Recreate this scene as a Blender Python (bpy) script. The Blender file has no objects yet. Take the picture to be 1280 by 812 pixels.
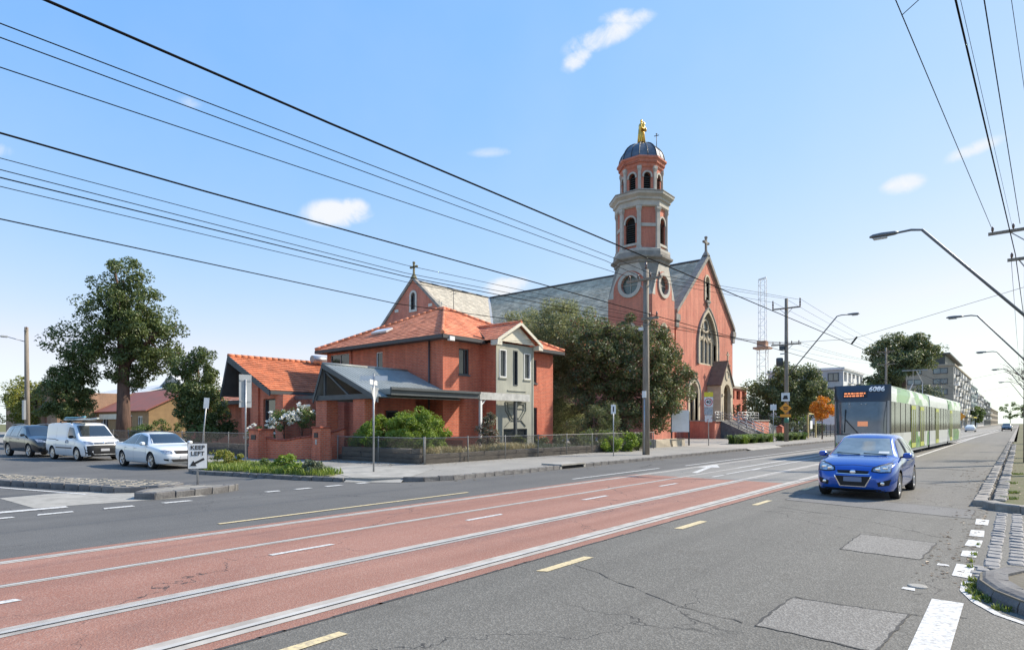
import bpy, bmesh, math, random
from mathutils import Vector, Matrix
from mathutils.bvhtree import BVHTree
R = math.radians
rnd = random.Random(7)
scene = bpy.context.scene
COL = scene.collection

# ---------------------------------------------------------------- camera
cd = bpy.data.cameras.new('camera'); cam = bpy.data.objects.new('camera', cd); COL.objects.link(cam)
cd.sensor_width = 36.0; cd.lens = 36.0 * 757 / 1280
cd.shift_y = (528 - 406) / 1280
cd.clip_end = 3000; cd.clip_start = 0.05
cam.location = (0, 0, 1.8)
cam.rotation_euler = (R(90), 0, math.atan(635 / 757))
scene.camera = cam

# ---------------------------------------------------------------- sun, sky, exposure
SUN_EL, SUN_AZ = R(40), R(58)            # azimuth measured from +X towards +Y
sdir = Vector((math.cos(SUN_AZ) * math.cos(SUN_EL), math.sin(SUN_AZ) * math.cos(SUN_EL), math.sin(SUN_EL)))
sl = bpy.data.lights.new('sun', 'SUN'); sl.energy = 3.35; sl.angle = R(1.5); sl.color = (1.0, 0.90, 0.75)
sun = bpy.data.objects.new('sun', sl); COL.objects.link(sun)
sun.rotation_euler = sdir.to_track_quat('Z', 'Y').to_euler()
world = bpy.data.worlds.new('World'); scene.world = world; world.use_nodes = True
def build_world():
    nt = world.node_tree; N = nt.nodes; L = nt.links; N.clear()
    out = N.new('ShaderNodeOutputWorld'); bg = N.new('ShaderNodeBackground')
    sky = N.new('ShaderNodeTexSky'); sky.sky_type = 'NISHITA'; sky.sun_disc = False
    sky.sun_elevation = SUN_EL; sky.sun_rotation = R(90) - SUN_AZ
    sky.altitude = 30; sky.air_density = 1.0; sky.dust_density = 0.15; sky.ozone_density = 1.5
    bg.inputs['Strength'].default_value = 0.15
    tc = N.new('ShaderNodeTexCoord')
    # a handful of small fair-weather clouds: soft lobes around directions, edges broken by noise
    noise = N.new('ShaderNodeTexNoise'); noise.inputs['Scale'].default_value = 17; noise.inputs['Detail'].default_value = 9; noise.inputs['Roughness'].default_value = 0.66; noise.inputs['Distortion'].default_value = 0.6
    L.new(tc.outputs['Generated'], noise.inputs['Vector'])
    big = N.new('ShaderNodeTexNoise'); big.inputs['Scale'].default_value = 9; big.inputs['Detail'].default_value = 3
    L.new(tc.outputs['Generated'], big.inputs['Vector'])
    clouds = CLOUDS
    acc = None
    for (d, ax, wa, wb, amp) in clouds:
        d = Vector(d).normalized(); up = Vector((0, 0, 1)); r = d.cross(up).normalized(); u = r.cross(d)
        a = (r * math.cos(ax) + u * math.sin(ax)) / wa; b = (-r * math.sin(ax) + u * math.cos(ax)) / wb
        sub = N.new('ShaderNodeVectorMath'); sub.operation = 'SUBTRACT'; sub.inputs[1].default_value = d
        L.new(tc.outputs['Generated'], sub.inputs[0])
        qs = []
        for v in (a, b):
            dt = N.new('ShaderNodeVectorMath'); dt.operation = 'DOT_PRODUCT'; dt.inputs[1].default_value = v
            L.new(sub.outputs[0], dt.inputs[0]); qs.append(dt)
        m1 = N.new('ShaderNodeMath'); m1.operation = 'MULTIPLY'; L.new(qs[0].outputs['Value'], m1.inputs[0]); L.new(qs[0].outputs['Value'], m1.inputs[1])
        m2 = N.new('ShaderNodeMath'); m2.operation = 'MULTIPLY_ADD'; L.new(qs[1].outputs['Value'], m2.inputs[0]); L.new(qs[1].outputs['Value'], m2.inputs[1]); L.new(m1.outputs[0], m2.inputs[2])
        lobe = N.new('ShaderNodeMapRange'); lobe.inputs['From Min'].default_value = 1.0; lobe.inputs['From Max'].default_value = 0.0
        lobe.inputs['To Min'].default_value = 0.0; lobe.inputs['To Max'].default_value = amp
        L.new(m2.outputs[0], lobe.inputs['Value'])
        # stays inside the facing hemisphere
        if acc is None: acc = lobe
        else:
            mx = N.new('ShaderNodeMath'); mx.operation = 'MAXIMUM'; L.new(acc.outputs[0], mx.inputs[0]); L.new(lobe.outputs[0], mx.inputs[1]); acc = mx
    # mask = smoothstep(lobe * 1.3 + noise - 1)
    s1 = N.new('ShaderNodeMath'); s1.operation = 'MULTIPLY_ADD'; L.new(noise.outputs['Fac'], s1.inputs[0]); s1.inputs[1].default_value = 2.4; L.new(acc.outputs[0], s1.inputs[2])
    mr = N.new('ShaderNodeMapRange'); mr.interpolation_type = 'SMOOTHSTEP'
    mr.inputs['From Min'].default_value = 1.25; mr.inputs['From Max'].default_value = 2.35
    L.new(s1.outputs[0], mr.inputs['Value'])
    gate = N.new('ShaderNodeMath'); gate.operation = 'GREATER_THAN'; gate.inputs[1].default_value = 0.001; L.new(acc.outputs[0], gate.inputs[0])
    soft = N.new('ShaderNodeMapRange'); soft.interpolation_type = 'SMOOTHSTEP'; soft.inputs['From Max'].default_value = 0.8; L.new(acc.outputs[0], soft.inputs['Value'])
    m3 = N.new('ShaderNodeMath'); m3.operation = 'MULTIPLY'; L.new(mr.outputs[0], m3.inputs[0]); L.new(soft.outputs[0], m3.inputs[1])
    # thin veil of high haze all over the sky, slightly uneven
    veil = N.new('ShaderNodeMapRange'); veil.inputs['From Min'].default_value = 0.35; veil.inputs['From Max'].default_value = 0.8
    veil.inputs['To Min'].default_value = 0.0; veil.inputs['To Max'].default_value = 0.05; L.new(big.outputs['Fac'], veil.inputs['Value'])
    m4 = N.new('ShaderNodeMath'); m4.operation = 'MAXIMUM'; L.new(m3.outputs[0], m4.inputs[0]); L.new(veil.outputs[0], m4.inputs[1])
    # even tone response over the whole sky: deeper blue overhead, soft pale horizon
    sep = N.new('ShaderNodeSeparateColor'); com = N.new('ShaderNodeCombineColor'); L.new(sky.outputs[0], sep.inputs[0])
    tones = []
    for i, (k, pw) in enumerate(SKY_TONE):
        pn = N.new('ShaderNodeMath'); pn.operation = 'POWER'; pn.inputs[1].default_value = pw; L.new(sep.outputs[i], pn.inputs[0])
        mn = N.new('ShaderNodeMath'); mn.operation = 'MULTIPLY'; mn.inputs[1].default_value = k; L.new(pn.outputs[0], mn.inputs[0]); tones.append(mn)
    gl = N.new('ShaderNodeMath'); gl.operation = 'MULTIPLY'; gl.inputs[1].default_value = .92; L.new(tones[1].outputs[0], gl.inputs[0])
    rm = N.new('ShaderNodeMath'); rm.operation = 'MINIMUM'; L.new(tones[0].outputs[0], rm.inputs[0]); L.new(gl.outputs[0], rm.inputs[1])
    for i, q in enumerate((rm, tones[1], tones[2])): L.new(q.outputs[0], com.inputs[i])
    mix = N.new('ShaderNodeMix'); mix.data_type = 'RGBA'
    L.new(m4.outputs[0], mix.inputs['Factor']); L.new(com.outputs[0], mix.inputs[6]); mix.inputs[7].default_value = CLOUD_COL
    L.new(mix.outputs[2], bg.inputs['Color']); L.new(bg.outputs[0], out.inputs['Surface'])
def sky_dir(az_deg, el_deg):               # azimuth to the left of the camera's heading is negative
    h = math.atan(635 / 757) - R(az_deg); e = R(el_deg)
    return (-math.sin(h) * math.cos(e), math.cos(h) * math.cos(e), math.sin(e))
CLOUDS = [(sky_dir(8.6, 32.2), R(15), .075, .020, .95), (sky_dir(10.8, 33.3), R(0), .05, .015, .85), (sky_dir(6.2, 30.9), R(32), .036, .018, .9),
          (sky_dir(-16.2, 18.3), R(4), .065, .026, 1.05), (sky_dir(-14.8, 18.7), R(10), .034, .022, 1.05),
          (sky_dir(-0.4, 12.6), R(5), .05, .022, 1.0), (sky_dir(32.9, 18.3), R(0), .034, .017, .95), (sky_dir(37.4, 19.8), R(12), .045, .012, .75),
          (sky_dir(-2.0, 24.0), R(3), .045, .010, .6), (sky_dir(-28.0, 25.0), R(0), .02, .010, .5), (sky_dir(35.0, 10.0), R(8), .07, .014, .55), (sky_dir(-40.6, 19), R(0), .025, .014, .7),
          (sky_dir(80, 24), R(5), .07, .03, 1), (sky_dir(110, 35), R(0), .05, .03, 1), (sky_dir(150, 20), R(9), .08, .03, 1), (sky_dir(-80, 28), R(3), .06, .03, 1),
          (sky_dir(-120, 22), R(0), .07, .025, 1), (sky_dir(-160, 33), R(8), .06, .03, 1), (sky_dir(20, 62), R(0), .06, .03, 1), (sky_dir(180, 60), R(0), .07, .03, 1)]
SKY_TONE = ((.72, .96), (1.22, .50), (2.85, .08)); CLOUD_COL = (2.85, 2.95, 3.1, 1)
build_world()
vs = scene.view_settings
vs.view_transform = 'Standard'; vs.look = 'None'; vs.gamma = 1.0; vs.use_curve_mapping = False
vs.exposure = 1.1
scene.render.engine = 'CYCLES'

# ---------------------------------------------------------------- helpers
def tag(o, label=None, cat=None, group=None, kind=None):
    if label: o['label'] = label
    if cat: o['category'] = cat
    if group: o['group'] = group
    if kind: o['kind'] = kind
    return o
def empty(name, loc=(0, 0, 0), rz=0, label=None, cat=None, group=None):
    o = bpy.data.objects.new(name, None); COL.objects.link(o)
    o.location = loc; o.rotation_euler = (0, 0, rz); o.empty_display_size = .3
    return tag(o, label, cat, group)
def place(name, me, parent=None, loc=(0, 0, 0), rot=(0, 0, 0), sc=None):
    o = bpy.data.objects.new(name, me); COL.objects.link(o); o.parent = parent
    o.location = loc; o.rotation_euler = rot
    if sc: o.scale = sc
    return o
def copy_tree(o, parent=None):
    c = o.copy(); COL.objects.link(c); c.parent = parent
    for ch in list(o.children): copy_tree(ch, c)
    return c
def lerp(a, b, t): return a + (b - a) * t
def interp(pts, x):
    if x <= pts[0][0]: return pts[0][1]
    for (a, b), (c, d) in zip(pts, pts[1:]):
        if x <= c: return b + (d - b) * (x - a) / (c - a) if c > a else d
    return pts[-1][1]
class MB:
    """collects faces; build() links them as one mesh object"""
    def __init__(s): s.v = []; s.f = []; s.m = []; s.sm = []
    def face(s, pts, mi=0, smooth=False):
        b = len(s.v); s.v += [tuple(p) for p in pts]; s.f.append(tuple(range(b, b + len(pts)))); s.m.append(mi); s.sm.append(smooth); return s
    def box(s, a, b, mi=0, M=None):
        (x0, y0, z0), (x1, y1, z1) = a, b
        P = [Vector(p) for p in ((x0, y0, z0), (x1, y0, z0), (x1, y1, z0), (x0, y1, z0), (x0, y0, z1), (x1, y0, z1), (x1, y1, z1), (x0, y1, z1))]
        if M is not None: P = [M @ p for p in P]
        k = len(s.v); s.v += [tuple(p) for p in P]
        for f in ((0, 3, 2, 1), (4, 5, 6, 7), (0, 1, 5, 4), (1, 2, 6, 5), (2, 3, 7, 6), (3, 0, 4, 7)):
            s.f.append(tuple(k + i for i in f)); s.m.append(mi); s.sm.append(False)
        return s
    def bar(s, p, q, w, h=None, mi=0, up=(0, 0, 1)):
        """box beam from p to q"""
        p = Vector(p); q = Vector(q); h = h or w; d = (q - p); L = d.length; d.normalize(); u = Vector(up)
        if abs(d.dot(u)) > .98: u = Vector((1, 0, 0))
        r = d.cross(u).normalized(); u = r.cross(d)
        M = Matrix((r, d, u)).transposed().to_4x4(); M.translation = p
        return s.box((-w / 2, 0, -h / 2), (w / 2, L, h / 2), mi, M)
    def rings(s, rings, mi=0, smooth=True, close=True, caps=True):
        k = len(s.v); n = len(rings[0])
        for r in rings: s.v += [tuple(p) for p in r]
        for i in range(len(rings) - 1):
            for j in range(n if close else n - 1):
                a = k + i * n + j; b = k + i * n + (j + 1) % n
                s.f.append((a, b, b + n, a + n)); s.m.append(mi); s.sm.append(smooth)
        if caps and close:
            s.f.append(tuple(k + j for j in reversed(range(n)))); s.m.append(mi); s.sm.append(False)
            e = k + (len(rings) - 1) * n
            s.f.append(tuple(e + j for j in range(n))); s.m.append(mi); s.sm.append(False)
        return s
    def tube(s, pts, r, n=8, mi=0, caps=True, smooth=True):
        pts = [Vector(p) for p in pts]; rr = r if isinstance(r, (list, tuple)) else [r] * len(pts)
        rings = []; ref = None
        for i, p in enumerate(pts):
            d = (pts[min(i + 1, len(pts) - 1)] - pts[max(i - 1, 0)]).normalized()
            if ref is None:
                ref = Vector((0, 0, 1)) if abs(d.z) < .9 else Vector((1, 0, 0))
            a = d.cross(ref).normalized(); b = a.cross(d).normalized(); ref = b
            rings.append([p + (a * math.cos(t) + b * math.sin(t)) * rr[i] for t in [2 * math.pi * j / n for j in range(n)]])
        # keep outward orientation
        rings = [list(reversed(q)) for q in rings]
        return s.rings(rings, mi, smooth, True, caps)
    def lathe(s, prof, n=16, c=(0, 0, 0), mi=0, smooth=True, rot=0, caps=True):
        rings = [[(c[0] + r * math.cos(rot + 2 * math.pi * j / n), c[1] + r * math.sin(rot + 2 * math.pi * j / n), c[2] + z) for j in range(n)] for r, z in prof]
        return s.rings(rings, mi, smooth, True, caps)
    def prism(s, poly, axis, a, b, mi=0):
        """poly of 2-D points extruded along axis ('x': poly=(y,z); 'y': (x,z); 'z': (x,y))"""
        def P(p, t): return {'x': (t, p[0], p[1]), 'y': (p[0], t, p[1]), 'z': (p[0], p[1], t)}[axis]
        A = [P(p, a) for p in poly]; B = [P(p, b) for p in poly]; n = len(poly)
        area = sum(poly[i][0] * poly[(i + 1) % n][1] - poly[(i + 1) % n][0] * poly[i][1] for i in range(n))
        flip = (area > 0) ^ (axis == 'y') ^ (b < a)
        k = len(s.v); s.v += A + B
        fs = [tuple(range(k, k + n)), tuple(reversed(range(k + n, k + 2 * n)))]
        for i in range(n):
            j = (i + 1) % n; fs.append((k + i, k + n + i, k + n + j, k + j))
        for f in fs:
            s.f.append(tuple(reversed(f)) if flip else f); s.m.append(mi); s.sm.append(False)
        return s
    def slab(s, quad, t, mi=0):
        """thick plate: quad of 4 3-D points (counter-clockwise seen from outside), thickness t inwards"""
        q = [Vector(p) for p in quad]; n = (q[1] - q[0]).cross(q[-1] - q[0]).normalized(); lo = [p - n * t for p in q]
        k = len(s.v); m = len(q); s.v += [tuple(p) for p in q + lo]
        s.f.append(tuple(range(k, k + m))); s.f.append(tuple(reversed(range(k + m, k + 2 * m))))
        for i in range(m):
            j = (i + 1) % m; s.f.append((k + i, k + m + i, k + m + j, k + j))
        s.m += [mi] * (m + 2); s.sm += [False] * (m + 2)
        return s
    def mesh(s, name, mats):
        me = bpy.data.meshes.new(name); me.from_pydata(s.v, [], s.f)
        for m in (mats if isinstance(mats, (list, tuple)) else [mats]): me.materials.append(m)
        me.polygons.foreach_set('material_index', s.m); me.polygons.foreach_set('use_smooth', s.sm); me.update()
        return me
    def build(s, name, mats, parent=None, loc=(0, 0, 0), rot=(0, 0, 0), bevel=0, weld=False):
        me = s.mesh(name, mats)
        if bevel or weld:
            bm = bmesh.new(); bm.from_mesh(me)
            bmesh.ops.remove_doubles(bm, verts=bm.verts, dist=1e-5)
            if bevel:
                es = [e for e in bm.edges if len(e.link_faces) == 2 and e.calc_face_angle(0) > .5]
                bmesh.ops.bevel(bm, geom=es, offset=bevel, segments=2, affect='EDGES', clamp_overlap=True)
            bm.to_mesh(me); bm.free()
        return place(name, me, parent, loc, rot)
def one(fn, *a, **k): m = MB(); getattr(m, fn)(*a, **k); return m
def box(name, a, b, mat, parent=None, bevel=0): return one('box', a, b).build(name, mat, parent, bevel=bevel)
def arch_poly(c, w, z0, z1, n=10, pointed=False):
    """outline (u, z) of an arched opening: centre c, half width w, springing computed so that the crown is z1"""
    pts = [(c - w, z0), (c + w, z0)]
    if pointed:
        zs = z1 - w * 1.5
        for i in range(n + 1):
            t = i / n; a = t * R(60) * 1.0
            pts.append((c - w + 2 * w * math.cos(a), zs + 2 * w * math.sin(a) * (1.5 / 1.732)))
        for i in range(n - 1, -1, -1):
            a = i / n * R(60); pts.append((c + w - 2 * w * math.cos(a), zs + 2 * w * math.sin(a) * (1.5 / 1.732)))
    else:
        zs = z1 - w
        for i in range(n + 1):
            a = math.pi * i / n; pts.append((c + w * math.cos(a), zs + w * math.sin(a)))
    return pts
def ring_prism(mb, outer, inner, axis, a, b, mi=0):
    """frame between two outlines with the same number of points (open at the foot if the foot points coincide in z)"""
    def P(p, t): return {'x': (t, p[0], p[1]), 'y': (p[0], t, p[1])}[axis]
    n = len(outer)
    for i in range(n):
        j = (i + 1) % n
        o0, o1, i0, i1 = outer[i], outer[j], inner[i], inner[j]
        mb.face([P(o0, b), P(o1, b), P(i1, b), P(i0, b)], mi)
        mb.face([P(o0, a), P(o0, b), P(o1, b), P(o1, a)], mi)
        mb.face([P(i0, a), P(i1, a), P(i1, b), P(i0, b)], mi)
    return mb
def text_mesh(body, size, depth=.003, spacing=1.0, bold=0.0):
    cu = bpy.data.curves.new('lettering', 'FONT'); cu.body = body; cu.size = size; cu.extrude = depth; cu.align_x = 'CENTER'; cu.align_y = 'CENTER'
    cu.space_character = spacing; cu.offset = bold
    o = bpy.data.objects.new('tmp', cu); COL.objects.link(o)
    bpy.context.view_layer.update()
    me = bpy.data.meshes.new_from_object(o.evaluated_get(bpy.context.evaluated_depsgraph_get()))
    bpy.data.objects.remove(o); return me

# ---------------------------------------------------------------- materials
MATS = {}
def mat(name, c, c2=None, scale=4.0, rough=.7, metal=0.0, bump=0.0, bscale=None, detail=5, spec=None, coat=0, stretch=None, contrast=(.35, .65), alpha=None, island=0.0, emis=None):
    if name in MATS: return MATS[name]
    m = bpy.data.materials.new(name); MATS[name] = m; m.use_nodes = True
    nt = m.node_tree; N = nt.nodes; L = nt.links; b = N['Principled BSDF']
    b.inputs['Roughness'].default_value = rough; b.inputs['Metallic'].default_value = metal
    if spec is not None: b.inputs['Specular IOR Level'].default_value = spec
    if coat: b.inputs['Coat Weight'].default_value = coat; b.inputs['Coat Roughness'].default_value = .05
    c = tuple(c) + (1,) if len(c) == 3 else c
    b.inputs['Base Color'].default_value = c
    if emis: b.inputs['Emission Color'].default_value = tuple(emis[0]) + (1,); b.inputs['Emission Strength'].default_value = emis[1]
    vec = None
    def coords():
        tc = N.new('ShaderNodeTexCoord'); o = tc.outputs['Object']
        if stretch:
            mp = N.new('ShaderNodeMapping'); mp.inputs['Scale'].default_value = stretch; L.new(o, mp.inputs['Vector']); o = mp.outputs[0]
        return o
    cur = None
    if c2 is not None:
        c2 = tuple(c2) + (1,)
        vec = coords(); n = N.new('ShaderNodeTexNoise'); n.inputs['Scale'].default_value = scale; n.inputs['Detail'].default_value = detail; n.inputs['Roughness'].default_value = .62
        L.new(vec, n.inputs['Vector'])
        mr = N.new('ShaderNodeMapRange'); mr.inputs['From Min'].default_value = contrast[0]; mr.inputs['From Max'].default_value = contrast[1]; L.new(n.outputs['Fac'], mr.inputs['Value'])
        mx = N.new('ShaderNodeMix'); mx.data_type = 'RGBA'; mx.inputs[6].default_value = c; mx.inputs[7].default_value = c2
        L.new(mr.outputs[0], mx.inputs['Factor']); cur = mx.outputs[2]
    if island:
        g = N.new('ShaderNodeNewGeometry'); hs = N.new('ShaderNodeHueSaturation')
        mr2 = N.new('ShaderNodeMapRange'); mr2.inputs['To Min'].default_value = 1 - island; mr2.inputs['To Max'].default_value = 1 + island
        L.new(g.outputs['Random Per Island'], mr2.inputs['Value']); L.new(mr2.outputs[0], hs.inputs['Value'])
        if cur is not None: L.new(cur, hs.inputs['Color'])
        else: hs.inputs['Color'].default_value = c
        cur = hs.outputs[0]
    if cur is not None: L.new(cur, b.inputs['Base Color'])
    if bump:
        if vec is None: vec = coords()
        n2 = N.new('ShaderNodeTexNoise'); n2.inputs['Scale'].default_value = bscale or scale * 6; n2.inputs['Detail'].default_value = 6; L.new(vec, n2.inputs['Vector'])
        bp = N.new('ShaderNodeBump'); bp.inputs['Strength'].default_value = bump; bp.inputs['Distance'].default_value = .02
        L.new(n2.outputs['Fac'], bp.inputs['Height']); L.new(bp.outputs[0], b.inputs['Normal'])
    return m
def brick_mat(name, c1, c2, mortar, bw=.24, bh=.086, soot=None, sootscale=.35, mort=.015):
    m = bpy.data.materials.new(name); MATS[name] = m; m.use_nodes = True
    nt = m.node_tree; N = nt.nodes; L = nt.links; b = N['Principled BSDF']; b.inputs['Roughness'].default_value = .85
    tc = N.new('ShaderNodeTexCoord'); sp = N.new('ShaderNodeSeparateXYZ'); L.new(tc.outputs['Object'], sp.inputs[0])
    ad = N.new('ShaderNodeMath'); ad.operation = 'ADD'; L.new(sp.outputs[0], ad.inputs[0]); L.new(sp.outputs[1], ad.inputs[1])
    cb = N.new('ShaderNodeCombineXYZ'); L.new(ad.outputs[0], cb.inputs[0]); L.new(sp.outputs[2], cb.inputs[1])
    br = N.new('ShaderNodeTexBrick'); br.inputs['Scale'].default_value = 1; br.inputs['Brick Width'].default_value = bw; br.inputs['Row Height'].default_value = bh
    br.inputs['Mortar Size'].default_value = mort; br.inputs['Mortar Smooth'].default_value = .2; br.inputs['Bias'].default_value = 0
    br.inputs['Color1'].default_value = (*c1, 1); br.inputs['Color2'].default_value = (*c2, 1); br.inputs['Mortar'].default_value = (*mortar, 1)
    L.new(cb.outputs[0], br.inputs['Vector'])
    n = N.new('ShaderNodeTexNoise'); n.inputs['Scale'].default_value = sootscale; n.inputs['Detail'].default_value = 8; n.inputs['Roughness'].default_value = .65; L.new(tc.outputs['Object'], n.inputs['Vector'])
    mr = N.new('ShaderNodeMapRange'); mr.inputs['From Min'].default_value = .42; mr.inputs['From Max'].default_value = .72; mr.inputs['To Max'].default_value = .6; L.new(n.outputs['Fac'], mr.inputs['Value'])
    mx = N.new('ShaderNodeMix'); mx.data_type = 'RGBA'; mx.inputs[7].default_value = (*(soot or [x * .6 for x in c1]), 1)
    L.new(mr.outputs[0], mx.inputs['Factor']); L.new(br.outputs['Color'], mx.inputs[6]); mp = N.new('ShaderNodeMapping'); mp.inputs['Scale'].default_value = (1.1, 1.1, .1); L.new(tc.outputs['Object'], mp.inputs[0])
    n2 = N.new('ShaderNodeTexNoise'); n2.inputs['Scale'].default_value = 1.4; n2.inputs['Detail'].default_value = 7; n2.inputs['Roughness'].default_value = .7; L.new(mp.outputs[0], n2.inputs['Vector'])
    mr2 = N.new('ShaderNodeMapRange'); mr2.inputs['From Min'].default_value = .35; mr2.inputs['From Max'].default_value = .7; mr2.inputs['To Min'].default_value = 1.12; mr2.inputs['To Max'].default_value = .68; L.new(n2.outputs['Fac'], mr2.inputs['Value'])
    hs = N.new('ShaderNodeHueSaturation'); L.new(mr2.outputs[0], hs.inputs['Value']); L.new(mx.outputs[2], hs.inputs['Color']); L.new(hs.outputs[0], b.inputs['Base Color'])
    bp = N.new('ShaderNodeBump'); bp.inputs['Strength'].default_value = .5; bp.inputs['Distance'].default_value = .01; bp.invert = True
    L.new(br.outputs['Fac'], bp.inputs['Height']); L.new(bp.outputs[0], b.inputs['Normal'])
    return m
def glass_mat(name, tint=(.02, .025, .03), rough=.06):
    return mat(name, tint, rough=rough, spec=.8)
M_brick = brick_mat('red brick', (.72, .172, .08), (.54, .112, .055), (.5, .26, .18), soot=(.44, .098, .055))
M_brick_o = brick_mat('orange red brick', (.73, .178, .08), (.55, .118, .055), (.5, .27, .19), soot=(.46, .103, .055))
M_chbrick = brick_mat('church brick', (.64, .175, .10), (.51, .125, .075), (.5, .3, .22), bw=.24, bh=.08, soot=(.43, .12, .08), sootscale=.6)
M_tanbrick = brick_mat('tan brick', (.38, .2, .1), (.31, .16, .08), (.4, .32, .25), soot=(.2, .12, .08))
M_render = mat('grey cement render', (.50, .47, .41), (.38, .36, .315), 1.3, .9, bump=.15)
M_bay = mat('weathered render', (.40, .40, .33), (.27, .275, .235), 1.1, .9, bump=.2, stretch=(1, 1, .35))
M_stone = mat('pale freestone', (.52, .45, .33), (.40, .34, .25), 2.0, .9, bump=.2)
M_stone_d = mat('sooty stone', (.30, .28, .25), (.19, .18, .16), 1.6, .9, bump=.2)
M_slate = mat('slate roof', (.56, .50, .37), (.34, .305, .225), .5, .85, bump=.3, bscale=9, island=.22)
M_tile = mat('terracotta tile', (.70, .265, .14), (.53, .18, .092), 1.2, .8, bump=.1, island=.22)
M_tile_o = mat('orange terracotta tile', (.56, .19, .085), (.42, .14, .065), .9, .8, bump=.1, island=.2)
M_charcoal = mat('charcoal painted timber', (.055, .065, .068), (.075, .085, .09), 2, .55)
M_cream = mat('cream painted board', (.70, .66, .53), (.6, .56, .45), 2, .6)
M_white = mat('white paint', (.78, .78, .76), (.68, .68, .66), 3, .5)
M_gutter = mat('dark gutter', (.05, .052, .055), rough=.5)
M_glass = glass_mat('window glass')
M_glass_c = mat('car glass', (.02, .026, .028), rough=.04, spec=1.0, coat=.6)
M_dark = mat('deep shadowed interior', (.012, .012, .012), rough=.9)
M_steel = mat('galvanised steel', (.42, .43, .44), (.32, .33, .34), 8, .45, metal=.7)
M_iron = mat('zincalume sheet', (.28, .30, .29), (.20, .22, .21), .9, .5, metal=.1)
M_blackmetal = mat('black painted metal', (.02, .02, .022), rough=.5)
M_pole = mat('weathered timber pole', (.30, .26, .21), (.18, .155, .125), 2.2, .9, bump=.4, bscale=12, stretch=(6, 6, .5))
M_wood = mat('grey weathered sleeper', (.19, .165, .135), (.095, .085, .07), 2.5, .9, bump=.5, bscale=14, stretch=(.6, 4, 4))
M_blue_s = mat('bluestone', (.17, .165, .16), (.105, .10, .098), 3.0, .85, bump=.5, bscale=18)
M_blue_p = mat('pale worn bluestone', (.30, .275, .24), (.19, .175, .155), 4.0, .85, bump=.5, bscale=18)
M_bark = mat('brown bark', (.13, .085, .06), (.065, .045, .035), 3, .95, bump=.6, bscale=14, stretch=(3, 3, .5))
M_barkred = mat('reddish bark', (.16, .095, .07), (.09, .055, .042), 3, .95, bump=.6, bscale=12, stretch=(3, 3, .5))
M_rubber = mat('tyre rubber', (.018, .018, .019), rough=.85)
M_rim = mat('alloy', (.55, .55, .56), rough=.3, metal=.9)
M_chrome = mat('chrome', (.75, .75, .76), rough=.12, metal=1.0)
M_plastic = mat('black plastic', (.018, .019, .02), rough=.5, spec=.25)
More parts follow.
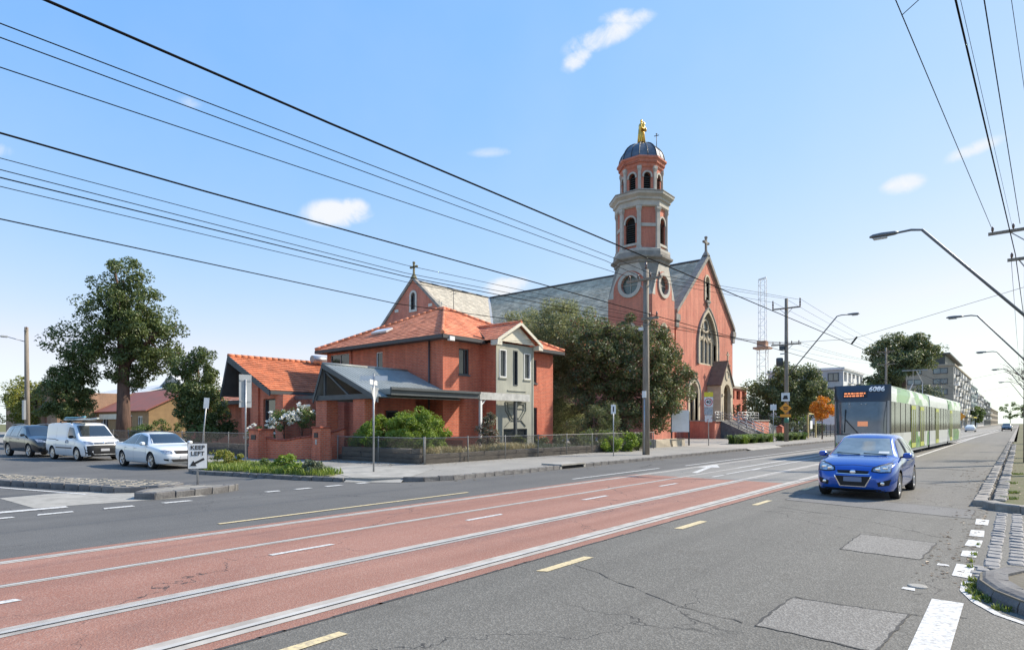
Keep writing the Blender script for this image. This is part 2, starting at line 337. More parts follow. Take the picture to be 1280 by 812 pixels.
# ================================================================ ground, roads, footpaths
def asphalt_mat(name, c, c2, chip, chipamt=.5, big=.25, blot=.5, stain=None):
    """aggregate speckle + large tonal drift + hairline cracks"""
    m = bpy.data.materials.new(name); m.use_nodes = True; nt = m.node_tree; N = nt.nodes; L = nt.links; b = N['Principled BSDF']
    b.inputs['Roughness'].default_value = .82
    tc = N.new('ShaderNodeTexCoord')
    def noise(s, d=4, r=.6, vec=None):
        n = N.new('ShaderNodeTexNoise'); n.inputs['Scale'].default_value = s; n.inputs['Detail'].default_value = d; n.inputs['Roughness'].default_value = r
        L.new(vec or tc.outputs['Object'], n.inputs['Vector']); return n
    def rng(src, a, b_, lo=0, hi=1):
        r = N.new('ShaderNodeMapRange'); r.inputs['From Min'].default_value = a; r.inputs['From Max'].default_value = b_; r.inputs['To Min'].default_value = lo; r.inputs['To Max'].default_value = hi
        L.new(src, r.inputs['Value']); return r.outputs[0]
    def mix(f, a, b_, bt='MIX'):
        x = N.new('ShaderNodeMix'); x.data_type = 'RGBA'; x.blend_type = bt
        if isinstance(f, float): x.inputs['Factor'].default_value = f
        else: L.new(f, x.inputs['Factor'])
        for i, s in ((6, a), (7, b_)):
            if isinstance(s, tuple): x.inputs[i].default_value = (*s, 1)
            else: L.new(s, x.inputs[i])
        return x.outputs[2]
    drift = rng(noise(big, 5, .65).outputs['Fac'], .32, .7)
    base = mix(drift, c, c2)
    vor = N.new('ShaderNodeTexVoronoi'); vor.inputs['Scale'].default_value = 62; L.new(tc.outputs['Object'], vor.inputs['Vector'])
    sep = N.new('ShaderNodeSeparateColor'); L.new(vor.outputs['Color'], sep.inputs[0])
    chipf = rng(sep.outputs[0], .45, 1.0, 0, chipamt)
    base = mix(chipf, base, chip)
    # long tyre-polished streaks along the carriageway
    mp = N.new('ShaderNodeMapping'); mp.inputs['Scale'].default_value = (1.6, .05, 1); L.new(tc.outputs['Object'], mp.inputs['Vector'])
    st = rng(noise(1, 3, .5, mp.outputs[0]).outputs['Fac'], .45, .75, 0, blot)
    base = mix(st, base, tuple(x * .72 for x in c))
    if stain: base = mix(rng(noise(.9, 6, .7).outputs['Fac'], .56, .72, 0, .55), base, stain)
    # cracks
    vc = N.new('ShaderNodeTexVoronoi'); vc.feature = 'DISTANCE_TO_EDGE'; vc.inputs['Scale'].default_value = .28
    nd = noise(1.3, 4); va = N.new('ShaderNodeVectorMath'); va.operation = 'MULTIPLY_ADD'; va.inputs[1].default_value = (1.1, 1.1, 0); L.new(nd.outputs['Color'], va.inputs[0]); L.new(tc.outputs['Object'], va.inputs[2]); L.new(va.outputs[0], vc.inputs['Vector'])
    cr = N.new('ShaderNodeMath'); cr.operation = 'LESS_THAN'; cr.inputs[1].default_value = .0022; L.new(vc.outputs['Distance'], cr.inputs[0])
    gate = rng(noise(.22, 2).outputs['Fac'], .46, .54, 0, .8); mu = N.new('ShaderNodeMath'); mu.operation = 'MULTIPLY'; L.new(cr.outputs[0], mu.inputs[0]); L.new(gate, mu.inputs[1])
    base = mix(mu.outputs[0], base, (.025, .024, .023))
    L.new(base, b.inputs['Base Color'])
    bp = N.new('ShaderNodeBump'); bp.inputs['Strength'].default_value = .55; bp.inputs['Distance'].default_value = .008
    L.new(vor.outputs['Distance'], bp.inputs['Height']); L.new(bp.outputs[0], b.inputs['Normal'])
    return m
A_dark = asphalt_mat('dark smooth asphalt', (.085, .083, .079), (.118, .115, .108), (.17, .165, .155), .35, .3, .35)
A_chip = asphalt_mat('coarse chip asphalt', (.10, .095, .082), (.132, .124, .107), (.27, .26, .23), .5, .22, .35, stain=(.078, .071, .058))
A_red = asphalt_mat('red bus lane surfacing', (.26, .118, .082), (.315, .158, .115), (.40, .28, .23), .45, .35, .6, stain=(.20, .11, .088))
A_conc = asphalt_mat('tram lane asphalt', (.17, .165, .15), (.225, .215, .195), (.3, .29, .27), .5, .3, .3)
A_path = asphalt_mat('footpath asphalt', (.22, .21, .19), (.30, .285, .25), (.36, .34, .31), .4, .5, .25, stain=(.12, .115, .1))
A_patch = asphalt_mat('asphalt patch', (.145, .135, .12), (.175, .165, .15), (.34, .33, .3), .6, .5, .2)
M_conc = mat('old concrete', (.36, .345, .31), (.25, .24, .215), 2.4, .9, bump=.2)
M_soil = mat('mulch and soil', (.14, .105, .075), (.075, .055, .04), 3.5, 1, bump=.8, bscale=14)
M_lawn = mat('patchy lawn', (.075, .10, .03), (.16, .14, .06), 1.2, 1, bump=.6, bscale=20)
def paint_mat(name, c, worn, amt=.5):
    m = mat(name, c, worn, 24, .7, contrast=(.43, .43 + .25 / amt), detail=9); return m
P_white = paint_mat('worn white line paint', (.60, .595, .57), (.24, .235, .225), .85)
P_yellow = paint_mat('worn cream yellow line paint', (.62, .51, .29), (.30, .26, .19), .85)
M_railc = mat('pale concrete rail bed', (.46, .43, .385), (.30, .275, .245), 2.5, .9, bump=.15, detail=8)
M_rail = mat('polished rail head', (.52, .50, .46), (.42, .40, .37), 3, .6, metal=.1)
M_groove = mat('rail groove', (.03, .03, .03), rough=.9)

def sheet(name, poly, z, m, parent=None):
    o = one('face', [(x, y, z) for x, y in poly]).build(name, m, parent)
    if parent is None: tag(o, kind='structure')
    return o
def rect(x0, y0, x1, y1): return [(x0, y0), (x1, y0), (x1, y1), (x0, y1)]
sheet('ground', rect(-900, -500, 900, 1400), -.06, M_lawn)
road = sheet('road', rect(-150, -60, 40, 900), 0, A_dark)
near_lane = sheet('near_lane', [(-4.86, -40), (1.5, -40), (1.5, 900), (-4.86, 900)], .004, A_chip)
YR = 19.0
lane = sheet('tram_lane', rect(-10.28, -40, -4.87, YR), .004, A_red)
lane2 = sheet('tram_lane_beyond', [(-10.28, YR), (-4.87, YR), (-4.87, 900), (-10.28, 900)], .004, A_conc)
# ragged joint between the red lane and the chip seal: overlapping tongues of bitumen
mb = MB(); y = -4.0
while y < 34:
    L_ = rnd.uniform(.12, .5); w = rnd.uniform(.005, .025)
    mb.face([(-4.87 - w, y, .0075), (-4.845, y + .02, .0075), (-4.845, y + L_, .0075), (-4.87 - rnd.uniform(.005, .025), y + L_, .0075)]); y += L_ * rnd.uniform(.8, 1.1)
mb.build('bitumen_joint', mat('bitumen', (.03, .03, .03), (.06, .058, .055), 9, .8), near_lane)
mb = MB(); y = 2.0                                                    # red strip left past the lane end
mb.face([(-5.02, YR, .0068), (-4.88, YR, .0068), (-4.88, 26, .0068), (-4.98, 25, .0068)])
mb.build('red_strip', A_red, lane2)
def rail_x(x, Y): return x + max(0, Y - 28) * .014
def strip(name, m, x0, x1, ys, z, parent, bend=True):
    mb = MB()
    for a, b in zip(ys, ys[1:]):
        f = rail_x if bend else (lambda x, Y: x)
        mb.face([(f(x0, a), a, z), (f(x1, a), a, z), (f(x1, b), b, z), (f(x0, b), b, z)])
    return mb.build(name, m, parent)
YS = [-40, 0, 28] + list(range(32, 200, 8)) + [900]
for i, x in enumerate((-5.22, -6.66, -8.56, -10.0)):
    w = (.155, .145, .075, .10)[i]
    rr = strip('tram_rail', M_railc, x - w, x + w, YS, .008, None); tag(rr, kind='structure')
    strip('rail_head', M_rail, x - .035, x + .035, YS, .0125, rr)
    strip('rail_groove', M_groove, x + .038, x + .056, YS, .0115, rr) if i < 2 else strip('rail_groove', M_groove, x - .054, x - .038, YS, .0115, rr)
# painted markings
marks = empty('road_markings'); tag(marks, kind='structure')
def mark(x0, y0, x1, y1, m, z=.0105, name='painted_line'):
    j = lambda: rnd.uniform(-.012, .012)
    return one('face', [(x0 + j(), y0 + j() * 3, z), (x1 + j(), y0 + j() * 3, z), (x1 + j(), y1 + j() * 3, z), (x0 + j(), y1 + j() * 3, z)]).build(name, m, marks)
for a, b in ((.4, 1.5), (4.2, 5.15), (8, 8.98), (11.85, 12.95), (15.8, 16.85), (19.6, 20.6), (23.4, 24.4)): mark(-7.84, a, -7.73, b, P_white)
for k in range(9): mark(-4.49, 2.0 + 3.83 * k - (.0 if k else 0), -4.36, 2.93 + 3.83 * k + .1, P_yellow)
mark(-10.95, 4.9, -10.84, 11.2, P_yellow); mark(-10.95, 16.0, -10.84, 22, P_white)
mark(-10.75, 24, -10.63, 120, P_white); mark(-4.25, 38, -4.12, 200, P_white)
mark(-7.9, YR + 2, -7.8, 160, P_white, .0118); mark(-8.62, 24, -8.5, 70, P_white, .0135)
# merge arrow in the far track
one('face', [(-9.02, 20.8, .0105), (-8.82, 20.8, .0105), (-9.52, 23.9, .0105), (-9.72, 23.9, .0105)]).face([(-9.95, 23.4, .0106), (-9.2, 23.9, .0106), (-9.98, 25.6, .0106)]).build('painted_arrow', P_white, marks)
# give-way and hold lines at the side street
for a, b in ((2.2, 2.75), (3.1, 3.7), (4.2, 4.75), (5.35, 5.95)): mark(-14.75, a, -14.55, b, P_white)
for a, b in ((7.9, 8.3), (8.75, 9.2), (9.7, 10.2), (10.7, 11.1)): mark(-15.05, a, -14.86, b, P_white)
mark(-15.75, -3, -15.45, 3.8, P_white)
one('face', [(-24.6, 2.95, .0105), (-24.6, 2.83, .0105), (-17.9, 4.72, .0105), (-17.9, 4.84, .0105)]).build('painted_line', P_white, marks)
one('face', [(-18.6, 3.2, .0045), (-15.9, 3.3, .0045), (-15.3, 6.6, .0045), (-17.5, 6.4, .0045), (-18.9, 4.6, .0045)]).build('concrete_infill', M_conc, road)
# broken edge line and thick line on the near side
for a, b in ((8.75, 9.55), (10.15, 10.6), (11.0, 11.65), (12.0, 12.75), (13.45, 14.2)): mark(-.62, a, -.44, b, P_white)
mark(-.68, 4.4, -.42, 7.5, P_white)
for a, b in (((-.98, 7.72), (-.86, 7.85)), ((-.8, 9.3), (-.68, 9.42))): mark(*a, *b, P_white)
pts = [(-.36, 8.75), (-.47, 8.45), (-.46, 8.05), (-.34, 7.62), (-.15, 7.25), (.1, 7.02), (.6, 6.85), (3, 6.6)]
mb = MB()
for (a, b), (c, d) in zip(pts, pts[1:]):
    n = Vector((b - d, c - a)).normalized() * .035
    mb.face([(a - n.x, b - n.y, .0108), (a + n.x, b + n.y, .0108), (c + n.x, d + n.y, .0108), (c - n.x, d - n.y, .0108)])
mb.build('painted_curve', P_white, marks)
one('lathe', [(.10, 0), (.09, .012), (.06, .014)], 12, (-.86, 7.95, .004)).build('road_stud_cover', M_conc, near_lane)
# asphalt patches with bitumen edges
M_bit = MATS['bitumen']
def patch(poly, z=.0078, m=A_patch):
    rough_ = []
    for a_, b_ in zip(poly, poly[1:] + poly[:1]):
        for k in range(9): rough_.append((lerp(a_[0], b_[0], k / 9) + rnd.uniform(-.014, .014), lerp(a_[1], b_[1], k / 9) + rnd.uniform(-.018, .018)))
    poly = rough_
    o = one('face', [(x, y, z) for x, y in poly]).build('asphalt_patch', m, near_lane); mb = MB()
    n = len(poly)
    for i in range(n):
        a, b = Vector(poly[i]), Vector(poly[(i + 1) % n]); K = 2
        t = (b - a).normalized(); nn = Vector((-t.y, t.x)); prev = None
        for k in range(K + 1):
            p = a.lerp(b, k / K); w = rnd.uniform(.004, .016); q = (p + nn * (w + rnd.uniform(-.006, .006)), p - nn * w)
            if prev: mb.face([(prev[0].x, prev[0].y, z + .0012), (q[0].x, q[0].y, z + .0012), (q[1].x, q[1].y, z + .0012), (prev[1].x, prev[1].y, z + .0012)])
            prev = q
    mb.build('patch_edge', M_bit, o)
patch([(-1.80, 5.5), (-.86, 5.46), (-.79, 6.72), (-1.80, 6.62)])
patch([(-1.95, 9.6), (-1.0, 9.5), (-.95, 11.0), (-1.98, 11.1)], .0079)
patch([(-4.2, 14.9), (-.7, 14.2), (-.7, 15.6), (-4.2, 16.5)], .0081, asphalt_mat('grey trench patch', (.125, .122, .116), (.155, .15, .14), (.24, .23, .22), .4))
# transverse crack sealed with bitumen
def crack(pts, w=.007, z=.0095):
    mb = MB(); prev = None
    fine = []
    for (a, b), (c, d) in zip(pts, pts[1:]):
        for k in range(8): fine.append((lerp(a, c, k / 8) + rnd.uniform(-.02, .02), lerp(b, d, k / 8) + rnd.uniform(-.03, .03)))
    for p, q in zip(fine, fine[1:]):
        ww = w * rnd.uniform(.3, 1.3)
        mb.face([(p[0], p[1] - ww, z), (q[0], q[1] - ww, z), (q[0], q[1] + ww, z), (p[0], p[1] + ww, z)])
    mb.build('sealed_crack', M_bit, near_lane)
crack([(-4.0, 13.6), (-2.0, 12.6), (-.8, 11.4)], .010); crack([(-4.3, 6.4), (-2.6, 5.6), (-1.8, 5.5)]); crack([(-1.8, 6.65), (-.8, 6.75), (-.3, 7.0)], .008)
crack([(-3.4, 22), (-.8, 21)], .03); crack([(-4, 30), (-.9, 28)], .05)

# ---------------------------------------------------------------- kerbs
def stone_mesh(name, L_, w, h, m, seed, rag=.012):
    r = random.Random(seed); bm = bmesh.new(); bmesh.ops.create_cube(bm, size=1)
    for v in bm.verts: v.co = Vector((v.co.x * L_, v.co.y * w, (v.co.z + .5) * h))
    bmesh.ops.bevel(bm, geom=list(bm.edges), offset=min(.02, w * .12), segments=1, affect='EDGES')
    for v in bm.verts: v.co += Vector((r.uniform(-rag, rag), r.uniform(-rag, rag), r.uniform(-rag, rag) * .7))
    me = bpy.data.meshes.new(name); bm.to_mesh(me); bm.free(); me.materials.append(m); return me
def kerb_run(name, pts, h, w, length, m, parent=None, base=0.0, side=1, seed=1, gap=.012):
    """row of separate kerb stones along a polyline (their road face lies on the line)"""
    r = random.Random(seed)
    root = parent or tag(empty(name), kind='structure')
    vars_ = [stone_mesh('kerb_stone', 1, w, h, m, seed * 10 + i) for i in range(4)]
    for (a, b) in zip(pts, pts[1:]):
        a = Vector((*a, 0)); b = Vector((*b, 0)); d = b - a; T = d.length
        if T < .05: continue
        d.normalize(); n = Vector((-d.y, d.x, 0)) * side; k = max(1, round(T / length)); s = T / k
        for i in range(k):
            ln = s - gap; p = a + d * (s * (i + .5)) + n * (w / 2)
            o = place('kerb_stone', vars_[r.randrange(4)], root, (p.x, p.y, base + r.uniform(-.008, .008)), (r.uniform(-.015, .015), r.uniform(-.01, .01), math.atan2(d.y, d.x) + r.uniform(-.012, .012)), (ln, 1, 1))
    return root
FK = [(-13.62, 140), (-13.62, 60), (-13.62, 46.5)]
FK2 = [(-13.62, 40), (-13.62, 20.9)]
FK3 = [(-13.62, 19.2), (-13.62, 13.4), (-13.95, 12.45), (-14.35, 11.95)]
FK4 = [(-15.75, 10.8), (-17.2, 10.25), (-20.3, 9.55), (-22.0, 9.12), (-22.9, 9.2), (-23.6, 9.8), (-24.2, 10.7), (-25.4, 11.2)]
FK5 = [(-25.4, 11.2), (-75, 11.2)]
outline = [(-13.70, 900), (-13.70, 13.4), (-14.02, 12.5), (-14.42, 12.02), (-15.0, 11.3), (-15.75, 10.88), (-17.2, 10.33), (-20.3, 9.63), (-22.0, 9.2), (-22.9, 9.28), (-23.6, 9.88), (-24.2, 10.78), (-25.4, 11.28), (-140, 11.28), (-140, 900)]
mb = MB(); mb.prism(outline, 'z', -.05, .125); tag(mb.build('footpath', A_path), kind='structure')
for k, (p, ln) in enumerate(((FK, .9), (FK2, .62), (FK3, .5), (FK4, .42), (FK5, .8))):
    kerb_run('kerb', p, .165 if k != 3 else .15, .16, ln, M_blue_s, None, -.02, -1, seed=k + 3)
# crossover aprons: church drive and corner pram ramp
tag(one('face', [(-13.3, 40, .012), (-13.3, 46.6, .012), (-13.72, 46.6, .13), (-13.72, 40, .13)]).build('crossover', M_conc), kind='structure')
tag(one('face', [(-13.72, 39.7, .131), (-13.72, 47, .131), (-27.4, 49, .131), (-27.4, 39.5, .131)]).build('church_driveway', mat('pale driveway', (.36, .335, .30), (.28, .26, .23), 1, .9)), kind='structure')
tag(one('face', [(-14.2, 11.75, .012), (-14.5, 12.2, .135), (-15.85, 11.1, .135), (-15.6, 10.7, .012)]).build('pram_ramp', M_conc), kind='structure')
tag(one('face', [(-15.6, 11.0, .132), (-14.4, 12.3, .132), (-16.0, 14.6, .132), (-20, 14.2, .132), (-19.5, 12.4, .132)]).build('concrete_path_panel', M_conc), kind='structure')
# drain pit in the far kerb
pit = empty('drain_pit', (-13.6, 20, 0), 0, 'concrete drain pit with dark slot in the far kerb left of the timber pole', 'drain pit')
one('box', (-.95, -.85, .12), (.03, .85, .19)).build('lid', M_conc, pit, bevel=.015)
one('box', (-.6, -.82, -.03), (-.06, .82, .119)).build('slot', M_dark, pit)
for s in (-1, 1): one('box', (-.3, s * .83 - .06, -.02), (.0, s * .83 + .06, .119)).build('pit_cheek', M_conc, pit)

# splitter islands in the side street
def island(name, outline, label, top_m, seed, h=.15):
    root = empty(name, (0, 0, 0), 0, label, 'traffic island')
    c = Vector((sum(p[0] for p in outline) / len(outline), sum(p[1] for p in outline) / len(outline)))
    inner = [tuple(Vector(p) + (c - Vector(p)).normalized() * .16) for p in outline]
    one('prism', inner, 'z', -.02, h - .01).build('island_top', top_m, root)
    kerb_run('', outline + outline[:1], h + .03, .2, .55, M_blue_s, root, -.02, 1, seed)
    return root, inner
I1 = [(-30, 2.2), (-22.5, 3.85), (-19.1, 4.9), (-17.7, 5.3), (-17.25, 5.9), (-17.2, 6.55), (-17.6, 6.95), (-18.6, 6.8), (-20.5, 6.05), (-22.8, 5.15), (-30, 3.0)]
M_setts = mat('old setts joints', (.16, .145, .12), (.09, .08, .065), 3, .95, bump=.5)
isl, inn = island('traffic_island', I1, 'long cobbled traffic island in the side street behind the keep left sign', M_setts, 41)
set_me = [stone_mesh('cobble', .30, .17, .08, M_blue_p, 80 + i, .01) for i in range(4)]
def inside(p, poly):
    c = False; n = len(poly)
    for i in range(n):
        a, b = poly[i], poly[(i + 1) % n]
        if (a[1] > p[1]) != (b[1] > p[1]) and p[0] < (b[0] - a[0]) * (p[1] - a[1]) / (b[1] - a[1]) + a[0]: c = not c
    return c
mb = MB(); ang = math.atan2(1.3, 4.5)
for i in range(-50, 60):
    for j in range(-10, 26):
        u = i * .33 + (j % 2) * .16; v = j * .195
        x = -25.0 + u * math.cos(ang) - v * math.sin(ang); y = 4.6 + u * math.sin(ang) + v * math.cos(ang)
        if inside((x, y), inn):
            M = Matrix.Translation((x, y, .13)) @ Matrix.Rotation(ang + rnd.uniform(-.06, .06), 4, 'Z') @ Matrix.Rotation(rnd.uniform(-.04, .04), 4, 'X')
            h = .025 + rnd.uniform(0, .018); a, b = .142 * rnd.uniform(.9, 1.05), .08 * rnd.uniform(.88, 1.08)
            P = [M @ Vector(q) for q in ((-a, -b, 0), (a, -b, 0), (a, b, 0), (-a, b, 0), (-a * .86, -b * .8, h), (a * .86, -b * .8, h), (a * .86, b * .8, h), (-a * .86, b * .8, h))]
            k = len(mb.v); mb.v += [tuple(p) for p in P]
            for f in ((4, 5, 6, 7), (0, 1, 5, 4), (1, 2, 6, 5), (2, 3, 7, 6), (3, 0, 4, 7)): mb.f.append(tuple(k + q for q in f)); mb.m.append(0); mb.sm.append(False)
o = mb.build('cobbles', mat('worn cobble tops', (.27, .25, .21), (.20, .18, .15), 3, .9, bump=.4, island=.15), isl); o['kind'] = 'stuff'
I2 = [(-15.95, 5.2), (-15.5, 5.5), (-15.55, 6.4), (-15.8, 7.35), (-16.1, 7.75), (-16.35, 7.5), (-16.95, 6.8), (-16.5, 5.6)]
island('traffic_island', I2, 'small kerbed island at the mouth of the side street nearest the tram lane', mat('island concrete', (.30, .285, .25), (.2, .19, .165), 3, .9, bump=.3), 47, .16)

# ---------------------------------------------------------------- near side: kerbs, setts, corner
rb = [(-.42, 16.1), (-.42, 900), (40, 900), (40, 15.6), (.6, 15.6), (-.1, 15.75)]
tag(one('prism', rb, 'z', -.05, .10).build('near_footpath', mat('nature strip dirt and grass', (.15, .125, .08), (.10, .11, .04), 1.6, 1, bump=.8, bscale=22)), kind='structure')
nk = tag(empty('near_kerb'), kind='structure')
kv = [stone_mesh('kerb_stone', .34, .23, .17, M_blue_p, 120 + i, .014) for i in range(5)]
for row, (x, y0, y1) in enumerate(((-.66, 16.4, 70), (-.33, 16.8, 60))):
    y = y0
    while y < y1:
        L_ = rnd.uniform(.3, .42)
        place('kerb_stone', kv[rnd.randrange(5)], nk, (x + rnd.uniform(-.015, .015), y + L_ / 2, -.045 + row * .03 + rnd.uniform(-.01, .01)), (rnd.uniform(-.03, .03), rnd.uniform(-.03, .03), R(90) + rnd.uniform(-.04, .04)), (L_ / .36, 1, 1)); y += L_ + .02
strip('kerb_channel', M_blue_p, -.78, -.22, [70, 400], .1, nk, bend=False)
kerb_run('', [(-.62, 16.25), (-.4, 15.85), (0, 15.62), (.6, 15.5), (3, 15.45)], .2, .26, .5, M_blue_p, nk, -.04, 1, 61)
# spoon drain of setts across the lane
sd = tag(empty('sett_drain'), kind='structure')
sm = [stone_mesh('sett', .17, .24, .06, mat('grey sett', (.25, .245, .24), (.17, .165, .16), 5, .8, bump=.5, bscale=20), 150 + i, .009) for i in range(5)]
for x, y0, y1 in ((-.27, 9.6, 15.3), (-.04, 9.9, 15.3), (.2, 10, 15.3)):
    y = y0
    while y < y1:
        L_ = rnd.uniform(.24, .30)
        place('sett', sm[rnd.randrange(5)], sd, (x + rnd.uniform(-.008, .008), y + L_ / 2, -.04 + rnd.uniform(-.006, .006)), (rnd.uniform(-.03, .03), rnd.uniform(-.03, .03), rnd.uniform(-.05, .05)), (1, L_ / .262, 1)); y += L_ + .012
for i in range(6):
    for j in range(5):
        place('sett', sm[rnd.randrange(5)], sd, (-.40 + i * .155 + (j % 2) * .05, 8.72 + j * .2, -.042 + rnd.uniform(-.006, .006)), (rnd.uniform(-.03, .03), rnd.uniform(-.03, .03), rnd.uniform(-.1, .1)), (.8, .72, 1))
# rounded kerb of the corner beside the camera
cp = [(-.16, 9.0), (-.34, 8.55), (-.33, 8.15), (-.2, 7.75), (.0, 7.45), (.3, 7.2), (.8, 7.0), (2.5, 6.75), (8, 6.2)]
tag(one('prism', cp + [(8, 9.2)], 'z', -.05, .13).build('near_corner', mat('corner dirt and asphalt', (.17, .15, .12), (.11, .10, .07), 2.2, 1, bump=.6)), kind='structure')
ck = tag(empty('corner_kerb'), kind='structure')
bs = bmesh.new()
for i, (a, b) in enumerate(zip(cp, cp[1:])):
    a = Vector((*a, 0)); b = Vector((*b, 0)); d = b - a; n = max(1, round(d.length / .42))
    for k in range(n):
        p, q = a + d * (k / n), a + d * ((k + 1) / n); t = d.normalized(); s = Vector((-t.y, t.x, 0))    # s points into the corner
        p = p + t * .006; q = q - t * .006
        prof = [(-.03, -.02), (-.025, .06), (.0, .115), (.05, .15), (.12, .162), (.24, .158), (.24, -.02)]
        m = MB(); m.rings([[pp + s * u + Vector((0, 0, z + rnd.uniform(-.004, .004))) for u, z in prof] for pp in (q, p)], 0, False)
        m.build('kerb_stone', M_blue_s, ck)
# weeds along the corner kerb
def leaf_mat(name, c, c2, tr=.25, var=.35, rough=.55):
    m = bpy.data.materials.new(name); m.use_nodes = True; nt = m.node_tree; N = nt.nodes; L = nt.links; b = N['Principled BSDF']; b.inputs['Roughness'].default_value = rough
    g = N.new('ShaderNodeNewGeometry'); mx = N.new('ShaderNodeMix'); mx.data_type = 'RGBA'; mx.inputs[6].default_value = (*c, 1); mx.inputs[7].default_value = (*c2, 1)
    L.new(g.outputs['Random Per Island'], mx.inputs['Factor'])
    L.new(mx.outputs[2], b.inputs['Base Color'])
    t = N.new('ShaderNodeBsdfTranslucent'); hs = N.new('ShaderNodeHueSaturation'); hs.inputs['Value'].default_value = 1.5; hs.inputs['Saturation'].default_value = 1.1; L.new(mx.outputs[2], hs.inputs['Color']); L.new(hs.outputs[0], t.inputs['Color'])
    ms = N.new('ShaderNodeMixShader'); ms.inputs[0].default_value = tr; L.new(b.outputs[0], ms.inputs[1]); L.new(t.outputs[0], ms.inputs[2])
    L.new(ms.outputs[0], N['Material Output'].inputs['Surface']); return m
def weeds(name, spots, seed, m, parent=None, hs=(.025, .075), w=.008):
    r = random.Random(seed); mb = MB()
    for x, y, z, rad, n in spots:
        for i in range(n):
            a = r.uniform(0, 6.28); rr = rad * math.sqrt(r.random()); px, py = x + rr * math.cos(a), y + rr * math.sin(a)
            h = r.uniform(*hs); lean = r.uniform(.1, .8) * h; la = r.uniform(0, 6.28); ww = w * r.uniform(.6, 1.5)
            t = Vector((-math.sin(la), math.cos(la), 0)) * ww; tip = Vector((px + lean * math.cos(la), py + lean * math.sin(la), z + h)); md = Vector((px + lean * .35 * math.cos(la), py + lean * .35 * math.sin(la), z + h * .6))
            b0 = Vector((px, py, z - .01))
            mb.face([b0 - t, b0 + t, md + t * .8, md - t * .8]); mb.face([md - t * .8, md + t * .8, tip])
    return mb.build(name, m, parent)
G_grass = leaf_mat('bright grass', (.13, .20, .035), (.24, .28, .06), .3)
G_weed = leaf_mat('weed green', (.09, .14, .03), (.17, .2, .05), .3)
def litter(name, label, boxes, seed, n, m, size=.05):
    r = random.Random(seed); mb = MB()
    for k in range(n):
        x0, y0, x1, y1, z = boxes[r.randrange(len(boxes))]; x, y = lerp(x0, x1, r.random() ** 2), r.uniform(y0, y1); a = r.uniform(0, 6.28); q = size * r.uniform(.5, 1.4); c, s_ = math.cos(a) * q, math.sin(a) * q; t = r.uniform(0, .3) * q
        mb.face([(x - c, y - s_, z + .003), (x + s_ * .45, y - c * .45, z + .004 + t), (x + c, y + s_, z + .004), (x - s_ * .45, y + c * .45, z + .004 + t * .5)])
    tag(mb.build(name, m), label, 'leaf litter', kind='stuff')
litter('leaf_litter', 'brown leaf litter and grit in the near gutter', [(-.82, 16, -1.5, 40, .006), (-.8, 20, -2.0, 30, .006), (-.5, 8.2, -1.0, 16, .006), (-.4, 17, .2, 40, .12)], 71, 900, leaf_mat('litter brown', (.12, .075, .04), (.2, .13, .07), .1), .032)
litter('leaf_litter', 'dry leaf litter along the far kerb and footpath', [(-13.4, 13, -12.9, 60, .006), (-18.1, 16.5, -16.5, 36, .128), (-23, 15.8, -18.5, 14.8, .135), (-27, 14.2, -24, 12.5, .13)], 72, 900, MATS.get('litter') or leaf_mat('litter tan', (.2, .15, .08), (.3, .22, .12), .1), .045)
w = weeds('kerb_weeds', [(-.41, 8.6, .0, .05, 60), (-.40, 8.3, 0, .08, 90), (-.36, 8.0, 0, .09, 90), (-.28, 7.75, 0, .1, 80), (-.12, 7.5, 0, .1, 50), (-.47, 9.4, 0, .03, 12), (-.47, 9.8, 0, .03, 10), (-.47, 10.3, 0, .03, 12), (-.47, 11.2, 0, .04, 10), (-.2, 17.5, .1, .2, 120), (-.15, 19, .1, .15, 160), (-.2, 22, .1, .15, 120), (-.1, 26, .1, .2, 150)], 5, G_weed)
tag(w, 'tufts of green weeds along the near corner kerb', 'weeds', kind='stuff')
# ================================================================ building helpers
from mathutils.geometry import tessellate_polygon
def frame_of(axis, c, out):
    """origin, u direction and outward normal of an upright wall plane; u runs along +Y ('x' planes) or +X ('y' planes)"""
    if axis == 'x': return Vector((c, 0, 0)), Vector((0, 1, 0)), Vector((out, 0, 0))
    return Vector((0, c, 0)), Vector((1, 0, 0)), Vector((0, out, 0))
def plate(mb, fr, outer, holes=(), t=.2, mi=0, mi_rev=None, back=False):
    O, U, Nn = fr; Z = Vector((0, 0, 1))
    P = lambda p, d=0: O + U * p[0] + Z * p[1] - Nn * d
    loops = [list(outer)] + [list(h) for h in holes]
    flat = [p for l in loops for p in l]
    tris = tessellate_polygon([[Vector((p[0], p[1], 0)) for p in l] for l in loops])
    want = Nn
    for t3 in tris:
        a, b, c = [P(flat[i]) for i in t3]
        if (b - a).cross(c - a).dot(want) < 0: b, c = c, b
        mb.face([a, b, c], mi)
        if back:
            a, b, c = [v - Nn * t for v in (a, b, c)]; mb.face([a, c, b], mi)
    for k, l in enumerate(loops):
        if k == 0 and not back: continue
        for i in range(len(l)):
            a, b = l[i], l[(i + 1) % len(l)]
            mb.face([P(a), P(b), P(b, t), P(a, t)], (mi if mi_rev is None else mi_rev) if k else mi)
    return mb
def rect2(u0, u1, z0, z1): return [(u0, z0), (u1, z0), (u1, z1), (u0, z1)]
def fbox(mb, fr, u0, u1, z0, z1, d0, d1, mi=0):
    """box in a wall frame; d measured outwards from the plane"""
    O, U, Nn = fr; M = Matrix((U, Nn, Vector((0, 0, 1)))).transposed().to_4x4(); M.translation = O
    lo, hi = sorted((d0, d1)); k = len(mb.v); mb.box((u0, lo, z0), (u1, hi, z1), mi, M)
    if M.determinant() < 0:
        for i in range(len(mb.f) - 6, len(mb.f)): mb.f[i] = tuple(reversed(mb.f[i]))
    return mb
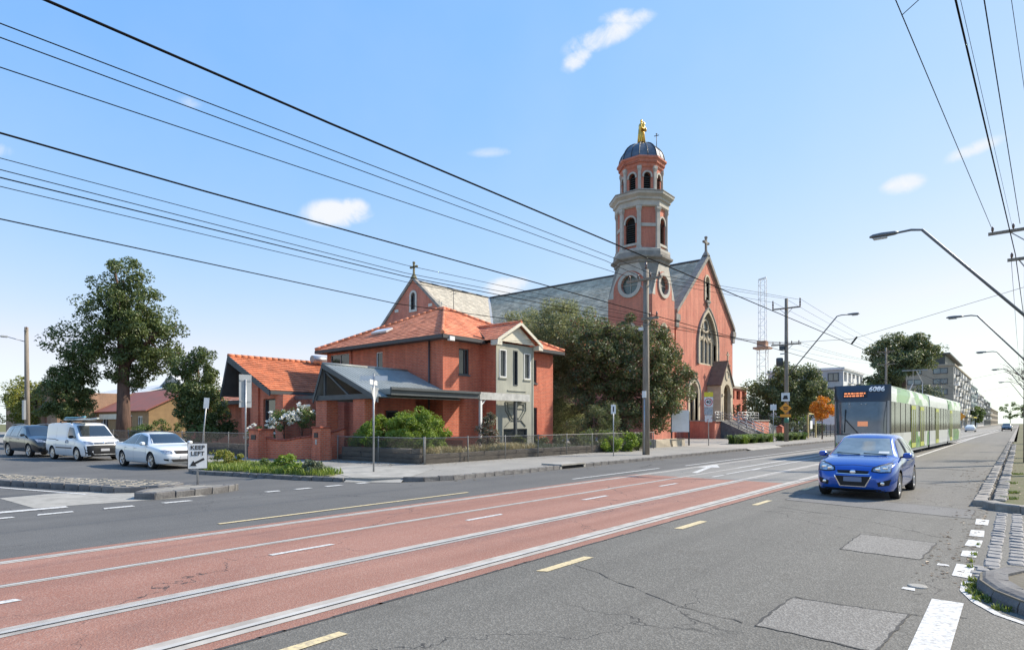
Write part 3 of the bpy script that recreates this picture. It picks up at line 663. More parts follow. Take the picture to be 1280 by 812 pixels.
def window(parent, fr, u0, u1, z0, z1, m_frame, depth=.12, fw=.06, mull=(), trans=(), sill=None, glass=None, name='window', proud=.0):
    mb = MB(); d = -depth
    fbox(mb, fr, u0, u0 + fw, z0, z1, d, d + .07 + proud); fbox(mb, fr, u1 - fw, u1, z0, z1, d, d + .07 + proud)
    fbox(mb, fr, u0 + fw, u1 - fw, z0, z0 + fw, d, d + .07 + proud); fbox(mb, fr, u0 + fw, u1 - fw, z1 - fw, z1, d, d + .07 + proud)
    for q in mull: fbox(mb, fr, u0 + (u1 - u0) * q - fw * .4, u0 + (u1 - u0) * q + fw * .4, z0 + fw, z1 - fw, d, d + .06)
    for q in trans: fbox(mb, fr, u0 + fw, u1 - fw, z0 + (z1 - z0) * q - fw * .4, z0 + (z1 - z0) * q + fw * .4, d, d + .055)
    w = mb.build(name, m_frame, parent)
    g = MB(); fbox(g, fr, u0 + fw * .5, u1 - fw * .5, z0 + fw * .5, z1 - fw * .5, d - .02, d + .02); g.build('pane', glass or M_glass, w)
    if sill:
        s = MB(); fbox(s, fr, u0 - .05, u1 + .05, z0 - .09, z0 - .005, -depth, .06); s.build('sill', sill, w)
    return w
def tiles(mb, A, B, C, D, course=.32, tw=.3, lift=.035, seed=0, mi=0):
    """overlapping tiles on the roof plane A-B (eave) up to D-C (top, may be a point); normal = (B-A)x(D-A)"""
    r = random.Random(seed); A, B, C, D = map(Vector, (A, B, C, D))
    e = (B - A).normalized(); n = (B - A).cross(((C + D) / 2) - A).normalized(); s = n.cross(e)
    H = (D - A).dot(s); H = max(H, (C - A).dot(s)); k = max(1, round(H / course)); h = H / k
    uD, uC, uB = (D - A).dot(e), (C - A).dot(e), (B - A).dot(e)
    for i in range(k):
        t0, t1 = i / k, (i + 1) / k
        l0, r0, l1, r1 = lerp(0, uD, t0), lerp(uB, uC, t0), lerp(0, uD, t1), lerp(uB, uC, t1)
        lo, hi = min(l0, l1), max(r0, r1); u = math.floor(lo / tw) * tw + (i % 2) * tw * .5 - tw
        while u < hi:
            a0, b0, a1, b1 = max(u, l0), min(u + tw - .006, r0), max(u, l1), min(u + tw - .006, r1); u += tw
            if b0 - a0 < .01 and b1 - a1 < .01: continue
            a0 = min(a0, r0); b0 = max(b0, a0); a1 = min(a1, r1); b1 = max(b1, a1); lf = lift + r.uniform(-.006, .006); tl = r.uniform(-.005, .005)
            P = lambda q, z, w: A + e * q + s * z + n * w
            p = [P(a0, i * h - .02, lf + tl), P(b0, i * h - .02, lf - tl), P(b1, (i + 1) * h, .006), P(a1, (i + 1) * h, .006)]
            k0 = len(mb.v); mb.v += [tuple(x) for x in p + [P(b0, i * h - .02, .0), P(a0, i * h - .02, .0)]]
            mb.f += [(k0, k0 + 1, k0 + 2, k0 + 3), (k0 + 5, k0 + 4, k0 + 1, k0)]; mb.m += [mi, mi]; mb.sm += [False, False]
    return mb
def ridge(name, pts, r, m, parent, seg=.4):
    mb = MB(); pts = [Vector(p) for p in pts]
    for a, b in zip(pts, pts[1:]):
        n = max(1, round((b - a).length / seg))
        for i in range(n):
            p, q = a.lerp(b, i / n), a.lerp(b, (i + 1) / n); mb.tube([p, q + (q - p) * .06], [r * 1.06, r * .96], 8)
    return mb.build(name, m, parent)
def corrugated(name, A, B, C, D, m, parent, pitch=.2, amp=.02):
    """sheet roof with standing ribs running up the slope; A-B eave, D-C ridge"""
    A, B, C, D = map(Vector, (A, B, C, D)); n = (B - A).cross(D - A).normalized(); k = max(4, round((B - A).length / pitch)); mb = MB()
    for i in range(k):
        for (f0, f1, h0, h1) in ((0, .72, 0, 0), (.72, .8, 0, amp), (.8, .92, amp, amp), (.92, 1, amp, 0)):
            a, b = (i + f0) / k, (i + f1) / k
            mb.face([A.lerp(B, a) + n * h0, A.lerp(B, b) + n * h1, D.lerp(C, b) + n * h1, D.lerp(C, a) + n * h0])
    mb.slab([A - n * .004, B - n * .004, C - n * .004, D - n * .004], .03)
    return mb.build(name, m, parent)
# ================================================================ the corner house
house = empty('brick_house', (-28.9, 27.2, 0), 0, 'two storey red brick corner house with terracotta hipped roof and grey rendered bay', 'house')
HP = Matrix.Translation((28.9, -27.2, 0))
def hb(mb, name, m, parent=None, **k):              # build in world coordinates, parent to the house
    o = mb.build(name, m, parent or house, **k)
    if parent is None or parent is house: o.location = (28.9, -27.2, 0)
    return o
class _H: pass
def hwin(fr, *a, **k):
    w = window(None, fr, *a, **k); w.parent = house; w.location = (28.9, -27.2, 0); return w
FY = frame_of('y', 22.3, -1); FX = frame_of('x', -23.5, 1); FBX = frame_of('x', -22.4, 1); FBY = frame_of('y', 25.3, -1)
wl = [(-33.9, -31.9, 5.35, 6.12), (-29.2, -28.6, 4.95, 5.95)]
mb = plate(MB(), FY, rect2(-34.3, -23.5, .2, 6.35), [rect2(a, b, c, d) for a, b, c, d in wl] + [rect2(-33.3, -32.3, .55, 2.75), rect2(-27.6, -25.6, 1.2, 2.6)], .14)
hb(mb, 'wall', M_brick)
for a, b, c, d in wl: hwin(FY, a, b, c, d, M_steel if a < -31 else M_white, .11, .05, mull=(.5,) if a < -31 else (), sill=M_brick)
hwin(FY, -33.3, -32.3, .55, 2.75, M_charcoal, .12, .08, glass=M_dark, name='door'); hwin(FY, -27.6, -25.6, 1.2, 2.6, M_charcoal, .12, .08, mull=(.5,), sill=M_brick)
mb = plate(MB(), FX, rect2(22.3, 25.3, .2, 6.35), [rect2(23.5, 24.3, 4.45, 5.87)], .16); hb(mb, 'wall', M_brick)
hwin(FX, 23.5, 24.3, 4.45, 5.87, M_charcoal, .13, .06, mull=(.62,), sill=M_charcoal)
mb = plate(MB(), FX, rect2(28.7, 32.2, .2, 6.35), [rect2(29.75, 30.45, 4.3, 5.75), rect2(29.6, 30.5, .45, 2.75)], .16); hb(mb, 'wall', M_brick)
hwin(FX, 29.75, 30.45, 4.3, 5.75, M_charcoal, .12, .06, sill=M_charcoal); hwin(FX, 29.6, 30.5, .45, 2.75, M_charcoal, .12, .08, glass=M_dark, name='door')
mb = plate(MB(), FBY, rect2(-23.5, -22.4, .2, 6.3)); hb(mb, 'wall', M_brick)
mb = plate(MB(), frame_of('y', 28.7, 1), rect2(-23.5, -22.4, .2, 6.3)); hb(mb, 'wall', M_brick)
mb = plate(MB(), frame_of('y', 32.2, 1), rect2(-34.3, -23.5, .2, 6.35)); plate(mb, frame_of('x', -34.3, -1), rect2(22.3, 32.2, .2, 6.35)); hb(mb, 'wall', M_brick)
# rendered bay face with three slot windows, emblem and ledge
bw = [(25.6, 26.2, 4.37, 5.93), (26.83, 27.2, 3.95, 5.97), (27.8, 28.4, 4.37, 5.89)]
mb = plate(MB(), FBX, rect2(25.3, 28.7, .2, 6.3), [rect2(a, b, c, d) for a, b, c, d in bw] + [rect2(25.95, 28.1, .5, 1.45)], .14)
fbox(mb, FBX, 25.302, 25.42, .2, 6.3, .002, .03); fbox(mb, FBX, 28.58, 28.698, .2, 6.3, .002, .03)
bay = hb(mb, 'bay_wall', M_bay)
for i, (a, b, c, d) in enumerate(bw): hwin(FBX, a, b, c, d, M_white if i != 1 else M_charcoal, .10, .05, sill=M_bay if i != 1 else None, proud=.06)
hwin(FBX, 25.95, 28.1, .5, 1.45, M_charcoal, .12, .07, mull=(.5,))
mb = MB(); fbox(mb, FBX, 26.3, 28.0, 3.62, 3.68, .0, .05); hb(mb, 'string_course', M_bay)
em = MB(); Pf = lambda u, z, d=.03: Vector((-22.4 + d, u, z))
shield = [(26.1, 3.0), (27.95, 3.0), (27.95, 2.5), (27.45, 1.95), (26.6, 1.95), (26.1, 2.5)]
for k, sc in enumerate((1, .78)):
    c = (27.02, 2.55); q = [(c[0] + (u - c[0]) * sc, c[1] + (z - c[1]) * sc) for u, z in shield]
    for i in range(6): em.bar(Pf(*q[i]), Pf(*q[(i + 1) % 6]), .05, .05)
em.bar(Pf(26.35, 2.62), Pf(27.7, 2.62), .04); em.bar(Pf(26.6, 1.98), Pf(26.1, 1.6), .04); em.bar(Pf(27.45, 1.98), Pf(27.95, 1.6), .04)
hb(em, 'relief_emblem', mat('dark moulded render', (.24, .25, .21), (.18, .185, .16), 2, .9))
# roof
E0, E1, F0, F1, EZ = -34.85, -22.98, 21.78, 32.75, 6.42
ap0, ap1 = (-29.2, 27.25, 9.2), (-28.6, 27.25, 9.2)
mb = MB()
tiles(mb, (E0, F0, EZ), (E1, F0, EZ), ap1, ap0, seed=1); tiles(mb, (E1, F0, EZ), (E1, F1, EZ), ap1, ap1, seed=2)
tiles(mb, (E1, F1, EZ), (E0, F1, EZ), ap0, ap1, seed=3); tiles(mb, (E0, F1, EZ), (E0, F0, EZ), ap0, ap0, seed=4)
roof = hb(mb, 'roof_tiles', M_tile); roof['kind'] = 'stuff'
mb = MB()
for q in ([(E0, F0, EZ), (E1, F0, EZ), ap1, ap0], [(E1, F1, EZ), (E0, F1, EZ), ap0, ap1]): mb.face([Vector(p) - Vector((0, 0, .03)) for p in q])
for q in ([(E1, F0, EZ), (E1, F1, EZ), ap1], [(E0, F1, EZ), (E0, F0, EZ), ap0]): mb.face([Vector(p) - Vector((0, 0, .03)) for p in q])
mb.box((E0 + .03, F0 + .03, EZ - .2), (E1 - .03, F1 - .03, EZ - .16)); hb(mb, 'soffit', M_charcoal)
hip = [ridge('ridge_cap', p, .11, M_tile, None) for p in ([(E0, F0, EZ + .05), ap0], [(E1, F0, EZ + .05), ap1], [ap0, ap1], [(E1, F1, EZ + .05), ap1])]
for o in hip: o.parent = house; o.location = (28.9, -27.2, .03)
mb = MB()
for a, b in (((E0, F0), (E1, F0)), ((E1, F0), (E1, 25.0)), ((E1, 29.2), (E1, F1)), ((E0, F0), (E0, F1))):
    hb(one('bar', (*a, EZ - .1), (*b, EZ - .1), .1, .19), 'fascia_gutter', M_gutter)
mb = MB(); mb.tube([(-24.5, 22.22, EZ - .15), (-24.5, 22.22, .3)], .045, 8); hb(mb, 'downpipe', M_gutter)
mb = MB(); mb.tube([(-31.6, 22.22, EZ - .15), (-31.6, 22.22, 3.2)], .045, 8); hb(mb, 'downpipe', M_brick_o)
# skylight, flue, floodlight, vent strip
sk = MB(); M = Matrix.Translation((-30.3, 23.6, 7.42)) @ Matrix.Rotation(math.atan2(2.78, 5.47), 4, 'X'); sk.box((-.75, -.28, 0), (.75, .28, .12), 0, M)
hb(sk, 'skylight', mat('skylight dome', (.62, .63, .62), rough=.2))
mb = MB(); mb.box((-23.05, 22.2, EZ - .3), (-22.85, 22.55, EZ - .08)); hb(mb, 'floodlight', M_white)
# bay gable
g0, g1, gy0, gy1, gz, gp = -26.2, -21.95, 24.95, 29.05, 6.4, 7.55
gm = (gy0 + gy1) / 2
mb = MB(); tiles(mb, (g0, gy0, gz), (g1, gy0, gz), (g1, gm, gp), (g0 - 1.0, gm, gp), seed=6); tiles(mb, (g1, gy1, gz), (g0, gy1, gz), (g0 - 1.0, gm, gp), (g1, gm, gp), seed=7)
o = hb(mb, 'gable_tiles', M_tile); o['kind'] = 'stuff'
o = ridge('ridge_cap', [(g0 - .6, gm, gp + .04), (g1, gm, gp + .04)], .1, M_tile, None); o.parent = house; o.location = (28.9, -27.2, 0)
mb = MB(); mb.slab([(g1 - .28, gy0 + .35, gz - .02), (g1 - .28, gy1 - .35, gz - .02), (g1 - .28, gm, gp - .12)], .06)
hb(mb, 'gable_panel', M_cream)
mb = MB()
for s, y in ((1, gy0), (-1, gy1)):
    mb.slab([(g1 + .02, y, gz - .16), (g1 + .02, y, gz + .03), (g1 + .02, gm, gp + .03), (g1 + .02, gm, gp - .16)][:: -s], .05)
    mb.box((g1 - .5, y - (.02 if s > 0 else .38), gz - .3), (g1 + .0, y + (.38 if s > 0 else .02), gz - .03))
hb(mb, 'bargeboard', M_cream)
mb = MB(); mb.slab([(-23.3, 24.9, 6.95), (-23.3, 25.25, 6.45), (-22.95, 25.0, 6.5), (-23.05, 24.6, 6.9)], .03); hb(mb, 'valley_flashing', M_steel)

# ---- porch with grey sheet roof, verandah and pergola beam
px, pz, lx, lz = -26.4, 4.7, -22.15, 2.98
mb_o = corrugated('porch_roof', (lx, 16.9, lz), (lx, 22.25, lz), (px, 22.25, pz), (px, 16.9, pz), M_iron, None, .22, .02); mb_o.parent = house; mb_o.location = (28.9, -27.2, 0)
mb_o = corrugated('porch_roof', (-27.15, 22.25, 2.9), (-27.15, 16.9, 2.9), (px, 16.9, pz), (px, 22.25, pz), M_iron, None, .22, .02); mb_o.parent = house; mb_o.location = (28.9, -27.2, 0)
o = ridge('ridge_cap', [(px, 16.9, pz + .02), (px, 22.25, pz + .02)], .07, M_iron, None, 2.4); o.parent = house; o.location = (28.9, -27.2, 0)
mb = MB()
mb.slab([(px, 16.86, pz - .22), (lx + .15, 16.86, lz - .27), (lx + .15, 16.86, lz - .03), (px, 16.86, pz + .04)], .06)
mb.slab([(-27.2, 16.86, 2.75), (px, 16.86, pz - .3), (px, 16.86, pz + .04), (-27.25, 16.86, 2.95)], .06)
hb(mb, 'bargeboard', M_charcoal)
mb = MB()
mb.bar((-27.1, 17.05, 3.02), (-22.7, 17.05, 3.02), .12, .24); mb.bar((px, 17.05, 3.1), (px, 17.05, 4.5), .1); mb.bar((-24.4, 17.05, 3.1), (-26.3, 17.05, 4.3), .08)
hb(mb, 'truss', M_charcoal)
for x0, x1 in ((-27.3, -26.35), (-24.15, -23.25)):
    mb = MB(); mb.box((x0, 17.1, .13), (x1, 17.75, 2.9)); mb.box((x0 - .05, 17.05, .13), (x1 + .05, 17.8, .95)); hb(mb, 'brick_pier', M_brick_o)
mb = plate(MB(), frame_of('y', 20.4, -1), rect2(-28.4, -23.5, .13, 3.1), [rect2(-26.0, -24.9, .2, 2.45)], .2); hb(mb, 'porch_wall', M_brick)
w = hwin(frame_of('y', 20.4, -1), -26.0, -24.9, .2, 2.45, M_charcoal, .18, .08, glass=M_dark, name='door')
mb = MB(); mb.box((-23.6, 17.6, 3.1), (-21.9, 23.4, 3.36)); mb.box((-23.5, 23.4, 3.1), (-22.05, 23.9, 3.34)); hb(mb, 'verandah_roof', M_iron)
mb = MB(); mb.box((-21.9, 17.5, 3.06), (-21.82, 23.35, 3.42)); mb.box((-21.82, 17.45, 3.3), (-21.72, 23.35, 3.42)); hb(mb, 'fascia_gutter', M_charcoal)
mb = MB(); mb.box((-22.0, 23.36, 3.02), (-21.8, 27.6, 3.42)); mb.box((-22.398, 27.4, 3.06), (-22.0, 27.6, 3.38)); mb.box((-23.498, 23.37, 3.1), (-22.0, 23.5, 3.36)); hb(mb, 'pergola_beam', mat('peeling white beam', (.52, .52, .49), (.36, .36, .34), 3, .7))
mb = MB(); mb.box((-21.97, 23.45, .3), (-21.84, 23.58, 3.02)); mb.bar((-21.905, 23.58, 2.75), (-21.905, 23.9, 3.03), .06); hb(mb, 'post', M_white)
mb = MB(); mb.box((-22.0, 26.35, .3), (-21.84, 26.5, 3.02)); hb(mb, 'post', M_charcoal)
mb = plate(MB(), frame_of('y', 22.28, -1), rect2(-23.499, -22.0, .2, .9)); hb(mb, 'low_wall', M_brick)

# ---- single storey wing with steep orange tiled roof
wing = empty('brick_wing', (-35, 20, 0), 0, 'low orange brick wing with bright orange tiled roof left of the porch', 'house')
def wb(mb, name, m, **k): o = mb.build(name, m, wing, **k); o.location = (35, -20, 0); return o
ax_, az_, bx_, bz_, y0_, y1_ = -37.75, 5.92, -32.6, 3.62, 17.5, 26.5
mb = tiles(MB(), (bx_, y0_, bz_), (bx_, y1_, bz_), (ax_, y1_, az_), (ax_, y0_, az_), course=.36, tw=.32, lift=.06, seed=11); tiles(mb, (-38.7, y1_, 3.5), (-38.7, y0_, 3.5), (ax_, y0_, az_), (ax_, y1_, az_), seed=12)
o = wb(mb, 'roof_tiles', M_tile_o); o['kind'] = 'stuff'
mb = MB(); mb.slab([(bx_, y0_ + .02, bz_ - .02), (bx_, y1_, bz_ - .02), (ax_, y1_, az_ - .02), (ax_, y0_ + .02, az_ - .02)], .1); mb.slab([(-38.7, y1_, 3.48), (-38.7, y0_ + .02, 3.48), (ax_, y0_ + .02, az_ - .02), (ax_, y1_, az_ - .02)], .1); wb(mb, 'soffit', M_charcoal)
o = ridge('ridge_cap', [(ax_, y0_, az_ + .05), (ax_, y1_, az_ + .05)], .12, M_tile_o, None); o.parent = wing; o.location = (35, -20, 0)
mb = MB(); mb.slab([(ax_, y0_ - .03, az_ - .36), (bx_ - .02, y0_ - .03, bz_ - .3), (bx_ - .02, y0_ - .03, bz_ + .0), (ax_, y0_ - .03, az_ + .06)], .06)
mb.slab([(-38.75, y0_ - .03, 3.2), (ax_, y0_ - .03, az_ - .36), (ax_, y0_ - .03, az_ + .06), (-38.75, y0_ - .03, 3.6)], .06); wb(mb, 'bargeboard', M_charcoal)
mb = MB(); mb.box((bx_ - .02, y0_ + .0, bz_ - .2), (bx_ + .1, y1_, bz_ - .01)); wb(mb, 'gutter', M_charcoal)
fw = frame_of('y', 18.1, -1)
mb = plate(MB(), fw, [(-37.2, .2), (-32.0, .2), (-32.0, 3.3), (-32.7, 3.45), (-37.2, 5.4)], [rect2(-36.4, -35.9, 1.3, 4.3), rect2(-34.5, -32.9, .5, 3.2)], .25, back=False)
plate(mb, frame_of('x', -32.0, 1), rect2(18.1, 26, .2, 3.4)); plate(mb, frame_of('x', -37.2, -1), rect2(18.1, 26, .2, 5.3)); wb(mb, 'wall', M_brick_o)
for a in ((-36.4, -35.9, 1.3, 4.3, .55), (-34.5, -32.9, .5, 3.2, .72)):
    w = window(None, fw, a[0], a[1], a[2], a[3], M_charcoal, .2, .07, trans=(a[4],)); w.parent = wing; w.location = (35, -20, 0)
for q in (((-36.9, 18.0, .2), (-36.42, 18.098, 5.2)), ((-35.85, 17.98, .2), (-34.9, 18.098, 3.9)), ((-32.75, 17.9, .2), (-31.9, 18.098, 3.4))): wb(one('box', *q), 'pilaster', M_brick_o)
mb = MB(); mb.box((-31.9, 18.6, 3.12), (-28.45, 18.75, 3.32)); mb.box((-31.9, 20.2, 3.12), (-28.45, 20.35, 3.3)); mb.box((-28.62, 18.75, 3.12), (-28.45, 20.2, 3.28)); wb(mb, 'pergola', M_charcoal)
mb = plate(MB(), frame_of('y', 21.2, -1), rect2(-32.0, -28.4, .2, 3.1), [rect2(-29.9, -29.0, .4, 2.4)], .2); mb.box((-31.0, 20.9, .2), (-30.4, 21.198, 3.1)); wb(mb, 'wall', M_brick)
w = window(None, frame_of('y', 21.2, -1), -29.9, -29.0, .4, 2.4, M_charcoal, .15, .06); w.parent = wing; w.location = (35, -20, 0)
# hot water tank and pipework on the ridge behind
mb = MB(); mb.tube([(-37.2, 23.0, 6.15), (-37.2, 24.3, 6.15)], .26, 14); wb(mb, 'solar_tank', M_steel)
mb = MB(); mb.lathe([(.2, 5.7), (.2, 6.1), (.28, 6.15), (.28, 6.5), (.1, 6.55)], 12, (-37.6, 24.9, 0)); wb(mb, 'flue_cowl', M_gutter)
# rear hipped wing left of the tree
rear = empty('brick_cottage', (-43, 24, 0), 0, 'low cottage with terracotta hip roof half hidden behind the round dark tree', 'house')
def rb_(mb, name, m): o = mb.build(name, m, rear); o.location = (43, -24, 0); return o
c0, c1, d0, d1, ez = -52, -38.9, 20, 29, 3.35
mb = tiles(MB(), (c0, d0, ez), (c1, d0, ez), (c1 - 4, 24.5, 5.4), (c0 + 4, 24.5, 5.4), seed=15); tiles(mb, (c1, d0, ez), (c1, d1, ez), (c1 - 4, 24.5, 5.4), (c1 - 4, 24.5, 5.4), seed=16)
o = rb_(mb, 'roof_tiles', M_tile); o['kind'] = 'stuff'
mb = plate(MB(), frame_of('y', 20.6, -1), rect2(c0 + .5, c1 - .5, .2, 3.3), [rect2(-42.2, -40.9, .9, 2.9), rect2(-47.5, -46, .9, 2.6)], .2); plate(mb, frame_of('x', c1 - .5, 1), rect2(20.6, 28.5, .2, 3.3)); rb_(mb, 'wall', M_brick)
for a, b, c, d in ((-42.2, -40.9, .9, 2.9), (-47.5, -46, .9, 2.6)):
    w = window(None, frame_of('y', 20.6, -1), a, b, c, d, M_charcoal, .15, .07, mull=(.5,)); w.parent = rear; w.location = (43, -24, 0)
mb = MB(); mb.box((c0, d0 - .05, ez - .25), (c1, d0 + .05, ez)); mb.box((c1 - .05, d0 + .06, ez - .25), (c1 + .05, d1, ez)); rb_(mb, 'gutter', M_charcoal)
for x in (-40.2, -39.1): mb = MB(); mb.box((x, 20.0, .13), (x + .2, 20.2, 3.1)); rb_(mb, 'verandah_post', mat('grey post', (.13, .145, .15), rough=.6))

# ---- front garden: raised bed, sleeper wall, chain wire fence, brick piers and wing wall
gm_ = MB(); gm_.prism([(-18.55, 17.0), (-18.55, 36), (-23.4, 36), (-23.4, 22.2), (-22.6, 17.0)], 'z', .1, .42); gm_.prism([(-22.6, 16.4), (-22.6, 22), (-24.0, 22), (-24.0, 16.2)], 'z', .1, .36)
gm_.prism([(-28.2, 15.2), (-28.2, 18), (-60, 18), (-60, 14.6)], 'z', .1, .4)
tag(gm_.build('garden_bed', M_soil), kind='structure')
tag(one('face', [(-24.0, 15.0, .131), (-23.9, 20.3, .134), (-28.2, 20.3, .134), (-27.2, 14.4, .131)]).build('front_path', mat('dark front path', (.14, .135, .125), (.1, .095, .09), 2, .9)), kind='structure')
sl_me = [stone_mesh('sleeper', 2.2, .14, .21, M_wood, 200 + i, .02) for i in range(4)]
def sleeper_wall(label, a, b, rows, z0=.12, name='retaining_wall'):
    root = empty(name, (*a, z0), math.atan2(b[1] - a[1], b[0] - a[0]), label, 'retaining wall'); T = math.hypot(b[0] - a[0], b[1] - a[1])
    for r_ in range(rows):
        x = -(.9 if r_ % 2 else 0)
        while x < T:
            x0, x1 = max(x, 0), min(x + 2.2, T)
            if x1 - x0 > .25: place('sleeper', sl_me[rnd.randrange(4)], root, ((x0 + x1) / 2, rnd.uniform(-.02, .02), r_ * .205), (rnd.uniform(-.05, .05), 0, rnd.uniform(-.01, .01)), ((x1 - x0 - .02) / 2.2, 1, .94))
            x += 2.2
    return root
sleeper_wall('grey timber sleeper retaining wall along the main road footpath', (-18.45, 16.5), (-18.45, 35.5), 2)
sleeper_wall('grey timber sleeper retaining wall right of the brick gate pier', (-23.5, 16.1), (-18.6, 16.45), 3)
sleeper_wall('grey timber sleeper retaining wall behind the parked white cars', (-50, 14.35), (-28.2, 14.65), 3)
M_mesh = mat('rusty chain wire', (.10, .095, .09), rough=.6, metal=.5)
M_oldsteel = mat('dull old galvanised pipe', (.24, .235, .22), (.16, .155, .145), 6, .7)
def chain_fence(label, a, b, h=1.05, z0=.13, step=2.6, wire=.0042):
    root = empty('chain_wire_fence', (*a, z0), math.atan2(b[1] - a[1], b[0] - a[0]), label, 'fence'); T = math.hypot(b[0] - a[0], b[1] - a[1])
    n = max(1, round(T / step)); post = one('tube', [(0, 0, 0), (0, 0, h + .06)], .024, 8).mesh('fence_post', M_oldsteel)
    for i in range(n + 1): place('fence_post', post, root, (T * i / n, 0, 0), (rnd.uniform(-.015, .015), rnd.uniform(-.02, .02), 0))
    one('tube', [(0, 0, h), (T, 0, h)], .018, 8).build('top_rail', M_oldsteel, root)
    mb = MB(); g = .065; k = int(T / g)
    for i in range(-int(h / g), k):
        for s in (1, -1):
            p0 = Vector((i * g, .002 * s, .03)) if s > 0 else Vector((i * g + h, .002 * s, .03))
            p1 = Vector((i * g + h - .03, .002 * s, h)) if s > 0 else Vector((i * g + .03, .002 * s, h))
            def clip(p, q):
                d = q - p; t0, t1 = 0, 1
                if abs(d.x) > 1e-6:
                    ta, tb = sorted(((0 - p.x) / d.x, (T - p.x) / d.x)); t0, t1 = max(t0, ta), min(t1, tb)
                return (p + d * t0, p + d * t1) if t1 > t0 else None
            c = clip(p0, p1)
            if c: mb.bar(c[0], c[1], wire, wire)
    o = mb.build('wire_mesh', M_mesh, root); o['kind'] = 'stuff'
    return root
chain_fence('low chain wire fence along the main road footpath in front of the garden', (-18.2, 16.3), (-18.2, 36))
chain_fence('low chain wire fence between the brick gate pier and the street corner', (-23.55, 15.85), (-18.2, 16.25))
chain_fence('chain wire fence behind the parked white cars', (-50, 14.1), (-28.1, 14.35), 1.15)
M_brickcap = mat('red brick capping', (.36, .10, .06), (.26, .065, .04), 5, .85, bump=.2)
def pier(label, x, y, w, h, slot):
    root = empty('gate_pier', (x, y, .13), R(4), label, 'gate pier')
    one('box', (-w / 2, -w / 2, 0), (w / 2, w / 2, h)).build('shaft', M_brick_o, root); one('box', (-w / 2 - .03, -w / 2 - .03, 0), (w / 2 + .03, w / 2 + .03, .55)).build('plinth', M_brick_o, root)
    one('box', (-w / 2 - .05, -w / 2 - .05, h), (w / 2 + .05, w / 2 + .05, h + .09)).build('cap', M_brickcap, root, bevel=.02)
    one('box', (-.14 * slot, -w / 2 - .03, h - .42), (.14 * slot, -w / 2 + .02, h - .2)).build('letterbox', M_blackmetal, root)
    if slot > 1: return root
    one('box', (-.06, -w / 2 - .02, h - .72), (.06, -w / 2 + .02, h - .5)).build('house_number_plate', M_steel, root); return root
pier('brick gate pier with black letterbox at the left end of the curved wall', -27.45, 14.3, .78, 1.3, 1.3)
pier('tall brick gate pier with letter slot right of the curved wall', -24.05, 15.35, .56, 1.42, .9)
wwl = empty('curved_brick_wall', (-27.1, 14.45, .13), 0, 'low red brick entrance wall with top curving up to the right', 'wall')
N_ = 16; a, b = Vector((0, 0)), Vector((3.1, 2.1)); t = (b - a).normalized(); nn = Vector((-t.y, t.x)) * .12
mb = MB(); cp_ = MB(); pv = None
for i in range(N_ + 1):
    f = i / N_; p = a.lerp(b, f) - nn * 3 * math.sin(f * math.pi); h = .92 - .1 * math.sin(min(1, f * 2.2) * math.pi) + 1.0 * max(0, f - .35) ** 1.9
    q = [(p.x + nn.x, p.y + nn.y, 0), (p.x - nn.x, p.y - nn.y, 0), (p.x - nn.x, p.y - nn.y, h), (p.x + nn.x, p.y + nn.y, h)]
    k_ = [(p.x + nn.x * 1.35, p.y + nn.y * 1.35, h + .001), (p.x - nn.x * 1.35, p.y - nn.y * 1.35, h + .001), (p.x - nn.x * 1.3, p.y - nn.y * 1.3, h + .09), (p.x + nn.x * 1.3, p.y + nn.y * 1.3, h + .09)]
    if pv:
        mb.rings([pv[0], q], 0, False); cp_.rings([pv[1], k_], 0, True)
    pv = (q, k_)
mb.build('wall_body', M_brick_o, wwl); cp_.build('capping', M_brickcap, wwl)
# ================================================================ the church
church = empty('church', (-40, 66, 0), 0, 'red brick church with steep slate roof and domed bell tower behind the trees', 'church')
def cb_(mb, name, m, parent=None, **k):
    o = mb.build(name, m, parent or church, **k)
    if parent is None: o.location = (40, -66, 0)
    return o
XF, Y0, Y1, YM, EZc, RZ = -28.0, 60.5, 77.0, 68.75, 13.5, 20.7
F = frame_of('x', XF, 1)
gable = [(Y0, 0), (Y1, 0), (Y1, EZc + .2), (YM, RZ + .1), (Y0, EZc + .2)]
rose = arch_poly(69.0, 2.45, 8.5, 14.7, 14, pointed=True)
niche = arch_poly(68.75, .55, 16.0, 18.8, 8)
doors = [arch_poly(c, w, 2.0, zt, 10) for c, w, zt in ((64.95, 1.15, 6.3), (70.85, 1.15, 6.5), (73.95, 1.05, 6.1))]
mb = plate(MB(), F, gable, [rose, niche] + doors, .5, 0, 1)
facade = cb_(mb, 'front_wall', [M_chbrick, M_stone])
# side and rear walls
mb = plate(MB(), frame_of('y', Y0, -1), rect2(-85, XF, 0, EZc)); plate(mb, frame_of('y', Y1, 1), rect2(-85, XF, 0, EZc)); plate(mb, frame_of('x', -85, -1), [(Y0, 0), (Y1, 0), (Y1, EZc), (YM, RZ), (Y0, EZc)]); cb_(mb, 'nave_wall', M_chbrick)
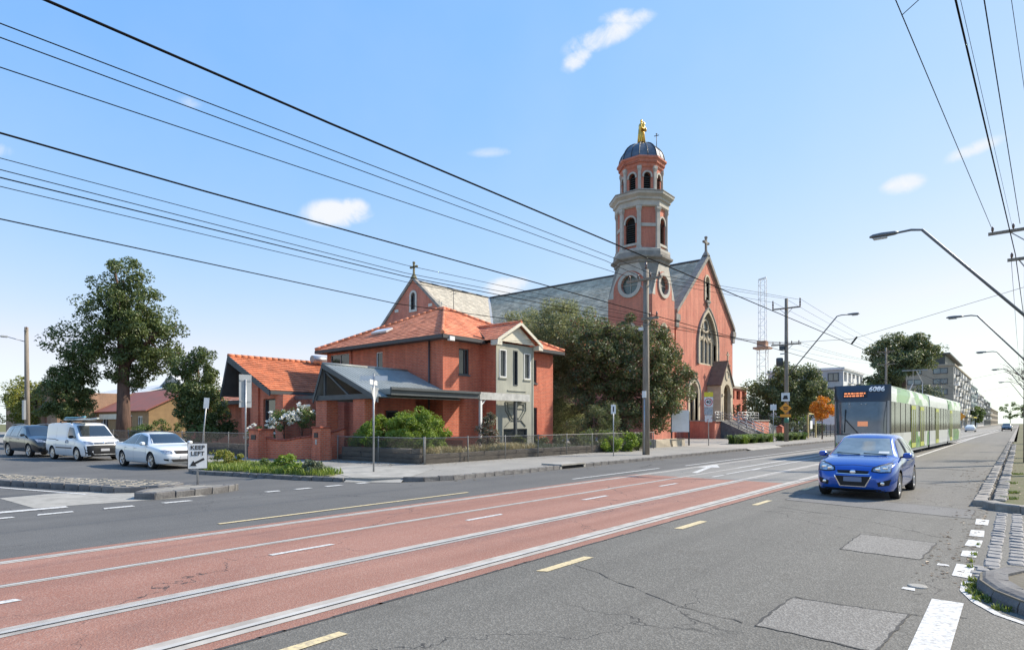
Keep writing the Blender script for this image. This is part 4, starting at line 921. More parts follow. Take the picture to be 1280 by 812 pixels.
# arch surrounds
def arch_ring(fr, c, w, z0, z1, t, proud, n=14, pointed=False, name='arch_surround', m=M_stone, foot=True):
    O, U, Nn = fr; o_ = arch_poly(c, w + t, z0, z1 + t, n, pointed); i_ = arch_poly(c, w, z0, z1, n, pointed); mb = MB(); P = lambda p, d: O + U * p[0] + Vector((0, 0, p[1])) + Nn * d
    N = len(o_)
    for k in range(1, N):
        j = (k + 1) % N
        mb.face([P(o_[k], proud), P(o_[j], proud), P(i_[j], proud), P(i_[k], proud)]); mb.face([P(o_[k], 0), P(o_[k], proud), P(o_[j], proud), P(o_[j], 0)][::-1]); mb.face([P(i_[k], -.25), P(i_[k], proud), P(i_[j], proud), P(i_[j], -.25)])
    return cb_(mb, name, m)
arch_ring(F, 69.0, 2.45, 8.5, 14.7, .5, .14, 14, True); arch_ring(F, 69.0, 2.96, 8.5, 15.15, .16, .22, 14, True, m=M_stone_d)
arch_ring(F, 68.75, .55, 16.0, 18.8, .22, .12)
for c, w, zt in ((64.95, 1.15, 6.3), (73.95, 1.05, 6.1)): arch_ring(F, c, w, 2.0, zt, .42, .12); arch_ring(F, c, w + .43, 4.4, zt + .42, .14, .2, m=M_stone_d)
# traceried window: glass, mullions, roundels
tw = MB(); G = lambda u, z, d: Vector((XF - d, u, z))
plate(tw, frame_of('x', XF - .42, 1), rose); win = cb_(tw, 'great_window', mat('leaded glass', (.20, .215, .21), (.11, .12, .12), 6, .25, spec=.7))
tr = MB()
for u in (67.25, 68.45, 69.6, 70.75): tr.bar(G(u, 8.5, .3), G(u, 12.2, .3), .16, .2)
def circ(mb, c, z, r, th, n=20, d=.3):
    for k in range(n):
        a, b = 2 * math.pi * k / n, 2 * math.pi * (k + 1) / n; mb.bar(G(c + r * math.cos(a), z + r * math.sin(a), d), G(c + r * math.cos(b), z + r * math.sin(b), d), th, .2)
circ(tr, 69.0, 13.1, .75, .14); circ(tr, 67.85, 12.2, .55, .12); circ(tr, 70.15, 12.2, .55, .12)
for c in (67.1, 68.0, 69.0, 70.0, 70.9):
    tr.bar(G(c - .5, 11.2, .3), G(c, 11.8, .3), .1, .18); tr.bar(G(c, 11.8, .3), G(c + .5, 11.2, .3), .1, .18)
tr.bar(G(66.55, 8.56, .28), G(71.45, 8.56, .28), .3, .16, up=(1, 0, 0))
cb_(tr, 'tracery', M_stone)
# niche statue
mb = plate(MB(), frame_of('x', XF - .48, 1), niche); cb_(mb, 'niche_back', M_stone_d)
def figure(mb, c, h, s=1.0, n=14):
    prof = [(.0, 0), (.2, .0), (.23, .05), (.2, .25), (.165, .42), (.17, .55), (.19, .66), (.2, .74), (.15, .8), (.07, .83), (.06, .85), (.085, .89), (.09, .93), (.075, .97), (.03, 1.0), (0, 1.0)]
    rings = [[(c[0] + r * h * s * math.cos(a) * .8, c[1] + r * h * s * math.sin(a) * (1 + .06 * math.sin(3 * a)), c[2] + z * h) for a in [2 * math.pi * j / n for j in range(n)]] for r, z in prof]
    mb.rings(rings, 0, True)
mb = MB(); figure(mb, (XF - .25, 68.75, 16.35), 1.75, .8); cb_(mb, 'niche_statue', M_stone_d)
mb = MB(); mb.box((XF - .45, 68.2, 15.75), (XF + .3, 69.3, 15.98)); mb.prism([(68.35, 15.745), (68.75, 15.2), (69.15, 15.745)], 'x', XF, XF + .25); cb_(mb, 'niche_corbel', M_stone_d)
# doors deep in their arches
for d in doors:
    mb = plate(MB(), frame_of('x', XF - .48, 1), d); cb_(mb, 'door', mat('dark stained door', (.05, .04, .035), (.03, .025, .02), 3, .7))
for c, dx in ((64.95, .55), (73.95, .5), (70.85, .55)):
    mb = MB(); mb.tube([(XF - .2, c + dx, 2.0), (XF - .2, c + dx, 4.6)], .13, 10); mb.box((XF - .4, c + dx - .18, 4.6), (XF + .0, c + dx + .18, 4.85)); cb_(mb, 'door_column', M_stone)
# gabled middle porch
pf = XF + 1.6; fp = frame_of('x', pf, 1)
o_ = [(66.9, 1.9), (72.6, 1.9), (72.6, 6.1), (70.0, 8.9), (66.9, 6.1)]
pd = arch_poly(70.9, 1.1, 2.0, 6.3, 10)
mb = plate(MB(), fp, [(68.9, 1.9), (72.7, 1.9), (72.7, 6.3), (70.8, 8.9), (68.9, 6.3)], [pd], .4); plate(mb, frame_of('y', 68.9, -1), rect2(XF, pf, 1.9, 6.3)); plate(mb, frame_of('y', 72.7, 1), rect2(XF, pf, 1.9, 6.3)); cb_(mb, 'porch', M_stone)
mb = MB(); mb.slab([(XF, 68.65, 6.15), (pf + .15, 68.65, 6.15), (pf + .15, 70.8, 9.1), (XF, 70.8, 9.1)], .14); mb.slab([(pf + .15, 72.95, 6.15), (XF, 72.95, 6.15), (XF, 70.8, 9.1), (pf + .15, 70.8, 9.1)], .14); cb_(mb, 'porch_roof', mat('brown lead porch roof', (.19, .13, .10), (.13, .09, .07), 2, .8))
mb = MB(); mb.bar((pf + .1, 70.8, 9.1), (pf + .1, 70.8, 10.1), .13); mb.bar((pf + .1, 70.45, 9.75), (pf + .1, 71.15, 9.75), .13); cb_(mb, 'porch_cross', M_stone)
mb = MB(); mb.tube([(pf + .02, 70.8 + .55 * math.cos(a), 7.35 + .55 * math.sin(a)) for a in [k * math.pi / 8 for k in range(17)]], .07, 6); cb_(mb, 'porch_roundel', M_stone)
for u in (69.4, 72.2):
    mb = MB(); mb.tube([(pf - .1, u, 2.0), (pf - .1, u, 4.9)], .15, 10); mb.box((pf - .3, u - .22, 4.9), (pf + .12, u + .22, 5.15)); cb_(mb, 'porch_column', M_stone)
# copings, kneelers, cross
mb = MB()
for a in (Y0 - .25, Y1 + .25):
    sgn = 1 if a < YM else -1
    mb.slab([(XF + .28, a, EZc - .15), (XF + .28, a, EZc + .3), (XF + .28, YM, RZ + .75), (XF + .28, YM, RZ + .2)][::-sgn], .75)
cb_(mb, 'gable_coping', M_stone_d)
for a in (Y0, Y1):
    mb = MB(); mb.box((XF - .45, a - .55, EZc - .9), (XF + .3, a + .55, EZc - .16)); mb.box((XF - .4, a - .4, EZc - 1.6), (XF + .2, a + .4, EZc - .9)); cb_(mb, 'kneeler', M_stone_d, bevel=.05)
def cross(x, y, z, h, m, along='y', name='gable_cross'):
    mb = MB(); d = Vector((0, 1, 0)) if along == 'y' else Vector((1, 0, 0)); p = Vector((x, y, z)); up = Vector((0, 0, h))
    mb.lathe([(.55 * h / 2.2, 0), (.4 * h / 2.2, .25), (.18, .55), (.16, .7)], 8, (x, y, z - .2), 0, False)
    mb.bar(p + up * .2, p + up, .24 * h / 2.2, .22); mb.bar(p + up * .7 - d * .3 * h, p + up * .7 + d * .3 * h, .24 * h / 2.2, .22)
    for q in (p + up, p + up * .7 - d * .3 * h, p + up * .7 + d * .3 * h): mb.lathe([(0, -.18), (.18, -.1), (.2, 0), (.18, .1), (0, .18)], 8, q, 0, True)
    cb_(mb, name, m)
cross(XF - .1, YM, RZ + .7, 2.0, M_stone_d)
# roofs
mb = tiles(MB(), (-85.3, Y0 - .5, EZc - .3), (XF - .5, Y0 - .5, EZc - .3), (XF - .5, YM, RZ + .1), (-85.3, YM, RZ + .1), course=.42, tw=.5, lift=.03, seed=21); tiles(mb, (XF - .5, Y1 + .5, EZc - .3), (-85.3, Y1 + .5, EZc - .3), (-85.3, YM, RZ + .1), (XF - .5, YM, RZ + .1), course=.6, tw=.8, lift=.03, seed=22)
o = cb_(mb, 'nave_slates', M_slate); o['kind'] = 'stuff'
mb = MB(); mb.prism([(Y0 - .5, EZc - .33), (Y1 + .5, EZc - .33), (YM, RZ + .05)], 'x', -85.3, XF - .5); cb_(mb, 'roof_deck', M_gutter)
o = ridge('ridge_cap', [(-85, YM, RZ + .15), (XF - .6, YM, RZ + .15)], .16, M_gutter, None, 3); o.parent = church; o.location = (40, -66, 0)
mb = MB(); mb.box((-85, Y0 - .75, EZc - .5), (XF - .5, Y0 - .5, EZc - .2)); cb_(mb, 'gutter', M_gutter)
# transept facing the side street
TX, TY, TW = -62.2, 53.6, 8.3
ft = frame_of('y', TY, -1); slit = arch_poly(TX, .42, 16.9, 19.2, 8)
mb = plate(MB(), ft, [(TX - TW, 0), (TX + TW, 0), (TX + TW, 13.7), (TX, RZ + .15), (TX - TW, 13.7)], [slit], .3); cb_(mb, 'transept_wall', mat('x', (.1, .1, .1)) if False else M_chbrick)
mb = plate(MB(), frame_of('x', TX + TW, 1), rect2(TY, Y0, 0, 13.4)); plate(mb, frame_of('x', TX - TW, -1), rect2(TY, Y0, 0, 13.4)); cb_(mb, 'transept_side_wall', M_chbrick)
mb = plate(MB(), frame_of('y', TY + .28, -1), slit); cb_(mb, 'lancet_glass', M_glass)
def ring_on(fr, c, w, z0, z1, t, proud, m, name='lancet_surround'): arch_ring(fr, c, w, z0, z1, t, proud, 8, False, name, m)
ring_on(ft, TX, .42, 16.9, 19.2, .3, .1, mat('white quoin', (.62, .6, .54), (.5, .48, .42), 2, .8))
mb = MB(); fbox(mb, ft, TX - .75, TX + .75, 16.6, 16.9, 0, .12); cb_(mb, 'lancet_sill', MATS['white quoin'])
for u, z in ((TX - 3.4, 17.2), (TX + 3.4, 17.2)): mb = MB(); fbox(mb, ft, u - .35, u + .35, z - .28, z + .1, 0, .1); cb_(mb, 'quoin_block', MATS['white quoin'])
mb = MB()
for s in (-1, 1):
    mb.slab([(TX + s * (TW + .3), TY - .2, 13.4), (TX + s * (TW + .3), TY - .2, 13.85), (TX, TY - .2, RZ + .65), (TX, TY - .2, RZ + .2)][::s], .5)
cb_(mb, 'transept_coping', M_stone_d)
cross(TX, TY + .1, RZ + .6, 1.9, mat('mossy stone', (.24, .22, .12), (.15, .14, .09), 3, .9), 'x', 'transept_cross')
mb = tiles(MB(), (TX + TW + .3, TY + .2, 13.3), (TX + TW + .3, YM, 13.3), (TX, YM, RZ + .1), (TX, TY + .2, RZ + .1), course=.42, tw=.5, lift=.03, seed=23); tiles(mb, (TX - TW - .3, YM, 13.3), (TX - TW - .3, TY + .2, 13.3), (TX, TY + .2, RZ + .1), (TX, YM, RZ + .1), course=.5, tw=.6, lift=.03, seed=24)
M_slate_t = mat('lichened slate', (.5, .45, .36), (.36, .33, .27), 1.0, .8, bump=.3, bscale=9, island=.15)
o = cb_(mb, 'transept_slates', M_slate_t); o['kind'] = 'stuff'
mb = MB(); mb.prism([(TX - TW - .3, 13.27), (TX + TW + .3, 13.27), (TX, RZ + .05)], 'y', TY + .2, YM); cb_(mb, 'transept_deck', M_gutter)
mb = MB(); mb.bar((TX, YM - .1, RZ + .2), (TX + TW + .3, Y0 - .45, 13.35), .34, .06); cb_(mb, 'valley_flashing', mat('lead flashing', (.42, .43, .43), rough=.6))
o = ridge('ridge_cap', [(TX, TY + .2, RZ + .15), (TX, YM, RZ + .15)], .16, M_gutter, None, 3); o.parent = church; o.location = (40, -66, 0)
mb = MB(); mb.tube([(-57.5, 56.5, 16.4), (-57.5, 56.5, 19.4)], .04, 6); mb.bar((-58.2, 56.5, 19.2), (-56.8, 56.5, 19.3), .05); mb.bar((-58.0, 56.5, 18.8), (-57.0, 56.5, 18.85), .05); cb_(mb, 'aerial', M_gutter)

# ---- bell tower
TC = Vector((-30.0, 56.6)); HW = 2.48
def oct_pts(ap, z, c=TC):                        # octagon with faces on the axes; ap = apothem
    r = ap / math.cos(math.pi / 8); return [(c.x + r * math.cos(math.pi / 8 + k * math.pi / 4), c.y + r * math.sin(math.pi / 8 + k * math.pi / 4), z) for k in range(8)]
def oct_frames(ap):
    fr = []
    for k in range(8):
        a = k * math.pi / 4; n = Vector((math.cos(a), math.sin(a), 0)); u = Vector((-math.sin(a), math.cos(a), 0)); fr.append((Vector((TC.x, TC.y, 0)) + n * ap, u, n))
    return fr
M_trend = M_render
# square shaft with a tall lancet and a round window on the street and side faces
def disc_poly(c, z, r, n=20): return [(c + r * math.cos(2 * math.pi * k / n), z + r * math.sin(2 * math.pi * k / n)) for k in range(n)]
sq = [(Vector((TC.x + HW, TC.y, 0)), Vector((0, 1, 0)), Vector((1, 0, 0))), (Vector((TC.x, TC.y - HW, 0)), Vector((1, 0, 0)), Vector((0, -1, 0))), (Vector((TC.x - HW, TC.y, 0)), Vector((0, -1, 0)), Vector((-1, 0, 0))), (Vector((TC.x, TC.y + HW, 0)), Vector((-1, 0, 0)), Vector((0, 1, 0)))]
ow = HW * math.tan(math.pi / 8)
mb = MB()
for k, fr in enumerate(sq):
    lan = arch_poly(0, .5, 6.5, 11.6, 8)
    lun = [(-HW, 0), (HW, 0), (HW, 14.4)] + [(1.85 * math.cos(math.pi * q / 16), 15.0 + 2.0 * math.sin(math.pi * q / 16)) for q in range(17)] + [(-HW, 14.4)]
    plate(mb, fr, lun, [disc_poly(0, 15.6, .95), lan], .35)
shaft = cb_(mb, 'tower_shaft', M_chbrick)
mb = MB()                                       # rendered shoulders splaying from the square to the octagon
sqp = [Vector((TC.x + sx * (HW + .01), TC.y + sy * (HW + .01), 14.4)) for sx, sy in ((1, -1), (1, 1), (-1, 1), (-1, -1))]
top = [Vector(p) for p in oct_pts(HW + .01, 17.75)]
for i in range(4):
    c = sqp[i]; a = math.atan2(c.y - TC.y, c.x - TC.x)
    near = sorted(top, key=lambda p: -((p - c).length))[-2:]
    mb.face([c, near[0], near[1]]); mb.face([c, near[1], near[0]])
for fr in sq:
    O, U, Nn = fr; P = lambda u, z, d=.012: O + U * u + Vector((0, 0, z)) + Nn * d
    out = [(HW, 14.4), (ow, 17.75), (-ow, 17.75), (-HW, 14.4)]
    inn_ = [(1.85 * math.cos(math.pi * q / 16), 15.0 + 2.0 * math.sin(math.pi * q / 16)) for q in range(17)]
    poly = [(HW, 14.4), (1.85, 14.4)] + inn_ + [(-1.85, 14.4), (-HW, 14.4), (-ow, 17.75), (ow, 17.75)]
    plate(mb, (O + Nn * .015, U, Nn), poly)
cb_(mb, 'tower_shoulder', M_trend)
for k, fr in enumerate(sq[:2]):
    O, U, Nn = fr
    t_ = MB(); n = 24
    for q in range(n):
        a, b = 2 * math.pi * q / n, 2 * math.pi * (q + 1) / n; P = lambda r, t, d: O + U * (r * math.cos(t)) + Vector((0, 0, 15.6 + r * math.sin(t))) + Nn * d
        t_.face([P(1.3, a, .13), P(1.3, b, .13), P(.95, b, .13), P(.95, a, .13)]); t_.face([P(1.3, a, 0), P(1.3, a, .13), P(1.3, b, .13), P(1.3, b, 0)]); t_.face([P(.95, a, -.3), P(.95, b, -.3), P(.95, b, .13), P(.95, a, .13)])
    cb_(t_, 'round_window_surround', M_trend)
    g = plate(MB(), (O - Nn * .3, U, Nn), disc_poly(0, 15.6, .96)); rw = cb_(g, 'round_window', mat('green leaded glass', (.10, .15, .14), (.06, .09, .09), 5, .2, spec=.7))
    bm_ = MB(); bm_.bar(O - Nn * .26 + U * -.93 + Vector((0, 0, 15.6)), O - Nn * .26 + U * .93 + Vector((0, 0, 15.6)), .06, .06); bm_.bar(O - Nn * .26 + Vector((0, 0, 14.7)), O - Nn * .26 + Vector((0, 0, 16.5)), .05, .05); cb_(bm_, 'glazing_bar', M_trend)
    g = plate(MB(), (O - Nn * .3, U, Nn), arch_poly(0, .5, 6.5, 11.6, 8)); cb_(g, 'lancet_glass', MATS['green leaded glass'])
    arch_ring(fr, 0, .5, 6.5, 11.6, .25, .1, 10, False, 'lancet_surround', M_stone)
def octo(name, prof, m): 
    mb = MB(); rings = [oct_pts(ap, z) for ap, z in prof]; mb.rings(rings, 0, False); return cb_(mb, name, m)
octo('lower_cornice', [(2.5, 17.72), (2.62, 17.8), (2.62, 18.0), (2.92, 18.2), (2.95, 18.38), (2.7, 18.45), (2.66, 19.0)], M_stone_d)
octo('pedestal', [(2.67, 18.47), (2.67, 19.1), (2.5, 19.2)], M_trend)
def stage(z0, z1, ap, hw, win, pil, name, wz):
    """octagonal stage: brick panels with arched louvres, rendered pilasters at the corners"""
    mb = MB(); frs = oct_frames(ap); half = ap * math.tan(math.pi / 8)
    for k, fr in enumerate(frs):
        hole = [arch_poly(0, hw, wz[0], wz[1], 8)] if win(k) else []
        plate(mb, fr, rect2(-half, half, z0, z1), hole, .35)
    cb_(mb, name + '_brick', M_chbrick)
    for k, fr in enumerate(frs):
        if k not in (5, 6, 7, 0, 1): continue
        O, U, Nn = fr
        if win(k):
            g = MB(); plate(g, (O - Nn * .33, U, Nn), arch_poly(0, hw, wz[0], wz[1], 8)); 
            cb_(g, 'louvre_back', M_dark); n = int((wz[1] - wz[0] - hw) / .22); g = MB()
            for q in range(n):
                z = wz[0] + .1 + q * .22; g.slab([O - Nn * .05 - U * hw + Vector((0, 0, z)), O - Nn * .05 + U * hw + Vector((0, 0, z)), O - Nn * .28 + U * hw + Vector((0, 0, z + .16)), O - Nn * .28 - U * hw + Vector((0, 0, z + .16))], .03)
            o = cb_(g, 'louvres', mat('dark louvre', (.045, .055, .055), rough=.7)); o['kind'] = 'stuff'
            arch_ring(fr, 0, hw, wz[1] - hw - .15, wz[1], .17, .1, 8, False, 'arch_surround', M_trend)
            g = MB(); fbox(g, fr, -hw - .3, hw + .3, wz[0] - .22, wz[0], 0, .16); cb_(g, 'sill', M_trend)
        else:
            g = MB(); fbox(g, fr, -half + .2, half - .2, lerp(z0, z1, .52), lerp(z0, z1, .6), 0, .1); cb_(g, 'panel_band', M_trend)
    for k in range(8):
        a = math.pi / 8 + k * math.pi / 4
        if k in (2, 3): continue
        r = ap / math.cos(math.pi / 8); c = Vector((TC.x + (r - .02) * math.cos(a), TC.y + (r - .02) * math.sin(a), 0)); M = Matrix.Translation(c) @ Matrix.Rotation(a, 4, 'Z'); g = MB()
        g.box((-pil, -pil, z0), (pil * .8, pil, z1 - .45), 0, M); g.box((-pil * 1.2, -pil * 1.25, z0), (pil * 1.05, pil * 1.25, z0 + .25), 0, M); g.box((-pil * 1.2, -pil * 1.2, z1 - .45), (pil * 1.0, pil * 1.2, z1 - .3), 0, M); g.box((-pil * 1.3, -pil * 1.4, z1 - .3), (pil * 1.25, pil * 1.4, z1), 0, M)
        cb_(g, 'pilaster', M_trend)
stage(19.15, 23.35, 2.3, .55, lambda k: k in (6, 0, 2, 4), .2, 'middle_stage', (19.7, 22.4))
octo('middle_entablature', [(2.4, 23.3), (2.55, 23.4), (2.55, 23.9), (2.72, 23.98), (2.72, 24.2), (3.02, 24.42), (3.06, 24.62), (2.5, 24.75), (2.35, 24.85)], M_trend)
octo('entablature_capping', [(3.0, 24.6), (3.1, 24.66), (3.1, 24.74), (2.4, 24.9)], M_stone_d)
octo('arcade_plinth', [(2.15, 24.8), (2.15, 25.15)], M_trend)
stage(24.9, 27.5, 1.92, .36, lambda k: True, .155, 'upper_stage', (25.2, 26.9))
octo('brick_cornice', [(1.95, 27.4), (2.05, 27.55), (2.05, 27.8), (2.2, 27.95), (2.2, 28.1), (2.36, 28.25), (2.36, 28.42), (2.2, 28.5)], M_chbrick)
mb = MB()
for fr in oct_frames(2.06):
    O, U, Nn = fr
    for q in range(-4, 5): fbox(mb, fr, q * .2 - .05, q * .2 + .05, 27.82, 28.0, 0, .14)
o = cb_(mb, 'dentils', M_chbrick); o['kind'] = 'stuff'
# dome
prof = [(2.26, 28.42)] + [(2.2 * math.cos(a), 28.48 + 2.05 * math.sin(a)) for a in [R(x) for x in (4, 15, 27, 39, 51, 62, 72, 80)]] + [(.3, 30.53)]
mb = MB(); mb.rings([oct_pts(r * .97, z) for r, z in prof], 0, False); cb_(mb, 'dome', mat('dull lead sheet', (.155, .165, .18), (.10, .108, .12), 2.0, .35, metal=.6))
mb = MB()
for k in range(8):
    a = math.pi / 8 + k * math.pi / 4; mb.tube([(TC.x + r * 1.06 * math.cos(a), TC.y + r * 1.06 * math.sin(a), z + .02) for r, z in prof], .05, 6)
for k in range(8):
    a = k * math.pi / 4; mb.tube([(TC.x + r * .985 * math.cos(a), TC.y + r * .985 * math.sin(a), z + .01) for r, z in prof], .025, 5)
o = cb_(mb, 'dome_ribs', mat('dark lead roll', (.05, .053, .058), rough=.5)); o['kind'] = 'stuff'
octo('dome_cap', [(.34, 30.4), (.42, 30.5), (.42, 30.62), (.3, 30.66)], MATS['dark lead roll'])
# gilded figure holding a child
st = MB(); figure(st, (TC.x, TC.y, 30.62), 2.5, .72, 16)
M_gold = mat('gilded metal', (.82, .53, .12), (.62, .38, .08), 4, .33, metal=.9)
stat = cb_(st, 'gilded_statue', M_gold); stat['label'] = 'gilded figure holding a child on top of the dome'
ch = MB(); c_ = Vector((TC.x + .28, TC.y - .05, 31.95)); figure(ch, c_, .85, 1.0, 10); ch.tube([(TC.x + .1, TC.y - .4, 32.35), (TC.x + .25, TC.y - .5, 32.0), (TC.x + .45, TC.y - .2, 31.95)], [.14, .12, .09], 8); ch.tube([(TC.x + .1, TC.y + .4, 32.35), (TC.x + .3, TC.y + .35, 32.0), (TC.x + .42, TC.y + .05, 32.1)], [.14, .12, .09], 8)
o = ch.build('held_child', M_gold, stat)
fo = MB()                                        # robe folds
for k in range(9):
    a = k * 2 * math.pi / 9; fo.tube([(TC.x + .36 * math.cos(a), TC.y + .4 * math.sin(a), 30.66), (TC.x + .29 * math.cos(a + .15), TC.y + .32 * math.sin(a + .15), 31.6), (TC.x + .26 * math.cos(a + .3), TC.y + .28 * math.sin(a + .3), 32.2)], [.07, .055, .03], 6)
fo.build('robe_folds', M_gold, stat)['kind'] = 'stuff'
mb = MB(); mb.tube([(TC.x + 1.2, TC.y + 1.0, 29.9), (TC.x + 1.2, TC.y + 1.0, 31.6)], .035, 6); mb.bar((TC.x + .95, TC.y + .95, 31.45), (TC.x + 1.45, TC.y + 1.05, 31.45), .06); mb.lathe([(0, -.1), (.1, 0), (0, .1)], 8, (TC.x + 1.2, TC.y + 1.0, 31.62)); cb_(mb, 'lightning_rod', M_gutter)
# link between tower and front
mb = plate(MB(), frame_of('x', -29.6, 1), rect2(59.0, 60.6, 0, 12.6)); cb_(mb, 'link_wall', M_chbrick)
mb = MB(); mb.box((-31, 59.1, 12.6), (-29.5, 60.45, 12.9)); cb_(mb, 'link_cornice', M_stone_d)
for a, z in ((62.0, 9.3), (75.7, 9.0)): mb = MB(); mb.lathe([(0, -.2), (.2, -.1), (.22, 0), (.0, .05)], 10, (XF + .02, a, z)); cb_(mb, 'wall_tie', M_stone_d)

# ---- entrance steps, landing, ramp rails
steps = empty('entrance_steps', (-25, 66, .13), 0, 'church entrance steps with landing, brick stair wall and metal handrails', 'steps')
def sb(mb, name, m): o = mb.build(name, m, steps); o.location = (25, -66, -.13); return o
mb = MB(); mb.box((-27.99, 62.0, .13), (-24.4, 76.8, 1.95)); sb(mb, 'landing', M_chbrick)
mb = MB(); mb.box((-28, 61.9, 1.951), (-24.25, 76.9, 2.06)); sb(mb, 'landing_slab', M_conc)
for k in range(11): mb = MB(); mb.box((-24.39 + .0, 64.0, .13), (-24.1 + (10 - k) * .3, 68.3, .13 + .165 * (k + 1) - .002 * k)); o = sb(mb, 'step', M_blue_s)
for y in (63.75, 68.45):
    mb = MB(); mb.prism([(-24.39, .13), (-20.7, .13), (-20.7, .35), (-24.39, 2.0)], 'y', y - .16, y + .16); sb(mb, 'stair_string', M_blue_s)
mb = MB(); mb.box((-24.2, 69.2, .13), (-23.0, 75.2, 2.0)); sb(mb, 'brick_planter', M_chbrick)
mb = MB(); mb.box((-24.25, 69.1, 2.0), (-22.9, 75.3, 2.12)); sb(mb, 'planter_cap', M_conc)
def rail_run(pts, n, m=M_steel, hs=(.35, .65, .95), posts=4):
    mb = MB()
    for h in hs: mb.tube([Vector(p) + Vector((0, 0, h)) for p in pts], .035, 6)
    for a, b in zip(pts, pts[1:]):
        for k in range(posts + 1):
            p = Vector(a).lerp(Vector(b), k / posts); mb.tube([p, p + Vector((0, 0, .97))], .035, 6)
    o = sb(mb, n, m)
for y in (63.75, 66.1, 68.45): rail_run([(-24.3, y, 2.0), (-20.8, y, .3)], 'handrail')
rail_run([(-24.4, 62.1, 2.0), (-24.4, 63.7, 2.0)], 'landing_rail', posts=2); rail_run([(-24.3, 68.5, 2.05), (-24.3, 75.5, 2.05)], 'landing_rail', posts=5)
rail_run([(-23.2, 75.6, 2.0), (-22.2, 84.0, .4)], 'ramp_rail', M_blackmetal); rail_run([(-24.6, 75.6, 2.0), (-23.6, 84.0, .4)], 'ramp_rail', M_blackmetal)
mb = MB(); mb.prism([(75.3, .13), (84.5, .13), (84.5, .25), (75.3, 1.95)], 'x', -24.6, -23.2); sb(mb, 'ramp', M_conc)
# ================================================================ trees, shrubs, grass
import numpy as np
def leaf_cloud(name, pts, nrm, size, m, parent, seed, aspect=.5, jitter=.9, fold=.25):
    """one mesh of separate folded leaves at pts (N,3), roughly facing nrm"""
    rg = np.random.default_rng(seed); N = len(pts); pts = np.asarray(pts, float); nrm = np.asarray(nrm, float)
    n = nrm + rg.normal(0, jitter, (N, 3)); n /= np.linalg.norm(n, axis=1, keepdims=True) + 1e-9
    a = rg.normal(0, 1, (N, 3)); a -= n * (a * n).sum(1, keepdims=True); a /= np.linalg.norm(a, axis=1, keepdims=True) + 1e-9
    b = np.cross(n, a); s = (size * rg.uniform(.6, 1.35, N))[:, None]
    V = np.stack([pts - a * s * .5, pts + b * s * aspect * .5 + n * s * fold * .4, pts + a * s * .5 - n * s * .1, pts - b * s * aspect * .5 + n * s * fold * .4], 1).reshape(-1, 3)
    me = bpy.data.meshes.new(name); me.vertices.add(4 * N); me.vertices.foreach_set('co', V.ravel())
    idx = np.arange(N)[:, None] * 4; T = np.concatenate([idx + [[0, 1, 2]], idx + [[0, 2, 3]]], 1).reshape(-1)
    me.loops.add(6 * N); me.loops.foreach_set('vertex_index', T); me.polygons.add(2 * N); me.polygons.foreach_set('loop_start', np.arange(2 * N) * 3)
    me.update(calc_edges=True); me.materials.append(m)
    return place(name, me, parent)
def crown_points(ells, nclump, perclump, cr, seed, shell=.55, flat=.8, under=.0):
    """leaf positions: clumps scattered through a union of ellipsoids"""
    rg = np.random.default_rng(seed); P = []; Q = []; C = []
    vol = np.array([e[3] * e[4] * e[5] for e in ells]); vol = vol / vol.sum()
    for e, f in zip(ells, vol):
        c = np.array(e[:3]); r = np.array(e[3:]); k = max(3, int(nclump * f))
        d = rg.normal(0, 1, (k, 3)); d /= np.linalg.norm(d, axis=1, keepdims=True); rad = rg.uniform(shell, 1, k) ** .6
        cc = c + d * rad[:, None] * r; C.append(cc)
        for q, dd in zip(cc, d):
            R_ = cr * rg.uniform(.65, 1.3); n = int(perclump * rg.uniform(.6, 1.3)); u = rg.normal(0, 1, (n, 3)); u /= np.linalg.norm(u, axis=1, keepdims=True)
            p = q + u * (rg.uniform(.25, 1, n) ** .5)[:, None] * R_ * np.array([1, 1, flat]); P.append(p); Q.append(u * .6 + np.array([0, 0, .75]) + dd * .3)
    return np.concatenate(P), np.concatenate(Q), np.concatenate(C)
def tree(name, base, label, ells, m_leaf, m_bark, seed, trunk=.25, fork=.35, nclump=60, perclump=150, cr=.8, leaf=.22, cat='tree', group=None, lean=(0, 0), flat=.8, shell=.5, limbs=14, aspect=.5, m2=None, jitter=.9):
    root = empty(name, base, 0, label, cat, group); r = random.Random(seed)
    p, q, c = crown_points(ells, nclump, perclump, cr, seed, shell, flat)
    H = max(e[2] + e[5] for e in ells); zc = sum(e[2] * e[5] for e in ells) / sum(e[5] for e in ells)
    mb = MB(); f = Vector((lean[0] * fork, lean[1] * fork, H * fork)); top = Vector((lean[0], lean[1], H * .86))
    ax = [Vector((0, 0, -.1)), Vector((f.x * .3 + r.uniform(-.05, .05), f.y * .3, H * fork * .4)), f, f.lerp(top, .5) + Vector((r.uniform(-.3, .3), r.uniform(-.3, .3), 0)) * min(1, trunk * 3), top]
    mb.tube(ax, [trunk * 1.25, trunk, trunk * .85, trunk * .5, trunk * .12], 10)
    for k in range(limbs):
        t = Vector(c[r.randrange(len(c))]); s = f.lerp(top, r.uniform(0, .7)); md = s.lerp(t, .5) + Vector((0, 0, r.uniform(-.1, .25) * (t - s).length * .4)); rr = trunk * r.uniform(.22, .45)
        mb.tube([s, md, t], [rr, rr * .6, rr * .18], 6)
    mb.build('trunk', m_bark, root)
    if m2 is None: leaf_cloud('crown', p, q, leaf, m_leaf, root, seed + 1, aspect, jitter)
    else:
        rg = np.random.default_rng(seed); s = rg.random(len(p)) < m2[1]
        leaf_cloud('crown', p[~s], q[~s], leaf, m_leaf, root, seed + 1, aspect, jitter); leaf_cloud('tinted_leaves', p[s], q[s], leaf, m2[0], root, seed + 2, aspect, jitter)
    return root
